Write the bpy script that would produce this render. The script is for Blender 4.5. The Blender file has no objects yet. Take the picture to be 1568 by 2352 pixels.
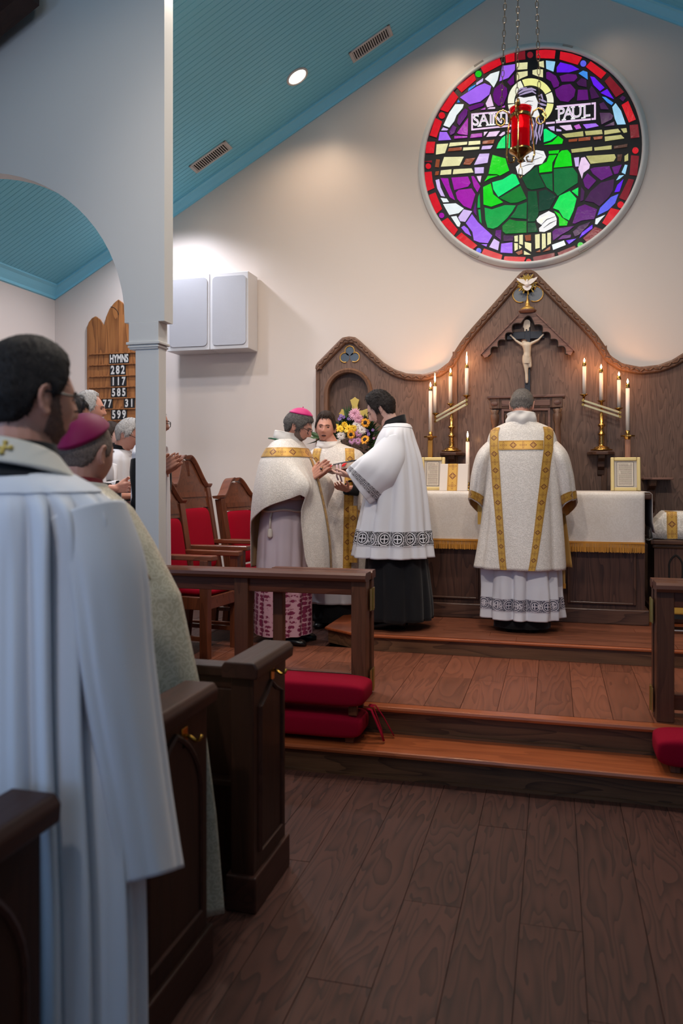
import bpy, bmesh, math, random
from math import pi, sin, cos, tan, sqrt, exp, floor, atan2, radians as R
from mathutils import Vector as V, Matrix, Quaternion, noise
from mathutils.geometry import tessellate_polygon
random.seed(7)
sc = bpy.context.scene
col = sc.collection

# ------------------------------------------------------------------ camera, world, lights, exposure
F, VH, HC, TH = 1829.0, 1100.0, 1.5, R(14.94)      # focal length in px, horizon row, eye height, yaw to the left
cd = bpy.data.cameras.new('camera'); cam = bpy.data.objects.new('camera', cd); col.objects.link(cam)
cam.location = (0, 0, HC); cam.rotation_euler = (pi/2, 0, TH)
cd.sensor_fit = 'VERTICAL'; cd.sensor_height = 36; cd.lens = F/2352*36; cd.shift_y = -(1176-VH)/2352
cd.clip_start = 0.05; cd.dof.use_dof = True; cd.dof.focus_distance = 5.9; cd.dof.aperture_fstop = 2.6
sc.camera = cam
sc.view_settings.view_transform = 'Standard'; sc.view_settings.look = 'None'
sc.view_settings.exposure = -0.08; sc.view_settings.gamma = 1; sc.view_settings.use_curve_mapping = False
sc.cycles.use_denoising = True
sc.cycles.use_adaptive_sampling = True; sc.cycles.adaptive_threshold = 0.025
sc.cycles.max_bounces = 5; sc.cycles.diffuse_bounces = 4; sc.cycles.glossy_bounces = 3; sc.cycles.transmission_bounces = 6
sc.cycles.sample_clamp_indirect = 4.0; sc.cycles.caustics_reflective = False; sc.cycles.caustics_refractive = False
wd = bpy.data.worlds.new('world'); sc.world = wd; wd.use_nodes = True
bg = wd.node_tree.nodes['Background']; bg.inputs[0].default_value = (0.42, 0.52, 0.68, 1); bg.inputs[1].default_value = 1.3
def light(name, kind, loc, energy, color, rot=(0, 0, 0), size=0.1, spot=None, blend=0.5, size_y=None):
    ld = bpy.data.lights.new(name, kind); o = bpy.data.objects.new(name, ld); col.objects.link(o)
    o.location = loc; o.rotation_euler = rot; ld.energy = energy; ld.color = color
    if kind == 'AREA':
        ld.size = size
        if size_y: ld.shape = 'RECTANGLE'; ld.size_y = size_y
    else: ld.shadow_soft_size = size
    if spot: ld.spot_size = spot; ld.spot_blend = blend
    return o
WARM, NEUT, COLD = (1.0, 0.74, 0.52), (1.0, 0.88, 0.76), (0.86, 0.88, 1.0)
AX, ZP, PT = -0.21, 6.12, 0.55                      # church axis, ridge height, roof pitch
def ceil_z(x): return ZP - PT*abs(x-AX)
# recessed downlights by the altar wall, more added further forward for general light (visible cans are built further down)
LAMPS = [(-2.18, 6.66, 42, WARM), (-3.60, 6.66, 145, COLD), (-0.95, 6.66, 38, WARM), (0.53, 6.66, 8, WARM), (1.76, 6.66, 12, WARM),
         (-3.5, 5.30, 105, COLD), (-2.1, 5.15, 130, NEUT), (-0.9, 5.0, 200, NEUT), (0.6, 5.0, 110, NEUT), (1.9, 5.15, 40, WARM),
         (-1.9, 3.1, 45, NEUT), (0.3, 3.2, 26, NEUT)]
for i, (x, y, e, c) in enumerate(LAMPS):
    light('downlight_and_fill', 'SPOT', (x, y, ceil_z(x)-0.06), e, c, (0, 0, 0), 0.07, R(140), 0.8)
# daylight: the aisle window on the left, the west window behind the camera; blue and warm fills are added
light('aisle_window_light', 'AREA', (-4.9, -0.6, 2.3), 40, (0.34, 0.58, 1.0), (0, R(-90), 0), 1.6, size_y=1.8)
light('low_blue_fill', 'AREA', (-1.5, -3.95, 1.3), 28, (0.22, 0.48, 1.0), (R(90), 0, 0), 1.7, size_y=2.2)  # area light added low behind the camera to tint the nearest robe blue
po = light('west_window_portal', 'AREA', (-0.2, -3.98, 3.3), 1, (1, 1, 1), (R(90), 0, 0), 4.4, size_y=2.4); po.data.cycles.is_portal = True
light('nave_warm_fill', 'POINT', (-0.2, 1.4, 4.7), 26, (1.0, 0.86, 0.72), size=0.25)  # unseen warm point added to brighten the upper altar wall and arch wall
def aim(a, b): return (V(b)-V(a)).to_track_quat('-Z', 'Y').to_euler()
for a, b, e in (((-1.0, 1.0, 4.9), (-1.3, 6.2, 1.2), 240), ((0.5, 1.0, 4.9), (0.1, 6.5, 1.2), 240), ((-1.6, 0.4, 4.6), (-3.0, 5.0, 2.0), 60)):   # unseen spots added over the nave to brighten vestments, column and steps
    light('sanctuary_fill', 'SPOT', a, e, (1.0, 0.87, 0.76), aim(a, b), 0.12, R(58), 0.9)
a = (-0.9, -0.5, 4.4); light('shoulder_fill', 'SPOT', a, 150, (1.0, 0.95, 0.92), aim(a, (-1.3, 1.7, 1.5)), 0.1, R(28), 0.9)  # unseen spot added to brighten the nearest priest's shoulders
light('nave_warm_fill', 'POINT', (-0.2, -1.6, 4.7), 14, (1.0, 0.86, 0.72), size=0.25)  # second added warm point, behind the camera

# ------------------------------------------------------------------ helpers
def ray(u, v):
    a, b = (u-784)/F, (VH-v)/F
    return V((a*cos(TH)-sin(TH), a*sin(TH)+cos(TH), b))
def at(u, v, Y):                                    # point of the plane y = Y seen at that pixel of the photograph
    d = ray(u, v); k = Y/d.y; return V((d.x*k, Y, HC+d.z*k))
def on_z(u, v, Z):                                  # point of the level z = Z
    d = ray(u, v); k = (Z-HC)/d.z; return V((d.x*k, d.y*k, Z))
def on_x(u, v, X):
    d = ray(u, v); k = X/d.x; return V((X, d.y*k, HC+d.z*k))
def on_roof(u, v):                                  # point of the left roof slope
    d = ray(u, v); k = (ZP+PT*(-AX)-HC)/(d.z-PT*d.x); return V((d.x*k, d.y*k, HC+d.z*k))

def lin(c): return c/12.92 if c <= 0.04045 else ((c+0.055)/1.055)**2.4
def rgb(r, g, b): return (lin(r/255), lin(g/255), lin(b/255), 1)
class NT:
    def __init__(s, name):
        s.m = bpy.data.materials.new(name); s.m.use_nodes = True; s.t = s.m.node_tree; s.n = s.t.nodes
        s.b = s.n['Principled BSDF']; s.out = s.n['Material Output']
    def add(s, typ, **kw):
        n = s.n.new(typ)
        for k, v in kw.items():
            if k.startswith('i_'): n.inputs[k[2:].replace('_', ' ')].default_value = v
            else: setattr(n, k, v)
        return n
    def link(s, a, b): s.t.links.new(a, b)
    def math(s, op, a, b=None, c=None):
        n = s.n.new('ShaderNodeMath'); n.operation = op
        for i, x in enumerate((a, b, c)):
            if x is None: continue
            if isinstance(x, (int, float)): n.inputs[i].default_value = x
            else: s.link(x, n.inputs[i])
        return n.outputs[0]
    def mix(s, fac, a, b):
        n = s.n.new('ShaderNodeMix'); n.data_type = 'RGBA'
        for i, x in ((0, fac), (6, a), (7, b)):
            if isinstance(x, (int, float, tuple)): n.inputs[i].default_value = x
            else: s.link(x, n.inputs[i])
        return n.outputs[2]
    def ramp(s, fac, stops):
        n = s.n.new('ShaderNodeValToRGB'); e = n.color_ramp.elements
        while len(e) < len(stops): e.new(0.5)
        for k, (p, c) in enumerate(stops): e[k].position = p; e[k].color = c if len(c) == 4 else (*c, 1)
        s.link(fac, n.inputs[0]); return n.outputs[0]
    def coords(s, kind='Object', scale=(1, 1, 1), rnd=True):
        tc = s.n.new('ShaderNodeTexCoord'); mp = s.n.new('ShaderNodeMapping'); mp.inputs['Scale'].default_value = scale
        s.link(tc.outputs[kind], mp.inputs['Vector'])
        if rnd:
            oi = s.n.new('ShaderNodeObjectInfo'); vm = s.n.new('ShaderNodeVectorMath'); vm.operation = 'SCALE'
            cx = s.n.new('ShaderNodeCombineXYZ')
            for k in range(3): s.link(oi.outputs['Random'], cx.inputs[k])
            s.link(cx.outputs[0], vm.inputs[0]); vm.inputs['Scale'].default_value = 37.0
            s.link(vm.outputs[0], mp.inputs['Location'])
        return mp.outputs[0]
    def noise(s, vec, scale, detail=3, rough=0.5, dist=0):
        n = s.add('ShaderNodeTexNoise'); s.link(vec, n.inputs['Vector'])
        n.inputs['Scale'].default_value = scale; n.inputs['Detail'].default_value = detail; n.inputs['Roughness'].default_value = rough; n.inputs['Distortion'].default_value = dist
        return n.outputs['Fac']
    def bump(s, h, strength=0.3, dist=0.01):
        n = s.add('ShaderNodeBump'); n.inputs['Strength'].default_value = strength; n.inputs['Distance'].default_value = dist
        s.link(h, n.inputs['Height']); s.link(n.outputs[0], s.b.inputs['Normal'])
    def base(s, x):
        if isinstance(x, tuple): s.b.inputs['Base Color'].default_value = x
        else: s.link(x, s.b.inputs['Base Color'])
    def rough(s, x):
        if isinstance(x, (int, float)): s.b.inputs['Roughness'].default_value = x
        else: s.link(x, s.b.inputs['Roughness'])
def plain(name, c, rough=0.5, metal=0, spec=0.5, bump=0, bscale=60, sheen=0, var=0):
    t = NT(name); t.base(c); t.rough(rough); t.b.inputs['Metallic'].default_value = metal; t.b.inputs['Specular IOR Level'].default_value = spec
    if sheen: t.b.inputs['Sheen Weight'].default_value = sheen
    if bump or var:
        co = t.coords(); n = t.noise(co, bscale, 4)
        if bump: t.bump(n, bump, 0.005)
        if var: t.base(t.mix(t.noise(co, bscale*0.2, 3), tuple(x*(1-var) for x in c[:3])+(1,), tuple(min(1, x*(1+var)) for x in c[:3])+(1,)))
    return t.m
def wood(name, dark, light_, axis='Z', rough=0.4, scale=1.0, rings=9, contrast=1.0, coat=0.0, cross=10):
    """oak-like: contour rings of a stretched noise give cathedral grain, fine streaks on top"""
    t = NT(name); st = {'X': (0.13, 1, 1), 'Y': (1, 0.13, 1), 'Z': (1, 1, 0.13)}[axis]
    co = t.coords('Object', tuple(x*scale for x in st))
    n = t.noise(co, 5.5, 2, 0.5, 0.35)
    w = t.math('POWER', t.math('FRACT', t.math('MULTIPLY', n, rings*1.5)), 2.2); w = t.math('SUBTRACT', 1.0, t.math('MULTIPLY', w, contrast))
    st2 = {'X': (0.03, 1, 1), 'Y': (1, 0.03, 1), 'Z': (1, 1, 0.03)}[axis]
    co2 = t.coords('Object', tuple(x*scale for x in st2)); f = t.noise(co2, 160, 3, 0.7)
    big = t.noise(co, cross*0.12, 2)
    fac = t.math('ADD', t.math('MULTIPLY', w, 0.42), t.math('MULTIPLY', f, 0.55)); fac = t.math('MULTIPLY_ADD', big, 0.3, t.math('SUBTRACT', fac, 0.16))
    c = t.ramp(fac, [(0.18, dark), (0.8, light_)])
    oi = t.add('ShaderNodeObjectInfo'); hv = t.add('ShaderNodeHueSaturation'); t.link(c, hv.inputs['Color'])
    t.link(t.math('MULTIPLY_ADD', oi.outputs['Random'], 0.3, 0.85), hv.inputs['Value']); t.base(hv.outputs[0])
    t.rough(t.math('MULTIPLY_ADD', f, 0.25, rough-0.05)); t.bump(fac, 0.12, 0.002); t.b.inputs['Specular IOR Level'].default_value = 0.3
    if coat: t.b.inputs['Coat Weight'].default_value = coat; t.b.inputs['Coat Roughness'].default_value = 0.15
    return t.m

class MB:
    """collects shapes into one mesh"""
    def __init__(s): s.v = []; s.f = []; s.uv = {}; s.mi = {}; s.cur = 0; s.M = None
    def addv(s, p):
        s.v.append(tuple(s.M @ V(p)) if s.M else tuple(p)); return len(s.v)-1
    def face(s, ids, uv=None):
        if uv: s.uv[len(s.f)] = uv
        if s.cur: s.mi[len(s.f)] = s.cur
        s.f.append(tuple(ids))
    def box(s, x0, x1, y0, y1, z0, z1):
        i = [s.addv(p) for p in ((x0,y0,z0),(x1,y0,z0),(x1,y1,z0),(x0,y1,z0),(x0,y0,z1),(x1,y0,z1),(x1,y1,z1),(x0,y1,z1))]
        for q in ((0,3,2,1),(4,5,6,7),(0,1,5,4),(1,2,6,5),(2,3,7,6),(3,0,4,7)): s.face([i[k] for k in q])
        return s
    def bar(s, a, b, w, h=None, up=(0, 0, 1)):      # a rectangular bar from a to b
        a, b = V(a), V(b); h = h or w; d = (b-a).normalized(); up = V(up)
        if abs(d.dot(up)) > 0.98: up = V((0, 1, 0))
        x = d.cross(up).normalized(); y = x.cross(d).normalized(); i = []
        for p in (a, b):
            for sx, sy in ((-1,-1),(1,-1),(1,1),(-1,1)): i.append(s.addv(p+x*(sx*w/2)+y*(sy*h/2)))
        for q in ((0,1,2,3),(7,6,5,4),(0,4,5,1),(1,5,6,2),(2,6,7,3),(3,7,4,0)): s.face([i[k] for k in q])
        return s
    def loop_loft(s, loops, cap=True, closed=True):
        ids = [[s.addv(p) for p in l] for l in loops]; n = len(loops[0])
        for a, b in zip(ids, ids[1:]):
            for k in range(n if closed else n-1): s.face((a[k], a[(k+1) % n], b[(k+1) % n], b[k]))
        if cap: s.face(ids[0][::-1]); s.face(ids[-1])
        return s
    def lathe(s, prof, c=(0, 0, 0), seg=20, cap=True):
        c = V(c); return s.loop_loft([[c+V((r*cos(2*pi*k/seg), r*sin(2*pi*k/seg), z)) for k in range(seg)] for r, z in prof], cap)
    def cyl(s, a, b, r0, r1=None, seg=12):
        a, b = V(a), V(b); r1 = r0 if r1 is None else r1; d = (b-a).normalized(); q = d.to_track_quat('Z', 'Y')
        return s.loop_loft([[p+q @ V((r*cos(2*pi*k/seg), r*sin(2*pi*k/seg), 0)) for k in range(seg)] for p, r in ((a, r0), (b, r1))])
    def tube(s, pts, r, seg=8, closed=False, flat=1.0):
        pts = [V(p) for p in pts]; n = len(pts); loops = []; prev = None
        for i, p in enumerate(pts):
            if closed: d = pts[(i+1) % n]-pts[i-1]
            else: d = pts[min(i+1, n-1)]-pts[max(i-1, 0)]
            d.normalize()
            if prev is None:
                u = d.cross(V((0, 0, 1)) if abs(d.z) < 0.9 else V((0, 1, 0))).normalized()
            else: u = (prev-d*prev.dot(d)).normalized()
            prev = u; w = d.cross(u); rr = r[i] if isinstance(r, (list, tuple)) else r
            loops.append([p+u*(rr*cos(2*pi*k/seg))+w*(rr*flat*sin(2*pi*k/seg)) for k in range(seg)])
        if closed: loops.append(loops[0]); return s.loop_loft(loops, False)
        return s.loop_loft(loops)
    def capsule(s, a, ra, b, rb, seg=12, rings=4):
        a, b = V(a), V(b); d = b-a
        if d.length < 1e-6: d = V((0, 0, 1e-4)); b = a+d
        q = d.normalized().to_track_quat('Z', 'Y'); L = d.length; loops = []
        for k in range(1, rings+1):
            t = -pi/2+pi/2*k/rings; loops.append((ra*cos(t), ra*sin(t)))
        for k in range(0, rings):
            t = pi/2*k/rings; loops.append((rb*cos(t), L+rb*sin(t)))
        return s.loop_loft([[a+q @ V((r*cos(2*pi*k/seg), r*sin(2*pi*k/seg), z)) for k in range(seg)] for r, z in loops])
    def ball(s, c, r, seg=14, rings=9, rot=None):
        c = V(c); r = (r, r, r) if isinstance(r, (int, float)) else r; loops = []
        for i in range(1, rings):
            t = -pi/2+pi*i/rings
            l = [V((r[0]*cos(t)*cos(2*pi*k/seg), r[1]*cos(t)*sin(2*pi*k/seg), r[2]*sin(t))) for k in range(seg)]
            loops.append([c+(rot @ p if rot else p) for p in l])
        return s.loop_loft(loops)
    def prism(s, poly, f0, f1):                     # polygon (list of 2D points) between two mapping functions 2D -> 3D
        n = len(poly); a = [s.addv(f0(*p)) for p in poly]; b = [s.addv(f1(*p)) for p in poly]
        for t in tessellate_polygon([[V((p[0], p[1], 0)) for p in poly]]):
            s.face((a[t[0]], a[t[1]], a[t[2]])); s.face((b[t[2]], b[t[1]], b[t[0]]))
        for k in range(n): s.face((a[k], a[(k+1) % n], b[(k+1) % n], b[k]))
        return s
    def xz_hole(s, poly, hole, y0, y1):             # plate with one opening
        allp = list(poly)+list(hole); a = [s.addv((x, y0, z)) for x, z in allp]; b = [s.addv((x, y1, z)) for x, z in allp]
        for t in tessellate_polygon([[V((p[0], p[1], 0)) for p in poly], [V((p[0], p[1], 0)) for p in hole]]):
            s.face((a[t[0]], a[t[1]], a[t[2]])); s.face((b[t[2]], b[t[1]], b[t[0]]))
        n, m = len(poly), len(hole)
        for o, c in ((0, n), (n, m)):
            for k in range(c): s.face((a[o+k], a[o+(k+1) % c], b[o+(k+1) % c], b[o+k]))
        return s
    def xz(s, poly, y0, y1): return s.prism(poly, lambda x, z: (x, y0, z), lambda x, z: (x, y1, z))
    def yz(s, poly, x0, x1): return s.prism(poly, lambda y, z: (x0, y, z), lambda y, z: (x1, y, z))
    def xy(s, poly, z0, z1): return s.prism(poly, lambda x, y: (x, y, z0), lambda x, y: (x, y, z1))
    def grid(s, fn, nu, nv, wrap=False, uvf=None):
        ids = [[s.addv(fn(i/nu, j/nv)) for i in range(nu if wrap else nu+1)] for j in range(nv+1)]
        for j in range(nv):
            for i in range(nu):
                k = (i+1) % nu if wrap else i+1
                s.face((ids[j][i], ids[j][k], ids[j+1][k], ids[j+1][i]), [(i/nu, j/nv), ((i+1)/nu, j/nv), ((i+1)/nu, (j+1)/nv), (i/nu, (j+1)/nv)])
        return s
    def mesh(s, name):
        me = bpy.data.meshes.new(name); me.from_pydata(s.v, [], s.f)
        if s.uv:
            ul = me.uv_layers.new(name='UVMap').data
            for p in me.polygons:
                u = s.uv.get(p.index)
                if u:
                    for k, li in enumerate(p.loop_indices): ul[li].uv = u[k]
        for i, m in s.mi.items(): me.polygons[i].material_index = m
        bm = bmesh.new(); bm.from_mesh(me); bmesh.ops.recalc_face_normals(bm, faces=bm.faces); bm.to_mesh(me); bm.free()
        me.update(); return me
    def build(s, name, mat, parent=None, smooth=False, bevel=0, seg=2, solid=0, sub=0, label=None):
        o = bpy.data.objects.new(name, s.mesh(name)); col.objects.link(o)
        for m in (mat if isinstance(mat, (list, tuple)) else [mat]): o.data.materials.append(m)
        if smooth: o.data.polygons.foreach_set('use_smooth', [True]*len(o.data.polygons))
        if parent: o.parent = parent; o.matrix_parent_inverse = mat_of(parent).inverted()
        if solid:
            md = o.modifiers.new('solid', 'SOLIDIFY'); md.thickness = solid; md.offset = 0
        if sub:
            md = o.modifiers.new('sub', 'SUBSURF'); md.levels = sub; md.render_levels = sub
        if bevel:
            md = o.modifiers.new('bevel', 'BEVEL'); md.width = bevel; md.segments = seg; md.limit_method = 'ANGLE'; md.angle_limit = R(40)
        if label: o['label'] = label
        return o
def mat_of(o):
    m = Matrix.LocRotScale(o.location, o.rotation_euler.to_quaternion(), o.scale)
    return mat_of(o.parent) @ o.matrix_parent_inverse @ m if o.parent else m
def tag(o, label=None, cat=None, group=None, kind=None):
    for k, v in (('label', label), ('category', cat), ('group', group), ('kind', kind)):
        if v: o[k] = v
    return o
def thing(name, label, cat, loc=(0, 0, 0), rz=0, group=None, kind=None):
    o = bpy.data.objects.new(name, None); col.objects.link(o); o.empty_display_size = 0.1
    o.location = loc; o.rotation_euler = (0, 0, rz); return tag(o, label, cat, group, kind)
def struct(name, loc=(0, 0, 0)): return thing(name, None, None, loc, kind='structure')
def copy_tree(o, parent=None):
    c = o.copy(); col.objects.link(c)
    if parent: c.parent = parent
    for ch in list(o.children): copy_tree(ch, c)
    return c
def local(root): return mat_of(root)
def text_mesh(txt, size, name='text', bold=0, extrude=0.001, squeeze=1.0):
    cu = bpy.data.curves.new(name, 'FONT'); cu.body = txt; cu.size = size; cu.align_x = 'CENTER'; cu.align_y = 'CENTER'; cu.extrude = extrude; cu.offset = bold; cu.resolution_u = 3
    o = bpy.data.objects.new(name, cu); col.objects.link(o); dg = bpy.context.evaluated_depsgraph_get(); dg.update()
    me = bpy.data.meshes.new_from_object(o.evaluated_get(dg)); col.objects.unlink(o); bpy.data.objects.remove(o); bpy.data.curves.remove(cu)
    for v in me.vertices: v.co.x *= squeeze
    return me
def text_obj(txt, size, mat, parent, M, name='lettering', bold=0, extrude=0.001, squeeze=1.0):
    me = text_mesh(txt, size, name, bold, extrude, squeeze); me.transform(M); me.materials.clear(); me.materials.append(mat)
    o = bpy.data.objects.new(name, me); col.objects.link(o)
    if parent: o.parent = parent; o.matrix_parent_inverse = mat_of(parent).inverted()
    return o
UPRIGHT = Matrix.Rotation(pi/2, 4, 'X')             # text plane turned to face -Y
# ------------------------------------------------------------------ materials of the room
M = {}
def wallpaint(name, c, rough=0.38):
    t = NT(name); co = t.coords(rnd=False); t.base(c); t.rough(rough); t.bump(t.noise(co, 220, 3), 0.04, 0.002); return t.m
M['wall'] = wallpaint('cream_wall_paint', rgb(218, 206, 198))
M['white'] = wallpaint('white_trim_paint', rgb(218, 218, 216), 0.45)
M['ceil'] = plain('teal_ceiling_paint', rgb(120, 202, 226), 0.5)
M['crown'] = plain('sky_blue_trim_paint', rgb(136, 212, 236), 0.42)
M['reredos'] = wood('dark_oak_panel', rgb(52, 38, 32), rgb(124, 97, 84), 'Z', 0.42, 1.9, 8, 0.6, 0.1)
M['reredos_light'] = wood('brown_oak_edge', rgb(66, 44, 33), rgb(120, 86, 66), 'Z', 0.42, 1.6, 6, 0.6, 0.1)
M['altar'] = wood('dark_oak_altar', rgb(38, 24, 20), rgb(92, 62, 50), 'Z', 0.4, 1.0, 8, 0.8, 0.2)
M['altar_x'] = wood('dark_oak_altar_rail', rgb(40, 25, 20), rgb(96, 66, 52), 'X', 0.4, 1.0, 6, 0.8, 0.2)
M['rail_x'] = wood('brown_oak_rail', rgb(56, 28, 18), rgb(108, 60, 40), 'X', 0.34, 1.0, 5, 0.5, 0.15)
M['rail_z'] = wood('brown_oak_post', rgb(56, 31, 21), rgb(106, 66, 46), 'Z', 0.37, 1.0, 5, 0.5, 0.1)
M['pew_z'] = wood('walnut_pew', rgb(26, 13, 9), rgb(60, 33, 22), 'Z', 0.4, 1.0, 5, 0.5, 0.08)
M['pew_y'] = wood('walnut_pew_cap', rgb(34, 18, 14), rgb(72, 42, 33), 'Y', 0.42, 1.0, 5, 0.5, 0.05)
M['pew_x'] = wood('walnut_pew_back', rgb(26, 14, 10), rgb(60, 34, 24), 'X', 0.4, 1.0, 5, 0.5, 0.08)
M['tread'] = wood('varnished_oak_tread', rgb(116, 52, 26), rgb(186, 98, 54), 'X', 0.3, 1.0, 5, 0.5, 0.5)
M['riser'] = wood('brown_oak_riser', rgb(46, 28, 20), rgb(112, 78, 54), 'X', 0.45, 1.0, 8, 0.8, 0.1)
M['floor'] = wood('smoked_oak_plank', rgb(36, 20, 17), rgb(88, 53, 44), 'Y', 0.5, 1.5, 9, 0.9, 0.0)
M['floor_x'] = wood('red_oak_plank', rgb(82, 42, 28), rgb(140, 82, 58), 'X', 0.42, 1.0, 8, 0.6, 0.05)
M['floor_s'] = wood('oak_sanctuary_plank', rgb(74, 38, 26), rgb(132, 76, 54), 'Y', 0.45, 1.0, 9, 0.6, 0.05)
M['chair'] = wood('mahogany_chair', rgb(62, 30, 18), rgb(120, 66, 42), 'Z', 0.33, 1.0, 5, 0.6, 0.35)
M['gap'] = plain('dark_joint', rgb(22, 14, 12), 0.8)
M['black'] = plain('black_matt', rgb(14, 14, 18), 0.6)

# ------------------------------------------------------------------ floors, steps
S1, S2, PRED = 0.142, 0.288, 0.407                  # heights of the first step, the sanctuary floor and the altar step
Y1, Y2, YP = 3.90, 4.17, 5.48
def planks(root, x0, x1, y0, y1, z, w, mat, axis, lens, name='plank', seed=1, clip=None):
    rnd = random.Random(seed); cache = {}; q = x0 if axis == 'Y' else y0; end = x1 if axis == 'Y' else y1
    while q < end-0.02:
        ww = min(w, end-q); a0 = y0 if axis == 'Y' else x0; a1 = y1 if axis == 'Y' else x1; p = a0-rnd.random()*lens*0.8
        while p < a1-0.01:
            L = lens*rnd.uniform(0.75, 1.25); b0, b1 = max(p, a0), min(p+L, a1); p += L
            if b1-b0 < 0.06:
                if b1 >= a1-0.01: break
                continue
            l2, w2 = (b1-b0)/2-0.0012, ww/2-0.0012
            g = MB(); g.box(-w2, w2, -l2, l2, -0.02, 0) if axis == 'Y' else g.box(-l2, l2, -w2, w2, -0.02, 0)
            o = g.build(name, mat, None); o.parent = root
            c = ((q+ww/2), (b0+b1)/2) if axis == 'Y' else ((b0+b1)/2, q+ww/2)
            o.location = (c[0], c[1], z+rnd.uniform(0, 0.0012)); o.rotation_euler = (rnd.uniform(-.0006, .0006), rnd.uniform(-.002, .002), 0)
        q += w
fl = struct('floor'); MB().box(-5.04, 5.0, -4, 7.27, -0.2, -0.012).build('subfloor', M['gap'], fl)
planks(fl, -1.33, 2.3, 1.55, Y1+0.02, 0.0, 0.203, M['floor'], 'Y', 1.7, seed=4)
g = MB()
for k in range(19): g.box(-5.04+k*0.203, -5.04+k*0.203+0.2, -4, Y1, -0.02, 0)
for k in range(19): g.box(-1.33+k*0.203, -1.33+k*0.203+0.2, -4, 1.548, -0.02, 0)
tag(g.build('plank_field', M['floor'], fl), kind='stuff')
def step(name, x0, x1, y0, y1, z0, z1, tread=0.3):
    st = struct(name, (0, y0, z0))
    MB().box(x0, x1, y0+0.012, y1, z0-0.02, z1-0.03).build('riser', M['riser'], st)
    prof = [(y0-0.018, z1-0.026), (y0-0.022, z1-0.014), (y0-0.018, z1-0.003), (y0-0.010, z1), (y0+tread, z1), (y0+tread, z1-0.03), (y0-0.010, z1-0.03)]
    MB().yz(prof, x0, x1).build('tread', M['tread'], st)
    MB().box(x0, x1, y0-0.002, y0+0.011, z0, z0+0.014).build('quarter_round', M['riser'], st)
    return st
step('sanctuary_step', -5.03, 4.9, Y1, Y2+0.05, 0.0, S1, 0.30)
step('sanctuary_step', -5.03, 4.9, Y2, Y2+0.3, S1, S2, 0.05)
sf = struct('floor', (0, Y2, S2)); MB().box(-5.03, 4.9, Y2+0.05, 7.26, S1, S2-0.021).build('subfloor', M['gap'], sf)
sf.location = (0, 0, 0)
planks(sf, -2.4, 1.45, Y2+0.052, YP+0.06, S2, 0.192, M['floor_s'], 'Y', 1.1, seed=9)
g = MB()
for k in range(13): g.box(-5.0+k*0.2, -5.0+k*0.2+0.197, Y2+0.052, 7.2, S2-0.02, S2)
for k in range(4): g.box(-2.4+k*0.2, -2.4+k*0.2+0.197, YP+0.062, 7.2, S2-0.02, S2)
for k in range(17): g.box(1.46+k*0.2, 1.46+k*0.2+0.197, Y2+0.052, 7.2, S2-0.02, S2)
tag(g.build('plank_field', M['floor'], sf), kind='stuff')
# altar step with chamfered corners
pw, pc = 1.42, 0.30
def pred_poly(d): return [(AX-pw-d, 7.2), (AX-pw-d, YP+0.2-d*0.4), (AX-pw+pc-d*0.4, YP-d), (AX+pw-pc+d*0.4, YP-d), (AX+pw+d, YP+0.2-d*0.4), (AX+pw+d, 7.2)]
ps = struct('altar_step', (AX, YP, S2))
MB().xy(pred_poly(-0.012), S2, PRED-0.022).build('riser', M['riser'], ps)
MB().xy(pred_poly(0.014), PRED-0.024, PRED-0.004).build('tread_border', M['tread'], ps, bevel=0.006)
ps2 = struct('altar_step_planks')
planks(ps, -1.33, 0.91, YP+0.012, 6.32, PRED, 0.132, M['floor_x'], 'X', 1.3, seed=3)
for o in list(ps.children):
    if o.name.startswith('plank'): o.matrix_parent_inverse = mat_of(ps).inverted()
bpy.data.objects.remove(ps2)

# ------------------------------------------------------------------ walls
YW = 7.27; XL = -5.04; XR = 2*AX-XL
wl = struct('wall_altar', (AX, YW, 0))
MB().xz([(XL-0.2, -0.2), (XR+0.2, -0.2), (XR+0.2, ceil_z(XR)), (AX, ZP+0.1), (XL-0.2, ceil_z(XL))], YW, YW+0.2).build('plaster', M['wall'], wl)
w2 = struct('wall_left', (XL, 0, 0)); g = MB()                       # with window openings towards the nave (behind the camera)
g.box(XL-0.2, XL, 0.6, YW, -0.2, 3.6); g.box(XL-0.2, XL, -4, -1.8, -0.2, 3.6); g.box(XL-0.2, XL, -1.8, 0.6, -0.2, 1.0); g.box(XL-0.2, XL, -1.8, 0.6, 3.2, 3.6)
g.build('plaster', M['wall'], w2)
w3 = struct('wall_right', (XR, 0, 0)); MB().box(XR, XR+0.2, -4, YW, -0.2, 3.6).build('plaster', M['wall'], w3)
w4 = struct('wall_back', (0, -4, 0)); g = MB()            # west wall behind the camera: window opening and a low opening for the added blue fill
for b in ((XL-0.2, -2.35, 0.0, 4.5), (-2.35, -0.65, 2.4, 2.1 if 0 else 2.4), (-0.65, XR+0.2, 0.0, 2.1), (2.0, XR+0.2, 2.1, 4.5), (-2.35, -0.65, 2.4, 2.41)): g.box(b[0], b[1], -4.2, -4.0, min(b[2], b[3])-0.0, max(b[2], b[3])+0.001)
g.xz([(XL-0.2, 4.5), (XR+0.2, 4.5), (XR+0.2, 4.6), (AX, ZP+0.1), (XL-0.2, 4.6)], -4.2, -4.0); g.build('plaster', M['wall'], w4)
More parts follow.
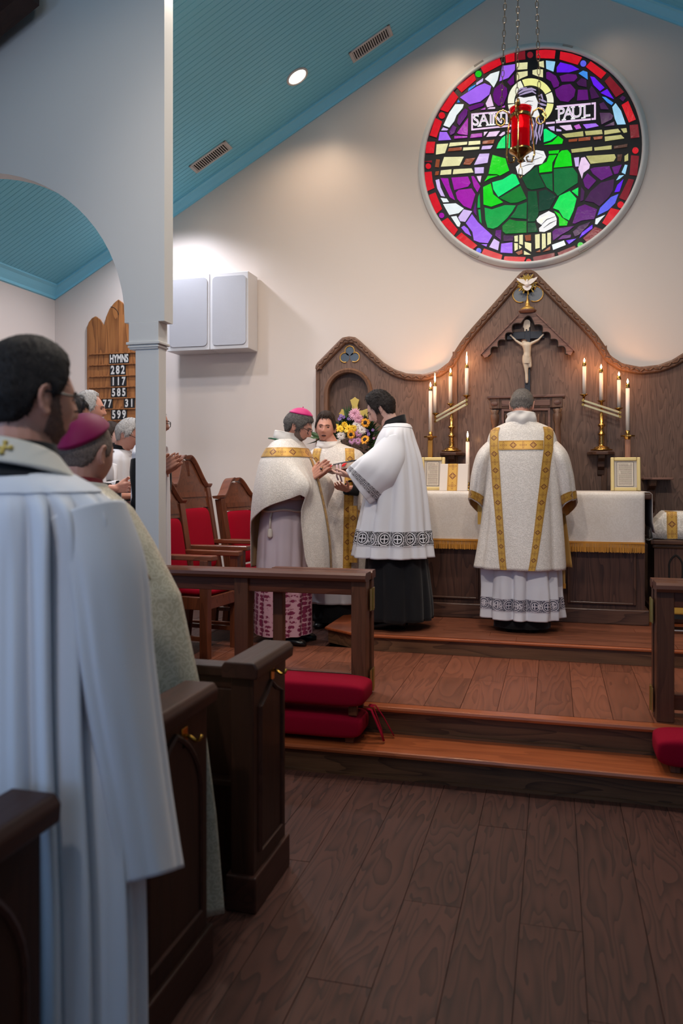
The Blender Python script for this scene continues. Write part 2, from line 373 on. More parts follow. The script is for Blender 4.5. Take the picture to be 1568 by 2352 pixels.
# roof slopes lined with beaded boards
def slope(name, sgn):
    c = struct(name); n = 206; g = MB(); w = 0.055; L = (XR-AX) if sgn > 0 else (AX-XL); prof = []
    for k in range(n):
        y = YW-k*w; prof += [(y, 0.0), (y-w+0.007, 0.0), (y-w+0.0035, 0.006)]
    e = [g.addv((AX, y, ZP+d)) for y, d in prof]; f = [g.addv((AX+sgn*(L+0.05), y, ZP-PT*(L+0.05)+d)) for y, d in prof]
    for k in range(len(prof)-1): g.face((e[k], e[k+1], f[k+1], f[k]))
    tag(g.build('board', M['ceil'], c), kind='stuff')
    MB().prism([(AX, ZP), (AX+sgn*(L+0.05), ZP-PT*(L+0.05)), (AX+sgn*(L+0.05), ZP-PT*(L+0.05)+0.15), (AX, ZP+0.15)], lambda x, z: (x, -4, z+0.008), lambda x, z: (x, YW+0.1, z+0.008)).build('deck', M['gap'], c)
    # crown moulding along the altar wall
    dx, dz = sgn/sqrt(1+PT*PT), -PT/sqrt(1+PT*PT); nx, nz = dz*sgn*-1*0+(-PT*sgn)/sqrt(1+PT*PT), -1/sqrt(1+PT*PT)
    pr = [(0.0, 0.0), (0.085, 0.0), (0.085, 0.012), (0.06, 0.02), (0.04, 0.045), (0.02, 0.065), (0.016, 0.085), (0.0, 0.085)]
    lo = []
    for x in (AX, AX+sgn*L): lo.append([V((x, YW-a, ceil_z(x)-b*1.14)) for a, b in pr])
    t = struct('trim_altar_wall'); MB().loop_loft(lo).build('crown_moulding', M['crown'], t)
    t = struct('trim_eave'); X = AX+sgn*L; lo = [[V((X-sgn*a, y, ceil_z(X-sgn*a)-b*1.14+(0.0))) for a, b in pr] for y in (YW, -4)]
    MB().loop_loft(lo).build('crown_moulding', M['crown'], t)
    return c
cl = slope('ceiling', -1); cr = slope('ceiling', 1)
# chancel screen wall with its aisle arch, left of the sanctuary
YC0, YC1 = 4.30, 4.41; XE = -2.236; ZS = 2.44
scn = struct('wall_arch', (XE, YC0, 0))
arch = [(-3.6+1.10*cos(a), 2.46+0.99*sin(a)) for a in [pi*k/36 for k in range(37)]]
poly = [(-2.50, ZS), (XE, ZS), (XE, ceil_z(XE)+0.02), (XL, ceil_z(XL)+0.02), (XL, ZS)]+[p for p in arch[::-1]]
MB().xz(poly, YC0, YC1).build('plaster', M['white'], scn)
MB().xz([(XL, -0.1), (-4.7, -0.1), (-4.7, 2.47), (XL, 2.47)], YC0, YC1).build('pier', M['white'], scn)
cl_ = struct('column_arch', (-2.37, 4.355, S2))
c0, c1 = at(309, 900, YC0).x, at(363, 900, YC0).x; k0, k1 = at(297, 760, YC0).x-0.004, at(364, 760, YC0).x
MB().box(c0, c1, YC0+0.008, YC1-0.008, 0.0, 2.3).build('shaft', M['white'], cl_, bevel=0.004)
zc0 = at(340, 800, YC0).z; zc1 = at(340, 786, YC0).z
MB().box(k0, k1, YC0-0.002, YC1+0.002, zc1, ZS).build('capital', M['white'], cl_, bevel=0.003)
MB().box(k0-0.012, k1+0.012, YC0-0.014, YC1+0.014, zc1-0.012, zc1+0.004).box(k0+0.004, k1-0.003, YC0-0.002, YC1+0.002, zc1-0.04, zc1-0.012).box(k0-0.004, k1+0.004, YC0-0.008, YC1+0.008, zc1-0.03, zc1-0.018).build('astragal', M['white'], cl_, bevel=0.003)
# dark roof beam in front of the screen wall
bm_ = struct('beam_roof', (0, 4.1, 0)); x0, x1 = XL, AX; 
MB().prism([(x0, ceil_z(x0)-0.02), (x1, ceil_z(x1)-0.02), (x1, ceil_z(x1)-0.2), (x0, ceil_z(x0)-0.2)], lambda x, z: (x, 4.06, z), lambda x, z: (x, 4.2, z)).build('rafter', M['pew_x'], bm_) if 0 else MB().prism([(x0, ceil_z(x0)-0.0), (-3.02, ceil_z(-3.02)-0.0), (-3.02, ceil_z(-3.02)-0.2), (x0, ceil_z(x0)-0.2)], lambda x, z: (x, 4.06, z), lambda x, z: (x, 4.2, z)).build('rafter', M['pew_x'], bm_)
# air registers and recessed lights in the roof slope
RS = Matrix(((cos(math.atan(PT)), 0, sin(math.atan(PT))), (0, 1, 0), (-sin(math.atan(PT)), 0, cos(math.atan(PT)))))  # not used for +x slope
def roof_frame(c):                                  # axes of the left slope: along slope (up), along y, inward normal
    a = math.atan(PT); up = V((cos(a), 0, sin(a))); yv = V((0, 1, 0)); nn = V((sin(a), 0, -cos(a)))
    return Matrix(((up.x, yv.x, nn.x, c.x), (up.y, yv.y, nn.y, c.y), (up.z, yv.z, nn.z, c.z), (0, 0, 0, 1)))
M['register'] = plain('white_enamel', rgb(196, 192, 190), 0.35)
def register(u, v, L, W, label):
    c = on_roof(u, v); t = thing('ceiling_vent', label, 'vent', c, group='air registers in the ceiling'); Mx = roof_frame(c)
    g = MB(); g.M = Mx
    for a in ((-L/2, L/2, -W/2, -W/2+0.022), (-L/2, L/2, W/2-0.022, W/2), (-L/2, -L/2+0.028, -W/2, W/2), (L/2-0.028, L/2, -W/2, W/2)): g.box(*a, 0.0, 0.012)
    g.build('frame', M['register'], t, bevel=0.003)
    g = MB(); g.M = Mx; g.box(-L/2+0.01, L/2-0.01, -W/2+0.01, W/2-0.01, 0.0, 0.002).build('duct_opening', M['gap'], t)
    n = 17
    for k in range(n):
        x = -L/2+0.035+(L-0.07)*k/(n-1); g = MB(); g.M = Mx; g.bar((x, -W/2+0.02, 0.007), (x, W/2-0.02, 0.008), 0.0085, 0.010, (0.5, 0, 1)); g.build('slat', M['register'], t)
register(851, 100, 0.42, 0.17, 'white slatted ceiling vent nearest the round window')
register(483, 360, 0.42, 0.17, 'white slatted ceiling vent above the wall speaker')
M['lamp_glow'] = NT('lamp_glow'); _t = M['lamp_glow']; _t.b.inputs['Emission Color'].default_value = (1, 0.86, 0.72, 1); _t.b.inputs['Emission Strength'].default_value = 9; M['lamp_glow'] = _t.m
for (x, y, e, c) in LAMPS[:5]:
    if x > AX: continue
    p = V((x, y, ceil_z(x))); t = thing('ceiling_light', 'round recessed ceiling light between the two vents' if x == -2.18 else 'round recessed ceiling light hidden behind the arch wall' if x == -3.6 else 'round recessed ceiling light close to the roof ridge', 'light', p)
    g = MB(); g.M = roof_frame(p); g.lathe([(0.085, 0.0), (0.105, 0.0), (0.105, 0.006), (0.088, 0.012), (0.082, 0.004)], seg=28, cap=False).build('trim_ring', M['register'], t, smooth=True)
    g = MB(); g.M = roof_frame(p); g.lathe([(0.083, 0.001), (0.083, 0.004)], seg=28).build('lens', M['lamp_glow'], t)
# baseboard / dado cap behind the chairs
bb = struct('baseboard_altar'); MB().box(XL, -1.95, YW-0.02, YW, S2, S2+0.14).build('board', M['pew_x'], bb, bevel=0.003)
# ------------------------------------------------------------------ reredos
YR = 7.19; CX = at(1212, 800, YR).x
half = [(727, 1500), (727, 848), (728, 838), (787, 778), (803, 775), (818, 777), (850, 807), (880, 834), (908, 851), (935, 860), (972, 862), (1008, 852), (1033, 833), (1047, 806), (1062, 783), (1085, 755), (1140, 693), (1193, 632), (1203, 624), (1212, 622)]
hp = [at(u, v, YR) for u, v in half]; hp[0].z = PRED-0.1
hp = [(p.x-CX, p.z) for p in hp]; outline = [(CX+x, z) for x, z in hp]+[(CX-x, z) for x, z in hp[::-1][1:]]
rr = thing('reredos', 'tall dark oak panelled altar screen with a pointed wavy top edge', 'altar screen', (CX, YR, PRED))
XS = at(1045, 900, YR).x-CX
def clip_half(poly, lo, hi):                        # the part of the outline between two x values
    out = []; n = len(poly)
    for i in range(n):
        a, b = poly[i], poly[(i+1) % n]
        def ins(p): return lo-1e-9 <= p[0] <= hi+1e-9
        cuts = []
        for e in (lo, hi):
            if (a[0]-e)*(b[0]-e) < 0: t = (e-a[0])/(b[0]-a[0]); cuts.append((t, (e, a[1]+(b[1]-a[1])*t)))
        if ins(a): out.append(a)
        for t, p in sorted(cuts): out.append(p)
    return out
for lo, hi, dy in ((CX+hp[0][0]-1, CX+XS, 0.0), (CX+XS, CX-XS, 0.014), (CX-XS, CX-hp[0][0]+1, 0.0)):
    pl_ = clip_half(outline, lo, hi); nl, nr = at(753, 950, YR).x, at(846, 950, YR).x; zsp = at(800, 903, YR).z
    if lo < CX-2: MB().xz_hole(pl_, [(nl, 1.15)]+[((nl+nr)/2-(nr-nl)/2*cos(pi*k/20), zsp+(nr-nl)/2*sin(pi*k/20)) for k in range(21)]+[(nr, 1.15)], YR, YW-0.005).build('oak_panel', M['reredos'], rr)
    else: MB().xz(pl_, YR, YW-0.005).build('oak_panel', M['reredos'], rr)
for s in (-1, 1):
    x = CX+s*XS*-1; zt = at(1045, 808, YR).z
    MB().box(x-0.022, x+0.022, YR-0.016, YR+0.01, PRED, zt).build('seam_strip', M['reredos_light'], rr, bevel=0.004)
MB().box(CX+hp[0][0]-0.006, CX+hp[0][0]+0.03, YR-0.012, YW-0.004, PRED, outline[1][1]).build('edge_strip', M['reredos_light'], rr, bevel=0.004)
top = [V((x, YR, z)) for x, z in outline[1:-1]]
def resample(pts, d):
    out = [pts[0].copy()]; acc = 0
    for a, b in zip(pts, pts[1:]):
        L = (b-a).length; t = d-acc
        while t <= L: out.append(a+(b-a)*(t/L)); t += d
        acc = (acc+L) % d
    return out
tp = resample(top, 0.03); g = MB(); lo = []
for i, p in enumerate(tp):
    d = (tp[min(i+1, len(tp)-1)]-tp[max(i-1, 0)]).normalized(); n = V((-d.z, 0, d.x))
    if n.z < 0: n = -n
    lo.append([p+n*0.006+V((0, 0.05, 0)), p+n*0.006+V((0, -0.026, 0)), p-n*0.008+V((0, -0.032, 0)), p-n*0.046+V((0, -0.032, 0)), p-n*0.056+V((0, -0.022, 0)), p-n*0.056+V((0, 0.05, 0))])
g.loop_loft(lo).build('top_moulding', M['reredos_light'], rr)
g = MB(); tp = resample(top, 0.036)
for i, p in enumerate(tp[:-1]):
    d = (tp[i+1]-p).normalized(); n = V((-d.z, 0, d.x)); s = 1 if i % 2 else -1; a = (d+n*s*0.55).normalized(); b = a.cross(V((0, 1, 0)))
    q = p-n*(0.024 if n.z > 0 else -0.024)+V((0, -0.034, 0))
    g.ball(q, 1, 8, 5, Matrix(((a.x*0.026, 0, b.x*0.009), (a.y, -0.007, b.y), (a.z*0.026, 0, b.z*0.009))))
tag(g.build('carved_leaf_band', M['reredos_light'], rr, smooth=True), kind='stuff')
# niche with round-headed moulding, left wing
def arch_pts(xl, xr, zb, zs, n=20):
    c = (xl+xr)/2; r = (xr-xl)/2; return [(xl, zb)]+[(c-r*cos(pi*k/n), zs+r*sin(pi*k/n)) for k in range(n+1)]+[(xr, zb)]
nl, nr = at(753, 950, YR).x, at(846, 950, YR).x; zsp = at(800, 903, YR).z
MB().xz(arch_pts(nl-0.01, nr+0.01, 1.14, zsp), YW-0.008, YW-0.004).build('niche_back', M['reredos'], rr)
path = [V((x, YR-0.006, z)) for x, z in arch_pts(nl-0.018, nr+0.018, 1.15, zsp)]
g = MB(); g.loop_loft([[V((p.x, YR+0.0, p.z))+o for o in ((V((p.x-(nl+nr)/2, 0, max(0, p.z-zsp))).normalized()*r+V((0, y, 0))) for r, y in ((-0.024, 0), (-0.02, -0.022), (0.004, -0.03), (0.02, -0.012), (0.022, 0)))] for p in path]).build('niche_moulding', M['reredos_light'], rr)
M['gold'] = plain('gilded_wood', rgb(206, 160, 82), 0.35, 0.55)
M['goldmatt'] = plain('gold_paint', rgb(206, 178, 92), 0.45, 0.2)
M['slate'] = plain('slate_blue_glass', rgb(84, 96, 110), 0.3, var=0.3, bscale=20)
def trefoil(cu, cv, r, d):
    c = at(cu, cv, YR); g = MB(); h = MB(); k = d
    for dx, dz, a0, a1 in ((-k, -k*0.5, 80, 300), (k, -k*0.5, 240, 460), (0, k*0.75, -35, 215)):
        o = c+V((dx, 0, dz)); g.cyl(o+V((0, -0.002, 0)), o+V((0, 0.004, 0)), r, seg=24)
        h.tube([o+V((r*cos(R(a)), -0.004, r*sin(R(a)))) for a in range(a0, a1+1, 14)], 0.006, 6)
    f = g.build('trefoil', M['slate'], rr); h.build('gilded_rim', M['gold'], f, smooth=True)
trefoil(803, 815, 0.045, 0.048); trefoil(1212, 668, 0.068, 0.062)

# gold cross in the niche
p = at(813, 948, YR); t = thing('wall_cross', 'flat gold cross with flared arms hung in the arched niche', 'cross', p)
s = 0.0385; cr = []
for k in range(4):
    for x, y in ((0.55, 0.55), (0.75, 1.6), (1.35, 3.6), (0.0, 4.1)) if 0 else ((-0.62, 0.9), (-0.7, 1.9), (-1.15, 3.3), (-0.55, 3.55), (0, 4.0), (0.55, 3.55), (1.15, 3.3), (0.7, 1.9)):
        a = -k*pi/2; X, Y = (x*cos(a)-y*sin(a)), (x*sin(a)+y*cos(a)); cr.append((p.x+X*s, p.z-0.005+Y*s*(1.0)))
MB().xz(cr, YR+0.02, YR+0.04).build('cross_plate', M['goldmatt'], t, bevel=0.003)
MB().box(p.x-0.012, p.x+0.012, YR+0.039, YW-0.008, p.z-0.03, p.z+0.01).build('mount', M['black'], t)

# ------------------------------------------------------------------ crucifix, canopy, dove
M['blueblack'] = plain('blue_black_paint', rgb(24, 32, 48), 0.5)
M['ivory'] = plain('ivory_carving', rgb(206, 190, 170), 0.5, var=0.1)
M['canopy'] = wood('canopy_oak', rgb(70, 46, 40), rgb(132, 96, 84), 'X', 0.42, 1.0, 6, 0.8, 0.15)
YK = 7.15; t = thing('crucifix', 'dark blue crucifix with an ivory figure under the gabled hood', 'crucifix', at(1211, 1000, YK))
a, b, c, d = at(1204.5, 735, YK), at(1217.5, 960, YK), at(1163, 763.5, YK), at(1250, 776.5, YK)
g = MB(); g.box(a.x, b.x, YK, YR-0.002, b.z, a.z).build('upright', M['blueblack'], t, bevel=0.003)
g = MB(); g.box(c.x, d.x, YK+0.002, YR-0.002, d.z, c.z).build('crossbeam', M['blueblack'], t, bevel=0.003)
def zp(sc_, ox, oy): return lambda x, y: (ox+x/sc_, oy+y/sc_)
q = zp(6.817, 1100, 700)
def Z2(x, y, Y=YK-0.012): return at(*q(x, y), Y)
ti = MB(); ti.xz([(lambda p: (p.x, p.z))(Z2(x, y)) for x, y in ((700, 265), (715, 240), (745, 232), (780, 240), (800, 268), (797, 340), (780, 360), (778, 405), (755, 408), (752, 380), (730, 382), (728, 412), (708, 412), (704, 365), (690, 350))], YK-0.012, YK).build('title_scroll', M['ivory'], t)
g = MB(); fig = [((500, 485), 13, (575, 560), 15), ((575, 560), 16, (675, 625), 24), ((1000, 470), 13, (930, 545), 15), ((930, 545), 16, (815, 605), 24), ((735, 640), 62, (760, 640), 62), ((750, 650), 66, (755, 740), 58), ((755, 740), 55, (748, 800), 60), ((748, 800), 62, (740, 880), 58), ((715, 880), 42, (735, 985), 34), ((780, 870), 40, (795, 960), 30), ((735, 985), 34, (742, 1080), 24), ((742, 1080), 24, (745, 1180), 24), ((705, 590), 40, (718, 615), 30), ((745, 1180), 22, (745, 1215), 20), ((490, 480), 15, (498, 470), 12), ((1005, 465), 15, (1000, 478), 12)]
kz = 1/6.817/F*7.0
for pa, ra, pb, rb in fig: g.capsule(Z2(*pa, YK-0.02), ra*kz, Z2(*pb, YK-0.02), rb*kz, 10, 3)
cp = g.build('carved_figure', M['ivory'], t)
md = cp.modifiers.new('weld', 'REMESH'); md.mode = 'VOXEL'; md.voxel_size = 0.004; md.use_smooth_shade = True
g = MB(); g.M = None
lc = [((690, 800), (820, 830)), ((680, 850), (815, 860)), ((690, 895), (810, 900))]
g.loop_loft([[Z2(745+w*cos(2*pi*k/14), y, YK-0.02)+V((0, w*kz*0.8*sin(2*pi*k/14)-w*kz*0*1, 0)) for k in range(14)] for w, y in ((62, 790), (70, 830), (72, 880), (66, 920))], False).build('loincloth', M['ivory'], cp, smooth=True)
MB().tube([Z2(705+40*cos(2*pi*k/12), 565+14*sin(2*pi*k/12), YK-0.03)+V((0, 0.012*sin(2*pi*k/12), 0)) for k in range(12)], 0.004, 6, True).build('crown', M['reredos_light'], cp)
t = thing('crucifix_hood', 'gabled oak hood with scalloped underside above the crucifix', 'hood', at(1211, 790, YR-0.04))
cus = [(140, 812), (185, 770), (300, 668), (415, 553), (530, 440), (655, 293), (865, 318), (985, 438), (1110, 545), (1225, 660), (1345, 772), (1385, 775)]
inn = []
for (x0, y0), (x1, y1) in zip(cus, cus[1:]):
    n = 7; dx, dy = x1-x0, y1-y0; L = sqrt(dx*dx+dy*dy); nx, ny = dy/L, -dx/L; top_ = 655 in (x0,) and True
    bul = L*(0.62 if x0 == 655 else 0.42) if 150 < x0 < 1340 else 0
    for k in range(n):
        u_ = k/n; inn.append((x0+dx*u_+nx*bul*sin(pi*u_), y0+dy*u_+ny*bul*sin(pi*u_)))
inn.append(cus[-1])
outl = [(1430, 792), (1488, 690), (890, 122), (750, 120), (618, 140), (30, 760), (85, 828)]
YH = YR-0.085
P2 = lambda x, y: (lambda p: (p.x, p.z))(at(*q(x, y), YH))
MB().xz([P2(*p) for p in inn+outl], YH, YH+0.03).build('scalloped_board', M['canopy'], t)
g = MB(); lo = []
for a, b in (((890, 118), (1492, 700)), ((618, 136), (26, 756))):
    pa, pb = P2(*a), P2(*b); g.prism([pa, pb, (pb[0], pb[1]-0.018), (pa[0], pa[1]-0.018)], lambda x, z: (x, YH-0.012, z), lambda x, z: (x, YR-0.003, z))
g.build('roof_board', M['canopy'], t)
MB().tube([V((P2(*p)[0], YH-0.003, P2(*p)[1])) for p in inn], 0.0045, 5).build('scalloped_bead', M['gap'], t)
# bracket shelf and dove
p = at(1211, 714, YH+0.02); t = thing('dove_bracket', 'small round oak shelf on top of the crucifix hood', 'shelf', p)
MB().lathe([(0.06, -0.02), (0.075, -0.006), (0.078, 0.0), (0.07, 0.003)], (p.x, YH+0.02, p.z), 24).build('shelf_top', M['canopy'], t, smooth=True)
t = thing('dove_ornament', 'white dove on golden rays on a turned gilt stand', 'ornament', (p.x, YH+0.02, p.z+0.003))
q2 = zp(19.6, 1180, 600); D = lambda x, y, Y=YH+0.02: at(*q2(x, y), Y)
z0 = D(590, 2150).z
prof = [(0.062, 0), (0.066, 0.006), (0.05, 0.02), (0.036, 0.03), (0.024, 0.035), (0.019, 0.05), (0.021, 0.055), (0.014, 0.07), (0.008, 0.09), (0.006, 0.115), (0.007, 0.12), (0.004, 0.13), (0.004, 0.2)]
MB().lathe([(r, p.z+0.003+z) for r, z in prof], (p.x, YH+0.02, 0), 22).build('turned_stand', M['gold'], t, smooth=True)
ctr = D(590, 1010); g = MB(); ry = YH+0.01
for k in range(26):
    a = 2*pi*k/26; L = (0.074 if k % 2 else 0.096)*random.uniform(0.85, 1.05); w = 0.0062
    dv = V((cos(a), 0, sin(a))); nv = V((-sin(a), 0, cos(a))); c0 = V((ctr.x, ry, ctr.z))
    g.loop_loft([[c0+dv*s_+nv*w_+V((0, y_, 0)) for w_, y_ in ((-w*f, 0), (0, -0.006), (w*f, 0), (0, 0.003))] for s_, f in ((0.012, 0.4), (L*0.9, 1.0), (L, 0.5))])
g.build('sun_rays', M['goldmatt'], t)
M['dove'] = plain('white_porcelain', rgb(236, 226, 220), 0.35)
g = MB(); P3 = lambda x, y: (lambda p: (p.x, p.z))(D(x, y, YH-0.01))
g.capsule(D(590, 900, YH-0.012), 0.012, D(590, 1050, YH-0.012), 0.022, 12, 4); g.ball(D(588, 870, YH-0.014), 0.011); g.cyl(D(588, 862, YH-0.026), D(588, 880, YH-0.036), 0.004, 0.001, 6)
g.xz([P3(*p) for p in ((560, 1090), (640, 1090), (800, 1100), (770, 1200), (690, 1290), (590, 1330), (480, 1290), (400, 1200), (380, 1110))], YH-0.014, YH-0.006).build('dove_body', M['dove'], t, smooth=False)
for pts in (((540, 1020), (520, 900), (440, 820), (330, 815), (190, 790), (105, 745), (150, 850), (220, 920), (300, 980), (400, 1030), (480, 1070)), ((640, 1030), (640, 920), (700, 830), (780, 800), (900, 770), (1000, 730), (1060, 700), (1030, 800), (950, 890), (860, 970), (760, 1040), (680, 1070))):
    g = MB(); g.xz([P3(*p) for p in pts], YH-0.02, YH-0.012); w = g.build('wing', M['dove'], t, bevel=0.002)

# ------------------------------------------------------------------ altar
ax0, ax1 = 2*CX-at(1481, 1300, 6.3).x, at(1481, 1300, 6.3).x
al = thing('altar', 'broad dark oak altar with framed front panels', 'altar', ((ax0+ax1)/2, 6.65, PRED))
za = at(1300, 1131, 6.3).z; AT = za
MB().box(ax0, ax1, 6.32, 6.98, PRED+0.1, za-0.05).build('body', M['altar'], al)
MB().box(ax0-0.03, ax1+0.03, 6.29, 6.99, PRED+0.0, PRED+0.115).build('plinth', M['altar_x'], al, bevel=0.008)
MB().box(ax0-0.05, ax1+0.045, 6.27, 7.0, za-0.05, za-0.004).build('table_slab', M['altar_x'], al, bevel=0.012, seg=3)
pu = [(1006, 1094), (1140, 1270), (1308, 1455)]; zpb, zpt = at(1380, 1383, 6.3).z, za-0.16
edges = [ax0+0.0]
for u0, u1 in pu:
    x0, x1 = at(u0, 1300, 6.3).x, at(u1, 1300, 6.3).x
    if u0 == 1006: x0 = 2*CX-at(1455, 1300, 6.3).x
    if u0 == 1140: x0, x1 = CX-0.24, CX+0.24
    g = MB(); g.box(x0, x1, 6.312, 6.321, zpb, zpt).build('front_panel', M['altar'], al)
    for b in ((x0-0.016, x0, zpb-0.016, zpt+0.016), (x1, x1+0.016, zpb-0.016, zpt+0.016)): MB().box(b[0], b[1], 6.298, 6.322, b[2], b[3]).build('panel_moulding', M['altar'], al, bevel=0.005)
    for b in ((zpb-0.016, zpb), (zpt, zpt+0.016)): MB().box(x0, x1, 6.299, 6.322, b[0], b[1]).build('panel_moulding', M['altar_x'], al, bevel=0.005)
# brocade, gold orphrey, lace and other cloths
def damask(name, c0, c1, scale=1.0, rough=0.55, coords='Object', bump=0.25, bias=0.5):
    t = NT(name); co = t.coords(coords, (scale,)*3, False)
    n1 = t.noise(co, 9, 2, 0.5, 1.6); w = t.math('SINE', t.math('MULTIPLY', n1, 42)); v = t.add('ShaderNodeTexVoronoi'); v.feature = 'SMOOTH_F1'; v.inputs['Scale'].default_value = 16; t.link(co, v.inputs['Vector'])
    f = t.math('ADD', t.math('MULTIPLY', w, 0.5), t.math('SINE', t.math('MULTIPLY', v.outputs['Distance'], 20)))
    fac = t.ramp(t.math('MULTIPLY_ADD', f, 0.4, bias), [(0.38, (0, 0, 0)), (0.62, (1, 1, 1))])
    t.base(t.mix(fac, c0, c1)); t.rough(t.math('MULTIPLY_ADD', fac, -0.2, rough)); t.bump(t.math('ADD', fac, t.math('MULTIPLY', t.noise(co, 300, 2), 0.5)), bump, 0.002)
    t.b.inputs['Sheen Weight'].default_value = 0.15; return t.m
def cloth(name, c, rough=0.8, bump=0.1, sheen=0.1):
    t = NT(name); t.base(c); t.rough(rough); co = t.coords(rnd=False); t.bump(t.noise(co, 400, 2), bump, 0.002); t.b.inputs['Sheen Weight'].default_value = sheen; t.b.inputs['Specular IOR Level'].default_value = 0.25; return t.m
def orphrey(name, aspect=1.0):
    """gold band: UV u across, v along in band widths; woven red diamonds and leaf crosses alternate"""
    t = NT(name); tc = t.add('ShaderNodeTexCoord'); sp = t.add('ShaderNodeSeparateXYZ'); t.link(tc.outputs['UV'], sp.inputs[0])
    u = t.math('SUBTRACT', sp.outputs[0], 0.5); vv = t.math('MULTIPLY', sp.outputs[1], 1.0); cell = t.math('FLOOR', vv); fr = t.math('SUBTRACT', t.math('FRACT', vv), 0.5)
    au, av = t.math('ABSOLUTE', u), t.math('ABSOLUTE', fr)
    l1 = t.math('ADD', au, av)
    dia = t.math('LESS_THAN', l1, 0.34); ring = t.math('MULTIPLY', t.math('LESS_THAN', l1, 0.37), t.math('GREATER_THAN', l1, 0.28))
    r2 = t.math('SQRT', t.math('ADD', t.math('MULTIPLY', u, u), t.math('MULTIPLY', fr, fr)))
    cross = t.math('MULTIPLY', dia, t.math('LESS_THAN', t.math('MINIMUM', au, av), 0.035))
    dots = t.math('LESS_THAN', t.math('SQRT', t.math('ADD', t.math('POWER', t.math('SUBTRACT', au, 0.1), 2.0), t.math('POWER', t.math('SUBTRACT', av, 0.1), 2.0))), 0.045)
    redd = t.math('MAXIMUM', ring, t.math('MULTIPLY', dia, t.math('SUBTRACT', 1.0, t.math('MAXIMUM', cross, dots))))
    # leaf cross: four loops
    def loop(x, y): 
        d = t.math('SQRT', t.math('ADD', t.math('POWER', t.math('SUBTRACT', x, 0.2), 2.0), t.math('POWER', t.math('MULTIPLY', y, 1.7), 2.0)))
        return t.math('LESS_THAN', t.math('ABSOLUTE', t.math('SUBTRACT', d, 0.13)), 0.022)
    leaf = t.math('MAXIMUM', loop(au, fr), loop(av, u))
    odd = t.math('GREATER_THAN', t.math('FRACT', t.math('MULTIPLY', cell, 0.5)), 0.25)
    pat = t.math('ADD', t.math('MULTIPLY', odd, redd), t.math('MULTIPLY', t.math('SUBTRACT', 1.0, odd), leaf))
    edge = t.math('MULTIPLY', t.math('GREATER_THAN', au, 0.38), t.math('MULTIPLY', t.math('LESS_THAN', au, 0.45), t.math('GREATER_THAN', t.math('SINE', t.math('MULTIPLY', sp.outputs[1], 62.8)), 0.0)))
    pat = t.math('MAXIMUM', pat, edge)
    t.base(t.mix(pat, rgb(196, 150, 60), rgb(108, 46, 22))); t.rough(0.42); t.b.inputs['Metallic'].default_value = 0.25; t.b.inputs['Sheen Weight'].default_value = 0.2
    t.bump(pat, 0.3, 0.001); return t.m
M['linen'] = cloth('white_altar_linen', rgb(216, 206, 198)); M['fringe'] = cloth('gold_fringe', rgb(196, 134, 52), 0.6)
M['brocade'] = damask('cream_brocade', rgb(206, 198, 186), rgb(230, 222, 212), 2.4)
M['altar_cloth'] = damask('white_altar_brocade', rgb(214, 204, 194), rgb(220, 211, 202), 2.6, 0.6, bump=0.1)
M['orphrey'] = orphrey('gold_orphrey')
M['goldlining'] = cloth('gold_satin_lining', rgb(186, 142, 74), 0.45, 0.05, 0.3)
def band_uv(mb, L, R_):                             # two polylines -> strip with uv (u across, v along in widths)
    acc = 0; w = sum((V(a)-V(b)).length for a, b in zip(L, R_))/len(L); ids = [(mb.addv(a), mb.addv(b)) for a, b in zip(L, R_)]
    for i in range(len(L)-1):
        d = ((V(L[i+1])+V(R_[i+1])-V(L[i])-V(R_[i]))/2).length/w
        mb.face((ids[i][0], ids[i][1], ids[i+1][1], ids[i+1][0]), [(0, acc), (1, acc), (1, acc+d), (0, acc+d)]); acc += d
    return mb
fc = thing('altar_cloth', 'white altar cloth with gold fringe hanging over the altar front', 'altar cloth', ((ax0+ax1)/2, 6.25, za))
cx0, cx1 = 2*CX-at(1480, 1200, 6.26).x, at(1480, 1200, 6.26).x; zf = at(1300, 1246, 6.26).z; zff = at(1300, 1266, 6.26).z
def drop(i, j):
    x = cx0+(cx1-cx0)*i; s_ = j*(0.73+za-zf)
    if s_ < 0.70: return (x, 6.965-s_, za+0.003+0.0012*noise.noise((x*6, s_*6, 1)))
    return (x, 6.262-0.006*(1-exp(-(s_-0.7)*12))+0.004*sin(x*9+2)*(s_-0.7)*2+0.004*noise.noise((x*3, s_*5, 0)), za-(s_-0.70)-0.0 if s_ > 0.705 else za)
MB().grid(drop, 90, 40).build('cloth', M['altar_cloth'], fc, smooth=True, solid=0.005)
g = MB(); n = 420
for k in range(n):
    x = cx0+(cx1-cx0)*(k+0.5)/n; y = 6.254+0.004*sin(x*9+2)*0.85; g.bar((x+random.uniform(-.001, .001), y-0.003, zf+0.006), (x+random.uniform(-.003, .003), y-0.003+random.uniform(-.003, .003), zff+random.uniform(-.004, .002)), 0.0034, 0.005)
tag(g.build('fringe', M['fringe'], fc), kind='stuff')
MB().box(cx0, cx1, 6.246, 6.262, zf-0.002, zf+0.012).build('fringe_heading', M['fringe'], fc)
uc = thing('altar_underlinen', 'narrow white linen hanging down the right end of the altar', 'linen', (ax1+0.06, 6.6, za))
g = MB(); zz = at(1495, 1222, 6.5).z
pr = [(ax1+0.004, za+0.003), (ax1+0.035, za+0.003), (ax1+0.052, za-0.012), (ax1+0.054, za-0.1), (ax1+0.056, za-0.22), (ax1+0.075, zz)]
MB().grid(lambda i, j: (lambda k, f: V((pr[k][0]+(pr[k+1][0]-pr[k][0])*f, 6.32+0.6*i, pr[k][1]+(pr[k+1][1]-pr[k][1])*f)))(min(int(j*5), 4), j*5-min(int(j*5), 4)), 6, 15).build('cloth', M['linen'], uc, smooth=True, solid=0.003)

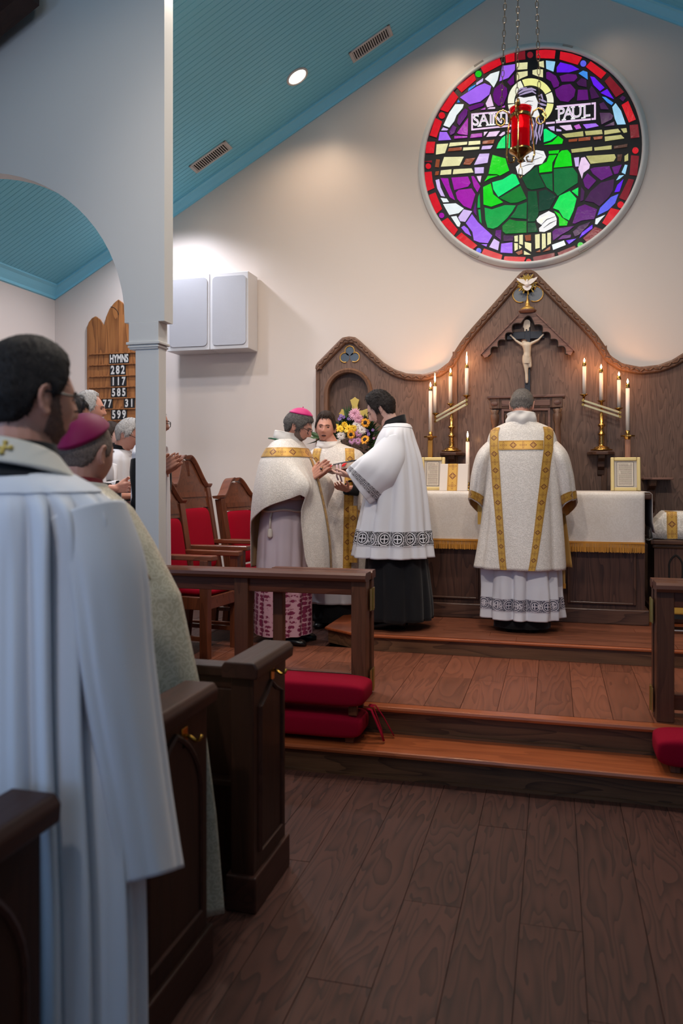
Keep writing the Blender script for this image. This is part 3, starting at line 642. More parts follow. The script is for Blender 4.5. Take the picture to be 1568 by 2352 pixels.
# tabernacle frame with carved relief
M['carved'] = wood('carved_oak', rgb(44, 28, 20), rgb(112, 80, 62), 'Z', 0.45, 1.0, 5, 0.8, 0.15)
YT = 6.80; x0, x1 = at(1124, 1000, YT).x, at(1292, 1000, YT).x; zt = at(1210, 908, YT).z
t = thing('tabernacle', 'carved oak tabernacle with columned corners in the middle of the altar', 'tabernacle', ((x0+x1)/2, 6.88, za))
MB().box(x0+0.02, x1-0.02, YT+0.02, 6.96, za+0.004, zt-0.02).build('case', M['carved'], t)
MB().box(x0-0.02, x1+0.02, YT-0.03, 6.97, zt-0.022, zt).build('cornice', M['canopy'], t, bevel=0.006)
MB().box(x0, x1, YT-0.012, YT+0.03, zt-0.105, zt-0.022).build('frieze', M['carved'], t, bevel=0.003)
MB().box(x0+0.1, x1-0.1, YT-0.02, YT-0.012, zt-0.09, zt-0.04).build('frieze_carving', M['canopy'], t, bevel=0.006)
for xa in (x0, x1-0.085):
    MB().box(xa, xa+0.085, YT-0.018, YT+0.03, zt-0.107, zt-0.024).build('corner_block', M['carved'], t, bevel=0.004)
    g = MB(); g.ball((xa+0.0425, YT-0.018, zt-0.066), (0.03, 0.009, 0.02), 16, 8).build('oval_boss', M['canopy'], t, smooth=True)
    g = MB(); xc = xa+0.0425; H_ = zt-0.107-za-0.06
    g.lathe([(0.038, 0), (0.038, 0.03), (0.028, 0.05), (0.026, 0.1), (0.034, H_*0.3), (0.024, H_*0.36), (0.034, H_*0.42), (0.027, H_*0.6), (0.024, H_*0.8), (0.034, H_*0.86), (0.036, H_*0.93), (0.026, H_*0.95), (0.04, H_)], (xc, YT+0.01, za+0.05), 16).build('column', M['carved'], t, smooth=True)
MB().box(x0, x1, YT-0.02, YT+0.05, za+0.004, za+0.06).build('base', M['carved'], t, bevel=0.004)
for b in ((x0+0.1, x0+0.118), (x1-0.118, x1-0.1)): MB().box(b[0], b[1], YT-0.006, YT+0.02, za+0.06, zt-0.107).build('inner_frame', M['canopy'], t)
MB().box(x0+0.118, x1-0.118, YT-0.005, YT+0.02, zt-0.128, zt-0.107).build('inner_frame', M['canopy'], t)
g = MB(); rnd = random.Random(5)
for k in range(3):
    xc = x0+0.19+k*0.135; zb = za+0.1
    g.capsule((xc, YT+0.014, zb), 0.05, (xc, YT+0.012, zb+0.32), 0.034, 10, 3); g.ball((xc, YT+0.006, zb+0.41), (0.026, 0.02, 0.032), 10, 7)
    for j in range(4): g.capsule((xc-0.04+0.026*j, YT+0.0, zb), 0.009, (xc-0.02+0.014*j, YT+0.0, zb+0.3), 0.006, 6, 2)
for j in range(9): g.capsule((x0+0.13+j*0.045, YT+0.014, zt-0.16), 0.008, (x0+0.13+j*0.045+rnd.uniform(-.02, .02), YT+0.012, zt-0.3-rnd.random()*0.05), 0.006, 6, 2)
g.build('relief', M['carved'], t, smooth=True)

# ------------------------------------------------------------------ candles
M['brass'] = plain('polished_brass', rgb(198, 152, 82), 0.18, 1.0); M['wax'] = NT('candle_wax'); _t = M['wax']; _t.base(rgb(232, 222, 212)); _t.rough(0.5); _t.b.inputs['Subsurface Weight'].default_value = 0.15; M['wax'] = _t.m
M['flame'] = NT('candle_flame'); _t = M['flame']; _t.base((0, 0, 0, 1)); _t.b.inputs['Emission Color'].default_value = (1, 0.62, 0.28, 1); _t.b.inputs['Emission Strength'].default_value = 28; M['flame'] = _t.m
M['brass_satin'] = plain('satin_brass_bar', rgb(214, 196, 150), 0.28, 0.9)
def candle(parent_unused, u, vb, vt, vc, vf, Y, r, label, power=1.1, group=None):
    """a candle with its brass follower and flame; pixel rows: bottom, top of wax, top of the follower, tip of the flame"""
    b, tp_, cpz, fz = at(u, vb, Y), at(u, vt, Y).z, at(u, vc, Y).z, at(u, vf, Y).z
    t = thing('candle', label, 'candle', b, group=group)
    MB().cyl((b.x, Y, b.z), (b.x, Y, tp_), r, seg=16).build('wax', M['wax'], t, smooth=True)
    c = V((b.x, Y, tp_)); h = cpz-tp_
    MB().lathe([(r*1.18, 0), (r*1.22, h*0.15), (r*1.05, h*0.3), (r*1.0, h*0.7), (r*0.75, h*0.95), (r*0.3, h)], c-V((0, 0, h*0.1)), 16).build('brass_follower', M['brass'], t, smooth=True)
    fh = fz-cpz
    fl_ = MB().lathe([(0.002, 0), (0.0065, fh*0.18), (0.0078, fh*0.35), (0.005, fh*0.65), (0.002, fh*0.88), (0.0004, fh)], (b.x, Y, cpz-0.002), 10).build('flame', M['flame'], t, smooth=True)
    lt = light('candle_light', 'POINT', (b.x, Y-0.006, cpz+fh*0.45), power, (1.0, 0.42, 0.14), size=0.012); lt.parent = t; lt.matrix_parent_inverse = mat_of(t).inverted(); fl_.visible_shadow = False
    return t
def candelabrum(pu_, vb, pans, ends, label, clabels, cand):
    Y = 7.06; b = at(pu_, vb, Y); t = thing('candelabrum', label, 'candelabrum', b, group='brass candelabra')
    zt_ = at(pu_, pans[1][1], Y).z; H_ = zt_-b.z
    pr_ = [(0.088, 0), (0.09, 0.008), (0.062, 0.014), (0.06, 0.026), (0.03, 0.036), (0.02, 0.05), (0.026, 0.062), (0.02, 0.072), (0.024, 0.085), (0.017, 0.1), (0.023, 0.11), (0.017, 0.12), (0.03, 0.136), (0.03, 0.142), (0.016, 0.15), (0.016, H_*0.47), (0.03, H_*0.49), (0.03, H_*0.52), (0.016, H_*0.54), (0.016, H_*0.72), (0.011, H_*0.74), (0.011, H_*0.95)]
    MB().lathe(pr_, b, 20).build('stem', M['brass'], t, smooth=True)
    for k, (u, v) in enumerate(pans):
        p = at(u, v, Y); MB().lathe([(0.008, -0.03), (0.012, -0.016), (0.03, -0.006), (0.036, 0.0), (0.03, 0.0), (0.01, -0.004)], p, 18).build('drip_pan', M['brass'], t, smooth=True)
        if k != 1:
            e = at(*ends[0 if k == 0 else 1], Y); MB().cyl((p.x, Y, p.z-0.025), (p.x, Y, e.z-0.02), 0.006, seg=8).build('pan_support', M['brass'], t, smooth=True)
    e0, e1 = at(*ends[0], Y), at(*ends[1], Y)
    for dz in (0.018, -0.018): MB().bar(e0+V((0, -0.018, dz)), e1+V((0, -0.018, dz)), 0.012, 0.018).build('swing_arm', M['brass_satin'], t, bevel=0.002)
    for e in (e0, e1):
        for dz in (0.018, -0.018): MB().cyl(e+V((0, -0.03, dz)), e+V((0, 0.006, dz)), 0.011, seg=12).build('pivot', M['brass'], t)
    for (u, vb_, vt, vc, vf), lb in zip(cand, clabels): candle(None, u, vb_, vt, vc, vf, Y, 0.0155, lb, group='altar candles')
    s = at(pu_, vb+1.5, Y); w = thing('candle_bracket', 'dark oak wall bracket under the '+('left' if pu_ < 1200 else 'right')+' brass candelabrum', 'bracket', (s.x, YR, s.z), group='candelabrum brackets')
    MB().xy([(s.x-0.115, YR-0.004), (s.x-0.1, YR-0.16), (s.x-0.05, YR-0.225), (s.x+0.05, YR-0.225), (s.x+0.1, YR-0.16), (s.x+0.115, YR-0.004)], s.z-0.03, s.z-0.004).build('shelf', M['altar_x'], w, bevel=0.006)
    MB().yz([(YR-0.004, s.z-0.03), (YR-0.16, s.z-0.03), (YR-0.15, s.z-0.06), (YR-0.075, s.z-0.085), (YR-0.07, s.z-0.13), (YR-0.03, s.z-0.16), (YR-0.02, s.z-0.2), (YR-0.004, s.z-0.21)], s.x-0.028, s.x+0.028).build('corbel', M['altar'], w, bevel=0.004)
candelabrum(1036.6, 1037, [(999.7, 949), (1034.7, 927), (1071.3, 908)], [(1000, 964), (1072, 924)], 'brass candelabrum with a slanted arm rising to the right',
            ['lowest of the three candles on the left candelabrum', 'middle candle on the left candelabrum', 'highest candle with a tall flame on the left candelabrum'],
            [(998.5, 948, 886, 877, 856), (1034.2, 926, 863, 855, 845), (1071.5, 907, 844, 836, 807)])
candelabrum(1381, 1034.6, [(1340.4, 906), (1380.6, 920), (1420.4, 937)], [(1338, 925), (1423, 953)], 'brass candelabrum with a slanted arm falling to the right',
            ['highest of the three candles on the right candelabrum', 'middle candle on the right candelabrum', 'lowest candle on the right candelabrum'],
            [(1341.5, 905, 840, 831, 822), (1380, 919, 855, 846, 836), (1421, 936, 871, 862, 853)])
def torch(u, label, mat, clabel, rows):
    Y = 6.90; pan = at(u, rows[5], Y); t = thing('candle_stand', label, 'candle stand', (pan.x, Y, za))
    MB().xy([(pan.x+0.052*sqrt(2)*cos(pi/8+k*pi/4)*0.8, Y+0.052*sqrt(2)*sin(pi/8+k*pi/4)*0.8) for k in range(8)], pan.z-0.008, pan.z+0.004).build('drip_plate', M['brass'], t, bevel=0.003)
    MB().lathe([(0.014, 0.0), (0.017, 0.012), (0.016, at(u, rows[0], Y).z-pan.z)], pan, 14).build('socket', M['brass'], t, smooth=True)
    MB().lathe([(0.02, -0.03), (0.03, -0.008)], pan, 8).build('collar', M['brass'], t)
    MB().box(pan.x-0.021, pan.x+0.021, Y-0.021, Y+0.021, za+0.03, pan.z-0.03).build('shaft', mat, t, bevel=0.004)
    MB().box(pan.x-0.055, pan.x+0.055, Y-0.05, Y+0.05, za+0.006, za+0.032).build('foot', mat, t, bevel=0.006)
    candle(None, u, rows[0], rows[1], rows[2], rows[3], Y, 0.0155, clabel, group='altar candles')
M['pinkoak'] = wood('pale_oak_shaft', rgb(130, 84, 62), rgb(178, 126, 100), 'Z', 0.35, 1.0, 4, 0.6, 0.3)
torch(988.3, 'brass candle stand behind the left framed card', M['brass'], 'tall thin candle on the brass stand at the far left', (992, 896, 888, 877, 0, 1003))
torch(1441, 'square wooden candle stand behind the right framed card', M['pinkoak'], 'tall candle on the wooden stand at the far right', (989, 890, 880, 869, 0, 1001))
sm = at(1073.5, 1126, 6.70); t = thing('chamber_candlestick', 'low brass candle holder with a side loop beside the missal', 'candle holder', (sm.x, 6.70, za))
MB().lathe([(0.03, 0.004), (0.032, 0.008), (0.02, 0.014), (0.018, 0.04), (0.022, 0.045), (0.018, 0.05), (0.02, 0.075)], (sm.x, 6.70, za), 16).build('socket', M['brass'], t, smooth=True)
MB().tube([(sm.x+0.02+0.016*(1-cos(a)), 6.70, za+0.045+0.012*sin(a)) for a in [2*pi*k/12 for k in range(12)]], 0.0025, 6, True).build('loop_handle', M['brass'], t, smooth=True)
candle(None, 1073.5, 1112, 1013, 1004, 990, 6.70, 0.0155, 'single white candle standing low beside the missal', group='altar candles')

# framed cards, missal cover
M['frame'] = plain('pale_gilt_frame', rgb(212, 190, 132), 0.35, 0.3, var=0.1, bscale=40); M['mat'] = plain('grey_mount_board', rgb(186, 178, 170), 0.7)
t_ = NT('printed_sheet'); tc = t_.add('ShaderNodeTexCoord'); sp = t_.add('ShaderNodeSeparateXYZ'); t_.link(tc.outputs['UV'], sp.inputs[0])
ln = t_.math('GREATER_THAN', t_.math('SINE', t_.math('MULTIPLY', sp.outputs[1], 6.283*30)), 0.1); cm = t_.add('ShaderNodeCombineXYZ'); t_.link(t_.math('MULTIPLY', sp.outputs[0], 60), cm.inputs[0]); t_.link(t_.math('FLOOR', t_.math('MULTIPLY', sp.outputs[1], 30)), cm.inputs[1])
wdn = t_.math('GREATER_THAN', t_.noise(cm.outputs[0], 1.0, 1), 0.42); par = t_.math('GREATER_THAN', t_.noise(cm.outputs[0], 0.09, 0), 0.3)
ins = t_.math('MULTIPLY', t_.math('LESS_THAN', t_.math('ABSOLUTE', t_.math('SUBTRACT', sp.outputs[0], 0.5)), 0.42), t_.math('LESS_THAN', t_.math('ABSOLUTE', t_.math('SUBTRACT', sp.outputs[1], 0.5)), 0.46))
t_.base(t_.mix(t_.math('MULTIPLY', t_.math('MULTIPLY', ln, ins), t_.math('MULTIPLY', wdn, par)), rgb(206, 196, 182), rgb(120, 108, 96))); t_.rough(0.6); M['print'] = t_.m
def card(u0, u1, v0, v1, Y, label):
    a, b = at(u0, v0, Y), at(u1, v1, Y); b.z = za+0.006; w, h = b.x-a.x, a.z-b.z; t = thing('altar_card', label, 'framed card', ((a.x+b.x)/2, Y, b.z), group='framed altar cards')
    t.rotation_euler = (R(-7), 0, 0); f = 0.028
    def L(g): g.M = mat_of(t); return g
    for bx in ((-w/2, -w/2+f, 0, h), (w/2-f, w/2, 0, h)): L(MB()).box(bx[0], bx[1], -0.012, 0.012, bx[2], bx[3]).build('frame_side', M['frame'], t, bevel=0.005)
    for bx in ((0, f), (h-f, h)): L(MB()).box(-w/2+f, w/2-f, -0.0115, 0.0115, bx[0], bx[1]).build('frame_rail', M['frame'], t, bevel=0.005)
    L(MB()).box(-w/2+f, w/2-f, 0.0, 0.006, f, h-f).build('mount', M['mat'], t)
    x0_, x1_, z0_, z1_ = -w/2+f+0.022, w/2-f-0.026, f+0.012, h-f-0.012
    L(MB()).box(x0_-0.003, x1_+0.003, -0.001, 0.001, z0_-0.003, z1_+0.003).build('ruled_border', M['gap'], t)
    g = L(MB()); i = [g.addv(p) for p in ((x0_, -0.0016, z0_), (x1_, -0.0016, z0_), (x1_, -0.0016, z1_), (x0_, -0.0016, z1_))]; g.face(i, [(0, 0), (1, 0), (1, 1), (0, 1)]); g.build('sheet', M['print'], t)
    L(MB()).box(-0.02, 0.02, 0.006, 0.03, 0, h*0.6).build('easel_strut', M['gap'], t)
card(966, 1021, 1050, 1129, 6.78, 'gilt framed card partly hidden behind the white missal')
card(1402, 1471, 1050, 1127, 6.74, 'gilt framed card at the right end of the altar')
a, b = at(1008, 1063, 6.52), at(1073, 1127, 6.52); w, h = b.x-a.x, a.z-za-0.006
t = thing('missal', 'white covered missal with a gold band propped on the altar', 'missal', ((a.x+b.x)/2, 6.52, za+0.006)); t.rotation_euler = (R(-14), 0, R(-3))
g = MB(); g.M = mat_of(t); g.box(-w/2, w/2, 0, 0.035, 0, h).build('cover', M['linen'], t, bevel=0.004)
g = MB(); g.M = mat_of(t); bw = w*0.36; n = 8
band_uv(g, [(-bw/2-0.01, -0.002, h*k/n) for k in range(n+1)], [(bw/2-0.01, -0.002, h*k/n) for k in range(n+1)]).build('gold_band', M['orphrey'], t)
g = MB(); g.M = mat_of(t); g.bar((0, 0.03, h*0.7), (0, 0.14, 0.03), 0.02).build('easel_strut', M['altar'], t)
# shelf on the right wing
p = at(1510, 1097, YR-0.1); t = thing('wall_shelf', 'small dark oak shelf on a corbel right of the framed card', 'shelf', (p.x, YR, p.z))
MB().box(at(1474, 1097, YR-0.1).x, at(1543, 1097, YR-0.1).x, YR-0.2, YR, p.z-0.018, p.z).build('shelf_board', M['canopy'], t, bevel=0.005)
xx = at(1497, 1100, YR-0.1).x; MB().yz([(YR, p.z-0.018), (YR-0.16, p.z-0.018), (YR-0.14, p.z-0.07), (YR-0.06, p.z-0.1), (YR-0.05, p.z-0.2), (YR, p.z-0.3)], xx-0.03, xx+0.03).build('corbel', M['altar'], t, bevel=0.004)

# credence table, draped vessel, low stool
x0, Yc = at(1502, 1300, 6.5).x, 6.5; zc_ = at(1540, 1240, 6.5).z
t = thing('credence_table', 'dark oak side table with a pointed arch panel right of the altar', 'side table', (x0+0.4, 6.7, PRED))
MB().box(x0, x0+0.55, Yc, 6.95, PRED, zc_-0.06).build('body', M['altar'], t)
MB().box(x0-0.03, x0+0.58, Yc-0.03, 6.98, zc_-0.035, zc_).build('table_top', M['altar_x'], t, bevel=0.008)
MB().box(x0-0.015, x0+0.565, Yc-0.015, 6.96, zc_-0.065, zc_-0.035).build('top_moulding', M['altar_x'], t, bevel=0.01)
a0, a1, zsp_ = at(1536, 1300, Yc).x, at(1567, 1300, Yc).x, at(1550, 1300, Yc).z
ar = [(a0, PRED+0.1)]+[(a1-(a1-a0)*cos(R(60*k/8)), zsp_+(a1-a0)*sin(R(60*k/8))) for k in range(9)]+[(a0+(a1-a0)*cos(R(60*(8-k)/8)), zsp_+(a1-a0)*sin(R(60*(8-k)/8))) for k in range(1, 9)]+[(a1, PRED+0.1)]
MB().tube([V((x, Yc-0.002, z)) for x, z in ar], 0.007, 6).build('pointed_arch', M['gap'], t)
MB().box(x0-0.02, x0+0.57, Yc-0.02, 6.95, PRED, PRED+0.1).build('plinth', M['altar_x'], t, bevel=0.006)
tc_ = thing('veil', 'white brocade veil with a gold band draped over vessels on the side table', 'veil', (x0+0.45, 6.68, zc_))
zt2 = at(1540, 1177, 6.6).z
def veil(i, j):
    x = x0-0.07+0.69*i; y = Yc+0.0+0.42*j; ex = min(i*0.69/0.15, (1-i)*0.69/0.15, 1.0); ey = min(j/0.12, (1-j)/0.3, 1.0); k = min(ex, ey)
    if i < 0.05: return (x+0.03, y, zc_-0.045*(1-i/0.05)*(0.3+j*0.5)+0.006+0.003*sin(j*20))
    return (x, y+0.02*(1-ey), zc_+0.004+(zt2-zc_)*max(0, min(1, k))**0.85+0.006*noise.noise((x*9, y*9, 3)))
MB().grid(veil, 44, 26).build('cloth', M['brocade'], tc_, smooth=True, solid=0.004)
xb0, xb1 = at(1532, 1200, Yc).x, at(1556, 1200, Yc).x; n = 18; Lp, Rp = [], []
for k in range(n+1):
    j = k/n*0.6
    for lst, xx in ((Lp, xb0), (Rp, xb1)): p_ = veil((xx-x0+0.07)/0.69, j); lst.append((p_[0], p_[1]-0.006, p_[2]+0.004))
band_uv(MB(), Lp, Rp).build('gold_band', M['orphrey'], tc_)
p0 = at(1526, 1388, 6.0); t = thing('kneeling_stool', 'low black stool with a mustard cushion behind the right rail', 'stool', (p0.x+0.3, 6.1, PRED))
M['mustard'] = cloth('mustard_cloth', rgb(192, 150, 62), 0.7)
z1_ = at(1540, 1388, 6.0).z; z0_ = at(1540, 1412, 6.0).z
MB().box(p0.x, p0.x+0.55, 6.0, 6.3, z0_, z1_).build('cushion', M['mustard'], t, bevel=0.015, seg=3)
MB().box(p0.x+0.005, p0.x+0.545, 6.005, 6.295, z0_-0.03, z0_).build('seat_board', M['black'], t)
for xa in (p0.x+0.02, p0.x+0.5):
    for ya in (6.02, 6.26): MB().box(xa, xa+0.035, ya, ya+0.03, PRED, z0_-0.02).build('leg', M['black'], t)
MB().bar((p0.x+0.05, 6.03, PRED+0.025), (p0.x+0.5, 6.03, PRED+0.025), 0.008).build('stretcher', M['register'], t)
# ------------------------------------------------------------------ round stained glass window
YG = 7.25; wl_, wr_ = at(974, 372, YG).x, at(1474, 340, YG).x; RW = (wr_-wl_)/2; WC = V(((wl_+wr_)/2, YG, at(1223, 357, YG).z))
win = struct('window_1', WC); tag(win, 'round stained glass window of a bearded saint in green robes')
M['lead'] = plain('lead_came', rgb(16, 16, 22), 0.55)
MB().cyl(WC+V((0, 0.0, 0)), WC+V((0, 0.015, 0)), RW, seg=96).build('lead_came', M['lead'], win)
g = MB(); pr = [(1.0, 0.012), (1.0, -0.012), (1.008, -0.02), (1.03, -0.02), (1.034, -0.012), (1.056, -0.009), (1.06, 0.012)]
g.loop_loft([[WC+V((RW*r*cos(2*pi*k/96), y, RW*r*sin(2*pi*k/96))) for k in range(96)] for r, y in pr], False).build('window_frame', M['white'], win, smooth=True)
M['clip'] = plain('grey_clip', rgb(150, 144, 138), 0.5)
for a in (117, 70.5, 240, 298): 
    g = MB(); c = WC+V((RW*1.04*cos(R(a)), -0.014, RW*1.04*sin(R(a)))); tn = V((-sin(R(a)), 0, cos(R(a))))
    g.bar(c-tn*0.045, c+tn*0.045, 0.016, 0.014, (0, -1, 0)).build('frame_clip', M['clip'], win)
GL = {'R': (205, 0, 26), 'D': (120, 8, 26), 'g': (0, 190, 10), 'V': (158, 98, 246), 'v': (98, 14, 240), 'W': (228, 248, 255), 'L': (150, 205, 250), 'B': (62, 140, 232), 'l': (206, 180, 246),
      'P': (92, 4, 112), 'p': (62, 8, 70), 'M': (160, 0, 166), 'k': (232, 200, 240), 'm': (188, 90, 196), 'C': (226, 222, 168), 'c': (178, 174, 108), 'N': (140, 64, 28), 'n': (70, 36, 22),
      '1': (0, 212, 0), '2': (0, 236, 118), '3': (0, 160, 66), '4': (0, 108, 48), '5': (0, 74, 34), '6': (0, 54, 34), '7': (0, 120, 34), '8': (0, 222, 84), 'H': (252, 250, 150), 'h': (255, 255, 214), 'F': (250, 248, 252), 'Y': (168, 152, 190), 'b': (92, 96, 236)}
def glass(k, c):
    t = NT('stained_glass_'+str(k)); co = t.coords('Object', rnd=True); n = t.noise(co, 16, 4, 0.6, 0.6); fine = t.noise(co, 110, 2)
    base = rgb(*c); d = tuple(x*0.62 for x in base[:3])+(1,); e = tuple(min(1, x*1.25+0.01) for x in base[:3])+(1,)
    cc = t.mix(t.math('MULTIPLY_ADD', fine, 0.35, t.math('MULTIPLY', n, 0.75)), d, e)
    t.base(tuple(x*0.25 for x in base[:3])+(1,)); t.link(cc, t.b.inputs['Emission Color']); t.b.inputs['Emission Strength'].default_value = 1.0
    t.rough(0.2); t.bump(n, 0.5, 0.004); return t.m
GM = {k: glass(i, c) for i, (k, c) in enumerate(GL.items())}
Q = {'a': (960, 100), 'b': (1220, 100), 'c': (960, 350), 'd': (1220, 350)}
def wp(q, x, y): ox, oy = Q[q]; p = at(ox+x/6.031, oy+y/6.031, YG-0.006); return (p.x, p.z)
def pane(poly, k, y0=-0.007, y1=0.004, name='pane'):
    MB().xz(poly, YG+y0, YG+y1).build(name, GM[k], win)
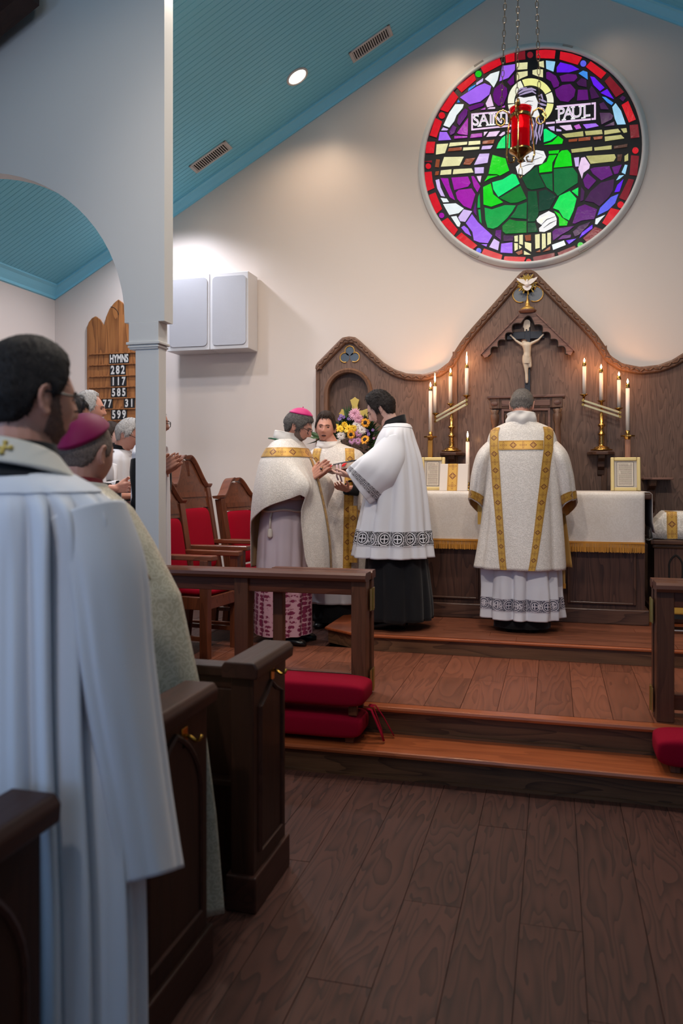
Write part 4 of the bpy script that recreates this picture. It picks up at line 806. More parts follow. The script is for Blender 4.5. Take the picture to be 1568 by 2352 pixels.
PANES = """
aR 860 320 1130 205 1155 285 910 415|aR 1205 150 1335 135 1335 240 1215 265|aD 1348 135 1480 100 1485 215 1348 230|aR 535 605 770 415 800 500 600 675|aR 310 915 485 655 555 740 410 950
aR 240 1030 330 1080 255 1300 160 1270|aR 115 1360 235 1360 215 1515 105 1515|aV 580 745 700 665 820 590 920 550 1010 590 985 700 860 800 710 840|aV 1165 310 1340 285 1340 360 1250 470 1125 520
aW 925 490 1000 420 1125 380 1100 500 1045 605 985 530|aB 690 660 700 620 795 565 790 585|al 805 575 805 545 900 478 895 520|aW 515 840 630 840 615 890 530 990 500 1070 430 1160 350 1130 430 960
aB 555 775 580 810 540 815|al 320 1200 345 1160 415 1185 400 1200|aV 280 1340 300 1225 395 1225 455 1330|aP 1035 700 1060 620 1150 550 1230 620 1235 700 1180 840 1110 860 1050 800|aP 1235 530 1325 430 1330 550 1280 580
aP 690 880 850 825 910 830 900 860 720 925|ak 935 830 1000 700 1045 860 955 880|am 865 915 930 885 930 910|ak 960 905 990 885 1065 880 1065 900|am 1145 885 1200 855 1200 880|aP 540 1100 560 1000 650 900 685 920 675 990 570 1135
aP 430 1230 480 1130 530 1160 500 1240 450 1265|aM 540 1235 690 1030 685 1265 560 1250|aM 500 1280 680 1280 680 1300 500 1315|aM 735 1255 885 1240 885 1290 720 1305|ak 910 1225 960 1220 910 1280|ak 945 1290 985 1225 1130 1210 1080 1280
ak 1120 1275 1170 1225 1200 1220 1200 1250 1150 1280|ak 1225 1215 1280 1195 1275 1230|aC 245 1535 255 1395 415 1385 370 1515|aC 425 1425 440 1375 680 1360 675 1395|aC 695 1405 700 1355 860 1345 860 1390|aC 620 1480 625 1440 850 1430 845 1460
aN 410 1490 425 1450 605 1435 600 1475|aN 890 1390 895 1350 1055 1330 1045 1380|al 875 1465 890 1420 1030 1410 1000 1455|aC 1365 270 1515 260 1510 350 1365 360|aC 1365 400 1515 380 1515 440 1440 470 1365 510
a2 1085 1450 1110 1380 1160 1310 1205 1275 1205 1445|a2 1222 1265 1270 1250 1270 1445 1222 1445
c1 1030 35 1210 85 1230 160 1260 250 1130 320 1090 300 975 295|c1 920 400 965 325 1100 320 985 360|c2 1025 415 1170 375 1300 295 1350 310 1405 430 1110 615 1040 510|c1 900 480 1005 430 1040 580 1175 690 1010 750 905 720
c7 1130 630 1415 460 1500 640 1380 690 1280 700|c3 920 765 1020 790 1200 730 1350 735 1300 820 1230 910 1100 1030 1040 1055 960 1040 930 930|c4 1380 735 1505 688 1500 920 1275 900 1340 820|c7 1165 1020 1265 925 1360 950 1500 955 1500 1110 1210 1125 1170 1090
c3 820 765 830 620 850 570 858 765|c3 830 795 860 790 878 985 850 950|cM 460 350 690 335 725 420 690 470 500 520|cM 735 330 770 330 860 470 820 550 770 470|cM 520 560 560 520 740 500 790 580 730 780 630 740 540 640
cM 310 355 415 360 440 480 510 660 440 620 380 500|cP 765 800 795 690 810 880 770 830|ck 810 330 875 325 860 415 835 390|cl 775 170 850 20 985 15 960 140|cl 780 210 910 205 905 285 785 290|cC 315 195 360 65 630 60 570 180
cC 305 310 315 250 460 235 455 300|cC 480 300 490 235 740 220 765 275|cN 625 165 660 90 790 75 720 170|cN 232 200 250 95 300 100 285 205|cN 232 315 240 265 290 258 280 310|cD 85 125 190 110 190 140
cR 90 275 185 265 200 400 225 490 125 535 100 400|cR 150 590 240 555 330 780 250 850 180 690|cR 320 960 410 905 550 1070 495 1150|cR 520 1180 600 1110 820 1290 750 1345|cR 870 1420 910 1330 1165 1420 1140 1520|cR 1175 1530 1195 1440 1490 1450 1450 1550
cl 240 385 290 370 310 480 370 610 315 600 265 500|cW 310 630 395 640 425 685 345 690|cW 345 715 520 705 630 775 560 840 430 865|cW 455 890 530 880 585 980 570 1030 540 1020|cl 555 900 630 790 745 815 650 960 580 950
cV 660 980 745 855 830 970 1025 1150 965 1255 850 1245 770 1215 750 1100|cV 595 1040 635 1015 690 1060 735 1160 650 1110|cV 875 1272 955 1272 945 1305|cl 985 1310 1050 1195 1125 1240 1105 1355|cV 1140 1385 1150 1265 1305 1245 1305 1395
cP 1065 1150 1075 1080 1150 1075 1145 1215|cp 1180 1150 1320 1155 1310 1225 1180 1230|cC 1330 1160 1380 1150 1380 1235 1335 1235|cC 1400 1145 1450 1140 1450 1280 1400 1265|cC 1330 1255 1380 1260 1380 1340 1335 1365|cC 1395 1280 1435 1310 1400 1340
cN 1475 1150 1560 1140 1560 1220 1490 1225|cC 1475 1240 1565 1260 1565 1375 1480 1320|cC 1465 1360 1560 1415 1465 1415|cN 1350 1385 1440 1350 1445 1400 1390 1420
bR 65 95 190 85 335 95 320 205 65 195|bR 400 110 560 140 700 190 640 290 390 215|bR 820 245 1035 405 965 485 755 320|bD 1085 450 1280 670 1170 740 1015 520|bp 1220 760 1260 720 1305 750 1270 800|bR 1250 850 1340 795 1445 1050 1350 1090|bD 1360 1130 1475 1120 1495 1295 1375 1310
bL 200 235 330 250 305 385 205 345|bv 350 395 350 330 400 260 560 300 660 355 520 395|bB 655 410 715 375 775 395 780 495|bv 815 455 870 465 1010 610 950 655 860 570|bv 960 680 1050 630 1140 765 1040 720|bB 980 735 1030 745 1135 820 1110 850 1050 810
bL 1120 880 1165 825 1240 930 1305 1115 1190 1120 1155 1040|bC 105 255 170 240 175 330 110 310|bC 15 370 90 355 160 360 160 465 90 450 15 420|bP 205 400 240 390 340 450 385 545 375 590 310 610 270 520 205 480|bP 390 450 500 420 620 430 635 470 590 520 420 525
bp 625 540 690 480 760 500 765 600 650 575|bP 325 640 430 575 540 560 610 640 590 730 510 805 400 790 345 720|bP 645 640 775 640 790 775 630 785|bp 805 640 830 585 870 630 940 740 830 765|bp 940 835 1000 810 1070 910 960 905|bp 945 960 1090 960 1135 1000 1110 1050 970 1120
bp 1010 1145 1145 1080 1150 1130|bl 230 1155 320 1145 320 1210 265 1190|bl 345 1180 415 1195 415 1212 345 1212|bk 390 1140 545 1125 570 1190 480 1200|bm 590 1140 660 1115 690 1170 620 1185|bV 715 1120 890 1105 930 1140 760 1175
bc 425 1255 715 1215 720 1280 480 1300|bc 740 1215 975 1195 985 1250 755 1270|bc 1010 1205 1200 1180 1235 1225 1010 1260|bc 1240 1180 1315 1170 1325 1225 1280 1235|bc 1015 1290 1240 1265 1285 1310 1020 1350|bN 515 1330 640 1315 630 1350 515 1360|bN 650 1310 820 1290 815 1335 650 1350|bN 855 1295 985 1280 980 1315 870 1330
bc 550 1465 840 1430 840 1480 560 1510|bc 870 1440 1110 1410 1110 1460 875 1480|bn 1140 1420 1330 1390 1325 1430 1145 1455|b2 170 1190 200 1180 350 1275 260 1340 170 1365|b1 370 1280 440 1330 425 1385 175 1400 290 1360|b1 240 1490 385 1475 370 1520 240 1525
d1 245 40 350 35 290 140 285 260 110 280 105 190 210 130|d1 380 10 420 -25 500 -35 545 20 565 185 310 210 340 100|d4 310 230 575 210 640 300 640 420 500 510 365 600 315 540|d4 125 310 290 290 295 540 210 480|d5 -130 350 80 190 100 300 190 480 0 515 -60 490|d5 -50 540 70 535 100 820 90 880 45 955 -50 960
d6 105 540 200 515 345 610 250 780 105 820|d8 300 770 390 600 530 535 625 640 585 800 520 940 440 900 380 800|d8 560 535 650 485 645 605|d1 315 810 390 850 420 900 505 960 490 1010 385 1015 380 900|d5 -50 975 50 975 90 1100 -50 1110
dk 650 225 690 75 740 65 810 170 800 220 720 280 700 360|dl 590 75 660 65 655 190 610 195|dc 760 50 1150 25 1170 70 1140 120 820 155|dc 1290 50 1340 15 1340 110 1290 125|dn 1190 30 1260 25 1240 120 1190 120|dP 815 230 870 210 1080 190 1125 310 970 385 850 290|dP 1115 205 1250 170 1200 290 1150 300
dP 715 380 775 290 895 390 790 510 740 470|dp 740 670 820 540 960 420 1145 370 1130 520 1070 620 940 745 860 690|dp 675 680 690 480 735 540 720 660|dP 570 980 640 760 740 720 910 790 870 920 700 940 600 985|dP 290 1100 330 1060 590 1020 520 1080 410 1140 300 1220
dp 575 1100 660 1020 820 960 780 1020 660 1140 600 1165|dP 365 1210 430 1150 550 1140 540 1180 420 1200|dL 1250 275 1295 170 1330 175 1300 300|dL 1175 385 1215 320 1280 315 1220 365|dv 1150 550 1190 450 1275 370 1220 540|db 915 870 950 770 1100 620 1205 575 1160 700 1060 800|dW 880 990 890 920 1020 865 960 930 910 995
dv 665 1185 700 1110 845 1000 845 1050|dv 480 1220 620 1195 520 1270|dW 285 1280 450 1220 475 1280 300 1350|dD 1380 40 1490 50 1465 320 1360 310|dD 1345 365 1420 380 1320 670 1215 630|dR 1100 770 1225 800 1050 1015 980 975|dD 880 1030 1010 1080 780 1260 715 1190|dD 360 1390 600 1290 630 1340 390 1450|dD 20 1450 320 1390 325 1490 40 1545
dC 50 1140 115 1130 115 1320 55 1335|dC 145 1125 195 1125 200 1310 145 1345|dC 220 1115 270 1110 270 1260 220 1285|dN 60 1380 120 1345 125 1380|dN 160 1375 260 1300 260 1350
dF 110 880 240 812 320 850 350 920 345 1000 280 1050 180 1100 110 1095 105 1050 150 1010 80 960 70 930|dh 80 930 140 900 240 870 200 930 150 935 165 960 140 985 90 965
ck 735 970 755 970 755 1190 735 1200""".replace('\n', '|').split('|')
for s_ in PANES[:-1]:
    s_ = s_.strip()
    if not s_: continue
    tk = s_.split(); n_ = [float(x) for x in tk[1:]]; pane([wp(tk[0][0], n_[i], n_[i+1]) for i in range(0, len(n_), 2)], tk[0][1])
for q, x, y, r, k in (('a', 835, 420, 44, 'g'), ('a', 328, 995, 44, 'R'), ('a', 1550, 155, 42, 'D'), ('b', 718, 275, 42, 'b'), ('b', 1440, 1480, 44, 'R'), ('c', 140, 190, 38, 'R'), ('c', 325, 872, 36, 'M'), ('c', 838, 1360, 36, 'b'), ('c', 1530, 1510, 38, 'R'), ('d', 1235, 725, 46, 'R'), ('d', 680, 1285, 42, 'g')):
    pane([wp(q, x+r*cos(2*pi*i/12), y+r*sin(2*pi*i/12)) for i in range(12)], k)
# halo, head, hands in overview coordinates
def ov(x, y): p = at(950+x/2.851, 80+y/2.851, YG-0.006); return (p.x, p.z)
hc = (765, 437)
for a0, a1, k in ((28, 112, 'H'), (116, 184, 'h'), (188, 236, 'h'), (-48, -6, 'H'), (-2, 24, 'h')):
    A = [a0+(a1-a0)*i/10 for i in range(11)]
    pane([ov(hc[0]+150*cos(R(a)), hc[1]-152*sin(R(a))) for a in A]+[ov(hc[0]+108*cos(R(a)), hc[1]-108*sin(R(a))) for a in A[::-1]], k)
pane([ov(*p) for p in ((668, 420), (690, 405), (720, 412), (760, 405), (795, 398), (812, 440), (806, 480), (822, 520), (815, 545), (780, 535), (740, 530), (690, 505), (668, 470))], 'F')
pane([ov(*p) for p in ((715, 805), (760, 770), (800, 755), (850, 762), (866, 800), (840, 842), (790, 852), (760, 885), (720, 916), (680, 908), (668, 865), (700, 840), (735, 830))], 'F')
def strip(pts, w, k, dy=-0.009, nm='pane'):
    n = len(pts); L, Rr = [], []
    for i, p in enumerate(pts):
        a, b = pts[max(i-1, 0)], pts[min(i+1, n-1)]; dx, dy_ = b[0]-a[0], b[1]-a[1]; l = sqrt(dx*dx+dy_*dy_) or 1
        ww = w*(0.35 if i in (0, n-1) else 1)/2; L.append((p[0]-dy_/l*ww, p[1]+dx/l*ww)); Rr.append((p[0]+dy_/l*ww, p[1]-dx/l*ww))
    MB().xz([ov(*p) for p in L+Rr[::-1]], YG+dy, YG+0.003).build(nm, GM[k] if k != '#' else M['lead'], win)
for pts, w in ((((680, 385), (720, 362), (770, 352), (800, 362)), 13), (((690, 395), (730, 380), (775, 368), (800, 385)), 10), (((675, 372), (700, 352), (740, 345)), 8), (((815, 400), (835, 392), (845, 420)), 14), (((820, 420), (845, 430), (868, 440)), 12), (((815, 445), (840, 455), (868, 462)), 12), (((820, 470), (845, 485), (860, 500)), 12),
               (((775, 545), (785, 580), (778, 620), (790, 660), (775, 712)), 12), (((795, 545), (805, 590), (796, 630), (808, 670), (800, 715)), 12), (((815, 545), (828, 590), (818, 640), (828, 690)), 12), (((838, 560), (845, 590), (836, 640), (830, 665)), 9), (((765, 590), (770, 640), (765, 690)), 8)):
    strip(pts, w, 'Y')
for pts, w in ((((725, 447), (750, 434), (782, 436)), 4), (((738, 468), (760, 458), (778, 466)), 4), (((752, 467), (768, 465)), 8), (((736, 476), (765, 474)), 2.5), (((672, 462), (690, 457), (706, 466)), 3), (((712, 470), (716, 500), (706, 510)), 2.5), (((730, 818), (780, 822), (840, 800)), 4), (((735, 838), (790, 832)), 4), (((790, 768), (850, 790)), 3), (((700, 868), (750, 850), (790, 845)), 4)):
    strip(pts, w, '#', -0.0095, 'painted_line')
for pts, w in (((815, 1185), (860, 1165)), 4), (((835, 1245), (870, 1210), (925, 1190)), 5), (((850, 1265), (890, 1235), (932, 1215)), 5):
    strip(pts, w, '#', -0.0095, 'painted_line')
# name band and lettering
for q, k, p in (('a', 'k', (735, 990, 735, 970, 1210, 930, 1210, 948)), ('a', 'k', (735, 992, 757, 990, 757, 1178, 735, 1180)), ('a', 'k', (735, 1202, 735, 1182, 1290, 1125, 1290, 1145)), ('b', 'k', (350, 885, 350, 862, 822, 822, 822, 842)), ('b', 'k', (832, 840, 832, 818, 892, 813, 892, 835)), ('b', 'k', (868, 838, 892, 836, 892, 1026, 868, 1028)), ('b', 'k', (200, 1115, 200, 1092, 325, 1080, 325, 1102)), ('b', 'k', (340, 1100, 340, 1078, 822, 1036, 822, 1058)), ('b', 'k', (832, 1056, 832, 1034, 892, 1029, 892, 1051))):
    pane([wp(q, p[i], p[i+1]) for i in range(0, 8, 2)], k)
def letter(ch, q, x, y, H_, sq=0.9):
    p = wp(q, x, y); s_ = H_/6.031/F*7.2/0.70
    for nm, c, bold, dy, ex in (('letter', 'F', 0.008, -0.0075, 0.003), ('letter_core', 'm', -0.016, -0.011, 0.001)):
        o = text_obj(ch, s_, GM[c], win, Matrix.Translation((p[0], YG+dy, p[1])) @ UPRIGHT, nm, bold*s_*2.2, ex, sq)
    w = s_*0.3
    sw = s_*0.13; hz = s_*0.36
    feet = {'A': ((-.3, -1), (.3, -1)), 'I': ((0, -1), (0, 1)), 'N': ((-.26, -1), (.26, 1), (-.28, 1)), 'T': ((0, -1),), 'P': ((-.2, -1), (-.22, 1)), 'U': ((-.26, 1), (.26, 1)), 'L': ((-.2, -1), (-.2, 1)), 'S': ()}[ch]
    for fx, sg in feet:
        c = V((p[0]+fx*s_*sq, YG-0.007, p[1]+sg*hz)); MB().box(c.x-sw, c.x+sw, YG-0.0095, YG+0.002, c.z-s_*0.028, c.z+s_*0.028).build('serif', GM['F'], win)
for ch, x, y in (('S', 800, 1068), ('A', 908, 1058), ('I', 1005, 1048), ('N', 1095, 1040), ('T', 1225, 1028)): letter(ch, 'a', x, y, 150)
for ch, x, y in (('P', 408, 977), ('A', 512, 967), ('U', 628, 955), ('L', 762, 942)): letter(ch, 'b', x, y, 152)
# ------------------------------------------------------------------ loudspeakers, hymn board
M['grille'] = plain('silver_grey_grille_cloth', rgb(172, 172, 178), 0.6, bump=0.5, bscale=500); M['spk'] = plain('speaker_white_paint', rgb(206, 204, 206), 0.45)
p0, p1 = at(570, 622, 7.01), at(570, 800, 7.01); xr, zt_, zb_ = p0.x, p0.z, p1.z; xm = at(482, 700, 7.01).x; xl = at(384, 700, 7.01).x
for i, (a, b) in enumerate(((xl, xm-0.004), (xm, xr))):
    t = thing('loudspeaker', ('grey-fronted white loudspeaker box half hidden by the arch wall', 'grey-fronted white loudspeaker box farther from the arch wall')[i], 'speaker', ((a+b)/2, 7.14, zb_), group='wall loudspeakers')
    MB().box(a, b, 7.01, 7.255, zb_+0.003, zt_).build('cabinet', M['spk'], t, bevel=0.006)
    g = MB(); r = 0.04; x0, x1, z0, z1 = a+0.028, b-0.022, zb_+0.04, zt_-0.035
    g.xz([(cx+r*cos(R(q)), cz+r*sin(R(q))) for cx, cz, q0 in ((x1-r, z1-r, 0), (x0+r, z1-r, 90), (x0+r, z0+r, 180), (x1-r, z0+r, 270)) for q in range(q0, q0+91, 15)], 7.002, 7.012).build('grille', M['grille'], t, bevel=0.003)
    MB().box(a+0.05, b-0.05, 7.25, YW-0.001, zb_+0.1, zb_+0.3).build('wall_bracket', M['black'], t)
YB = 7.245; M['hymn'] = wood('honey_oak_board', rgb(98, 56, 26), rgb(166, 108, 60), 'Z', 0.38, 1.0, 8, 1.0, 0.2)
hu = [(199, 1010), (199, 752), (203, 740), (210, 731), (219, 726), (229, 733), (238.5, 748), (243, 728), (251, 709), (261, 696), (271, 687.5)]
hl = [at(u, v, YB) for u, v in hu]; cxh = hl[-1].x; poly = [(p.x, p.z) for p in hl]+[(2*cxh-p.x, p.z) for p in hl[::-1][1:]]
t = thing('hymn_board', 'honey oak hymn board with three pointed tops and number rails', 'hymn board', (cxh, YB, hl[0].z))
MB().xz([p for p in poly if p[0] <= cxh+1e-6]+[(cxh, hl[0].z)], YB, YW-0.002).build('board', M['hymn'], t, bevel=0.006)
MB().xz([p for p in poly if p[0] >= cxh-1e-6]+[(cxh, hl[0].z)], YB, YW-0.002).build('board', M['hymn'], t, bevel=0.006)
xa = at(206, 900, YB).x
rails = [at(271, v, YB).z for v in (811, 836.6, 863, 888.5, 914, 939, 965)]
for z in rails: MB().box(xa, 2*cxh-xa, YB-0.016, YB, z-0.009, z+0.003).build('number_rail', M['hymn'], t, bevel=0.003)
MB().tube([V((cxh-0.085+0.1*sin(R(a)), YB-0.001, at(251, 705, YB).z-0.13+0.13*cos(R(a)))) for a in range(0, 80, 10)], 0.0025, 5).build('carved_groove', M['gap'], t)
M['card'] = plain('black_number_card', rgb(18, 20, 26), 0.55); M['digit'] = plain('white_digit', rgb(214, 212, 208), 0.6)
def hcard(txt, u, row, label, wd, sq=0.72):
    z0, z1 = rails[row+1]+0.003, rails[row]-0.010; c = at(u, 900, YB); h = z1-z0; c.z = z0; t = thing('hymn_card', label, 'number card', (c.x, YB-0.008, z0), group='cards on the hymn board')
    MB().box(c.x-wd/2, c.x+wd/2, YB-0.010, YB-0.005, z0, z1).build('card', M['card'], t)
    text_obj(txt, h*1.12, M['digit'], t, Matrix.Translation((c.x, YB-0.0105, z0+h*0.5)) @ UPRIGHT, 'digit', 0.004, 0.0006, sq)
W1 = 0.062; ordn = ['first', 'second', 'third']; rn = ['first', 'second', 'third', 'fourth', 'fifth']
hcard('HYMNS', 274.3, 0, 'wide black card reading HYMNS at the top of the hymn board', 0.222, 0.56)
for row, (num, uc) in enumerate((('282', 271.5), ('117', 273), ('585', 273.8), (None, 0), ('599', 274.2))):
    if not num: continue
    for k, ch in enumerate(num): hcard(ch, uc+(k-1)*11.7, row+1, f'black card with white {ch}, {ordn[k]} figure of the number {num} in the {rn[row]} hymn row', W1)
for k, ch in enumerate('77'): hcard(ch, 241.5+k*11.7, 4, ['left', 'right'][k]+' black card of the pair reading 77 on the hymn board', W1)
for k, ch in enumerate('31'): hcard(ch, 292+k*11.7, 4, ['left', 'right'][k]+' black card of the pair reading 31 beside the column', W1)

# ------------------------------------------------------------------ communion rails with folded gates
YRL = 4.28
def rail(name, label, xa, xb, posts, grp):
    t = thing(name, label, 'communion rail', ((xa+xb)/2, YRL, S2), group=grp); zt = 0.985
    MB().loop_loft([[(x, YRL+dy, zt+dz) for dy, dz in ((-0.07, -0.045), (-0.075, -0.03), (-0.07, -0.012), (-0.055, 0), (0.055, 0), (0.07, -0.012), (0.075, -0.03), (0.07, -0.045))] for x in (xa, xb)]).build('handrail', M['rail_x'], t)
    MB().box(xa+0.02, xb-0.02, YRL-0.03, YRL+0.03, zt-0.125, zt-0.044).build('top_band', M['rail_x'], t, bevel=0.004)
    for x in posts: MB().box(x-0.042, x+0.042, YRL-0.045, YRL+0.045, S2, zt-0.044).build('post', M['rail_z'], t, bevel=0.005)
    return t
xl_ = at(868, 1312, YRL).x-0.055; xr_ = at(1503, 1325, YRL).x
rail('communion_rail', 'brown oak communion rail in front of the red chairs', -2.262, xl_, [-2.21, at(560, 1400, YRL).x, xl_-0.045], 'communion rails')
rail('communion_rail', 'brown oak communion rail at the right edge', xr_, 2.4, [xr_+0.045, 1.35, 2.2], 'communion rails')
M['hinge'] = plain('aged_brass', rgb(190, 166, 100), 0.3, 0.9)
def gate(label, xa, xb, hx, sgn):
    t = thing('rail_gate', label, 'gate', ((xa+xb)/2, 4.42, S2), group='gates folded behind the communion rails'); zt = 0.985; y0, y1 = 4.372, 4.43
    MB().loop_loft([[(x, 4.40+dy, zt+dz) for dy, dz in ((-0.038, -0.045), (-0.042, -0.03), (-0.04, -0.012), (-0.03, 0.0), (0.04, 0), (0.05, -0.02), (0.045, -0.045))] for x in (xa, xb)]).build('gate_cap', M['rail_x'], t)
    MB().box(xa+0.03, xb-0.03, y0, y1, zt-0.125, zt-0.044).build('top_band', M['rail_x'], t, bevel=0.003)
    for x in (xa+0.035, xb-0.035): MB().box(x-0.03, x+0.03, y0, y1, S2+0.012, zt-0.044).build('stile', M['rail_z'], t, bevel=0.004)
    MB().box(xa+0.06, xb-0.06, y0, y1, S2+0.03, S2+0.11).build('bottom_rail', M['rail_x'], t, bevel=0.003)
    for z in (0.83, 0.38):
        MB().box(hx-0.004 if sgn < 0 else hx, hx if sgn < 0 else hx+0.004, 4.29, 4.40, z-0.06, z+0.06).build('hinge', M['hinge'], t)
        MB().cyl((hx+sgn*0.006, 4.345, z-0.062), (hx+sgn*0.006, 4.345, z+0.062), 0.007, seg=10).build('hinge_pin', M['hinge'], t)
gate('oak gate folded back behind the rail by the chairs', at(628, 1310, 4.40).x, xl_+0.004, xl_+0.006, 1)
gate('oak gate folded back behind the right-edge rail', xr_-0.004, xr_+0.72, xr_-0.006, -1)

# ------------------------------------------------------------------ red kneelers on the first step
t_ = NT('red_kneeler_cloth'); co = t_.coords(rnd=False); t_.base(t_.mix(t_.noise(co, 300, 2), rgb(122, 0, 30), rgb(166, 3, 42))); t_.rough(0.9); t_.b.inputs['Specular IOR Level'].default_value = 0.15; t_.bump(t_.noise(co, 500, 2), 0.3, 0.002); M['red'] = t_.m
def cushion(label, xa, xb, ya, yb, z0, z1, grp='red kneelers', feet=0.04):
    t = thing('kneeler', label, 'kneeler', ((xa+xb)/2, (ya+yb)/2, z0-feet), group=grp); w, d, h = xb-xa, yb-ya, z1-z0
    def f(i, j):
        a = 2*pi*i; c, s = cos(a), sin(a); e = 0.16; k = lambda v: (abs(v)**e)*(1 if v > 0 else -1)
        b = -pi/2+pi*j; cb, sb = cos(b), sin(b); e2 = 0.26; kb = (abs(cb)**e2); ks = (abs(sb)**0.42)*(1 if sb > 0 else -1)
        X, Y = k(c)*kb, k(s)*kb
        return ((xa+xb)/2+w/2*X, (ya+yb)/2+d/2*Y, (z0+z1)/2+h/2*(ks if sb < 0 else ks*(1-0.0*abs(X))))
    MB().grid(f, 64, 22, wrap=True).build('cushion', M['red'], t, smooth=True)
    for x in (xa+0.06, xa+w*0.5, xb-0.09):
        for y in (ya+0.035, yb-0.06): MB().box(x, x+0.045, y, y+0.03, z0-feet, z0+0.012).build('foot', M['chair'], t, bevel=0.003)
    return t
kx1 = at(834, 1700, 3.94).x; kw = 1.05
ca = cushion('red kneeler at the bottom of the pair on the step', kx1-kw, kx1-0.012, 3.925, 4.145, S1+0.026, S1+0.145, feet=0.026)
cb = cushion('red kneeler on top of the pair on the step', kx1-kw, kx1+0.008, 3.915, 4.15, S1+0.190, S1+0.315, feet=0.044)
rx0 = at(1507, 1715, 3.94).x; cushion('red kneeler on the step at the right edge', rx0, rx0+1.05, 3.91, 4.15, S1+0.028, S1+0.165, feet=0.028)
t = thing('kneeler_tie', 'red cloth ties hanging from the stacked kneelers', 'ties', (kx1+0.02, 4.05, S1+0.1))
for k, (dx, dy) in enumerate(((0.012, 0.06), (0.035, 0.10), (0.02, -0.02))):
    x = kx1; g = MB(); pts = [(x-0.002, 4.03+dy*0.6, S1+0.17), (x+0.018+dx*0.3, 4.03+dy*0.7, S1+0.165), (x+0.03+dx, 4.03+dy*0.8, S1+0.11), (x+0.045+dx*1.6, 4.03+dy*0.8, S1+0.05), (x+0.05+dx*2.2, 4.02+dy*0.8, S1+0.012)]
    g.tube(pts, 0.015, 6, flat=0.22).build('tie', M['red'], t, smooth=True)

# ------------------------------------------------------------------ pews
Xp = -1.0
M['brasshook'] = plain('brass_hook', rgb(196, 150, 70), 0.25, 1.0)
def pew_end(t, x1, ya, yb, zt, th=0.075, lancet=True, slope=0.0):
    """end panel facing the aisle at x = x1, from ya (near) to yb (far)"""
    g = MB(); g.yz([(ya+0.03, 0), (ya+0.03, zt-0.06), (yb-0.03, zt-0.06+slope), (yb-0.03, 0)], x1-th, x1).build('end_panel', M['pew_z'], t, bevel=0.006)
    MB().loop_loft([[(x, y, zt+z+(slope if y > (ya+yb)/2 else 0)) for x, z in ((x1-th-0.022, -0.058), (x1-th-0.026, -0.02), (x1-th-0.012, 0), (x1+0.012, 0), (x1+0.026, -0.02), (x1+0.022, -0.058))] for y in (ya, yb)]).build('end_cap', M['pew_y'], t, bevel=0.006)
    MB().box(x1-th-0.014, x1+0.014, ya+0.012, yb-0.012, 0, 0.125).build('end_base', M['pew_y'], t, bevel=0.006)
    w = yb-ya; c = (ya+yb)/2; hw = w/2-0.085; zs = zt-0.32 if lancet else zt-0.17
    if lancet: pts = [(c-hw, 0.2)]+[(c+hw-2*hw*cos(R(60*k/8)), zs+2*hw*sin(R(60*k/8))*0.8) for k in range(9)]+[(c-hw+2*hw*cos(R(60*(8-k)/8)), zs+2*hw*sin(R(60*(8-k)/8))*0.8) for k in range(1, 9)]+[(c+hw, 0.2)]
    else: pts = [(c-hw, 0.19), (c-hw, zs), (c-hw*0.4, zs+0.03), (c, zs+0.06), (c+hw*0.4, zs+0.03), (c+hw, zs), (c+hw, 0.19)]
    MB().yz(pts, x1-0.004, x1+0.004).build('inset_panel', M['pew_z'], t)
    MB().tube([V((x1+0.002, y, z)) for y, z in pts], 0.010, 6, True).build('panel_moulding', M['pew_y'], t)
def hook(t, x, y, z):
    MB().box(x, x+0.004, y-0.018, y+0.018, z-0.03, z+0.03).build('hook_plate', M['brasshook'], t, bevel=0.002)
    MB().tube([(x, y, z+0.006), (x+0.02, y, z+0.004), (x+0.036, y, z-0.006), (x+0.05, y, z-0.002), (x+0.056, y, z+0.012)], [0.006, 0.006, 0.006, 0.005, 0.006], 8).build('hook', M['brasshook'], t, smooth=True)
nA, fA = on_z(592, 2108, 0), on_z(637, 1985, 0)
t = thing('pew_screen', 'dark wooden screen with a thick end post before the front pew', 'pew screen', (-1.1, 2.75, 0))
pew_end(t, Xp-0.005, nA.y, fA.y+0.02, 0.868, 0.085, False)
MB().box(-3.6, Xp-0.095, 2.70, 2.735, 0.0, 0.80).build('back_panel', M['pew_z'], t)
MB().box(-3.6, Xp-0.085, 2.675, 2.765, 0.78, 0.822).build('top_rail', M['pew_x'], t, bevel=0.008)
for k in range(5): MB().box(-3.5+k*0.5, -3.08+k*0.5, 2.688, 2.70, 0.42, 0.74).build('raised_panel', M['pew_z'], t, bevel=0.006)
MB().box(-3.6, Xp-0.09, 2.64, 2.72, 0.40, 0.425).build('book_ledge', M['pew_x'], t, bevel=0.004)
MB().box(-3.6, Xp-0.09, 2.68, 2.72, 0.0, 0.1).build('plinth', M['pew_x'], t)
hook(t, Xp-0.005, fA.y-0.16, 0.79)
def pew(label, x1, ya, yb, zt, hk=True):
    t = thing('pew', label, 'pew', (x1-1.2, (ya+yb)/2, 0), group='pews')
    pew_end(t, x1, ya, yb, zt)
    MB().yz([(ya+0.05, 0.1), (ya+0.085, 0.1), (ya+0.07, zt-0.06), (ya+0.035, zt-0.06)], -3.6, x1-0.075).build('back', M['pew_x'], t)
    MB().box(-3.6, x1-0.07, ya+0.015, ya+0.085, zt-0.065, zt-0.03).build('back_rail', M['pew_x'], t, bevel=0.008)
    MB().box(-3.6, x1-0.075, ya+0.08, yb-0.05, 0.42, 0.45).build('seat', M['pew_x'], t, bevel=0.006)
    if hk: hook(t, x1, yb-0.19, zt-0.115)
    return t
fB = on_z(487, 2215, 0)
pew('dark pew with a brass hook behind the bishop in the cream cope', fB.x-0.012, 1.80, fB.y+0.02, 0.868)
pew('dark pew at the bottom left corner behind the priest in white', -0.955, 0.82, 1.365, 0.886, False)

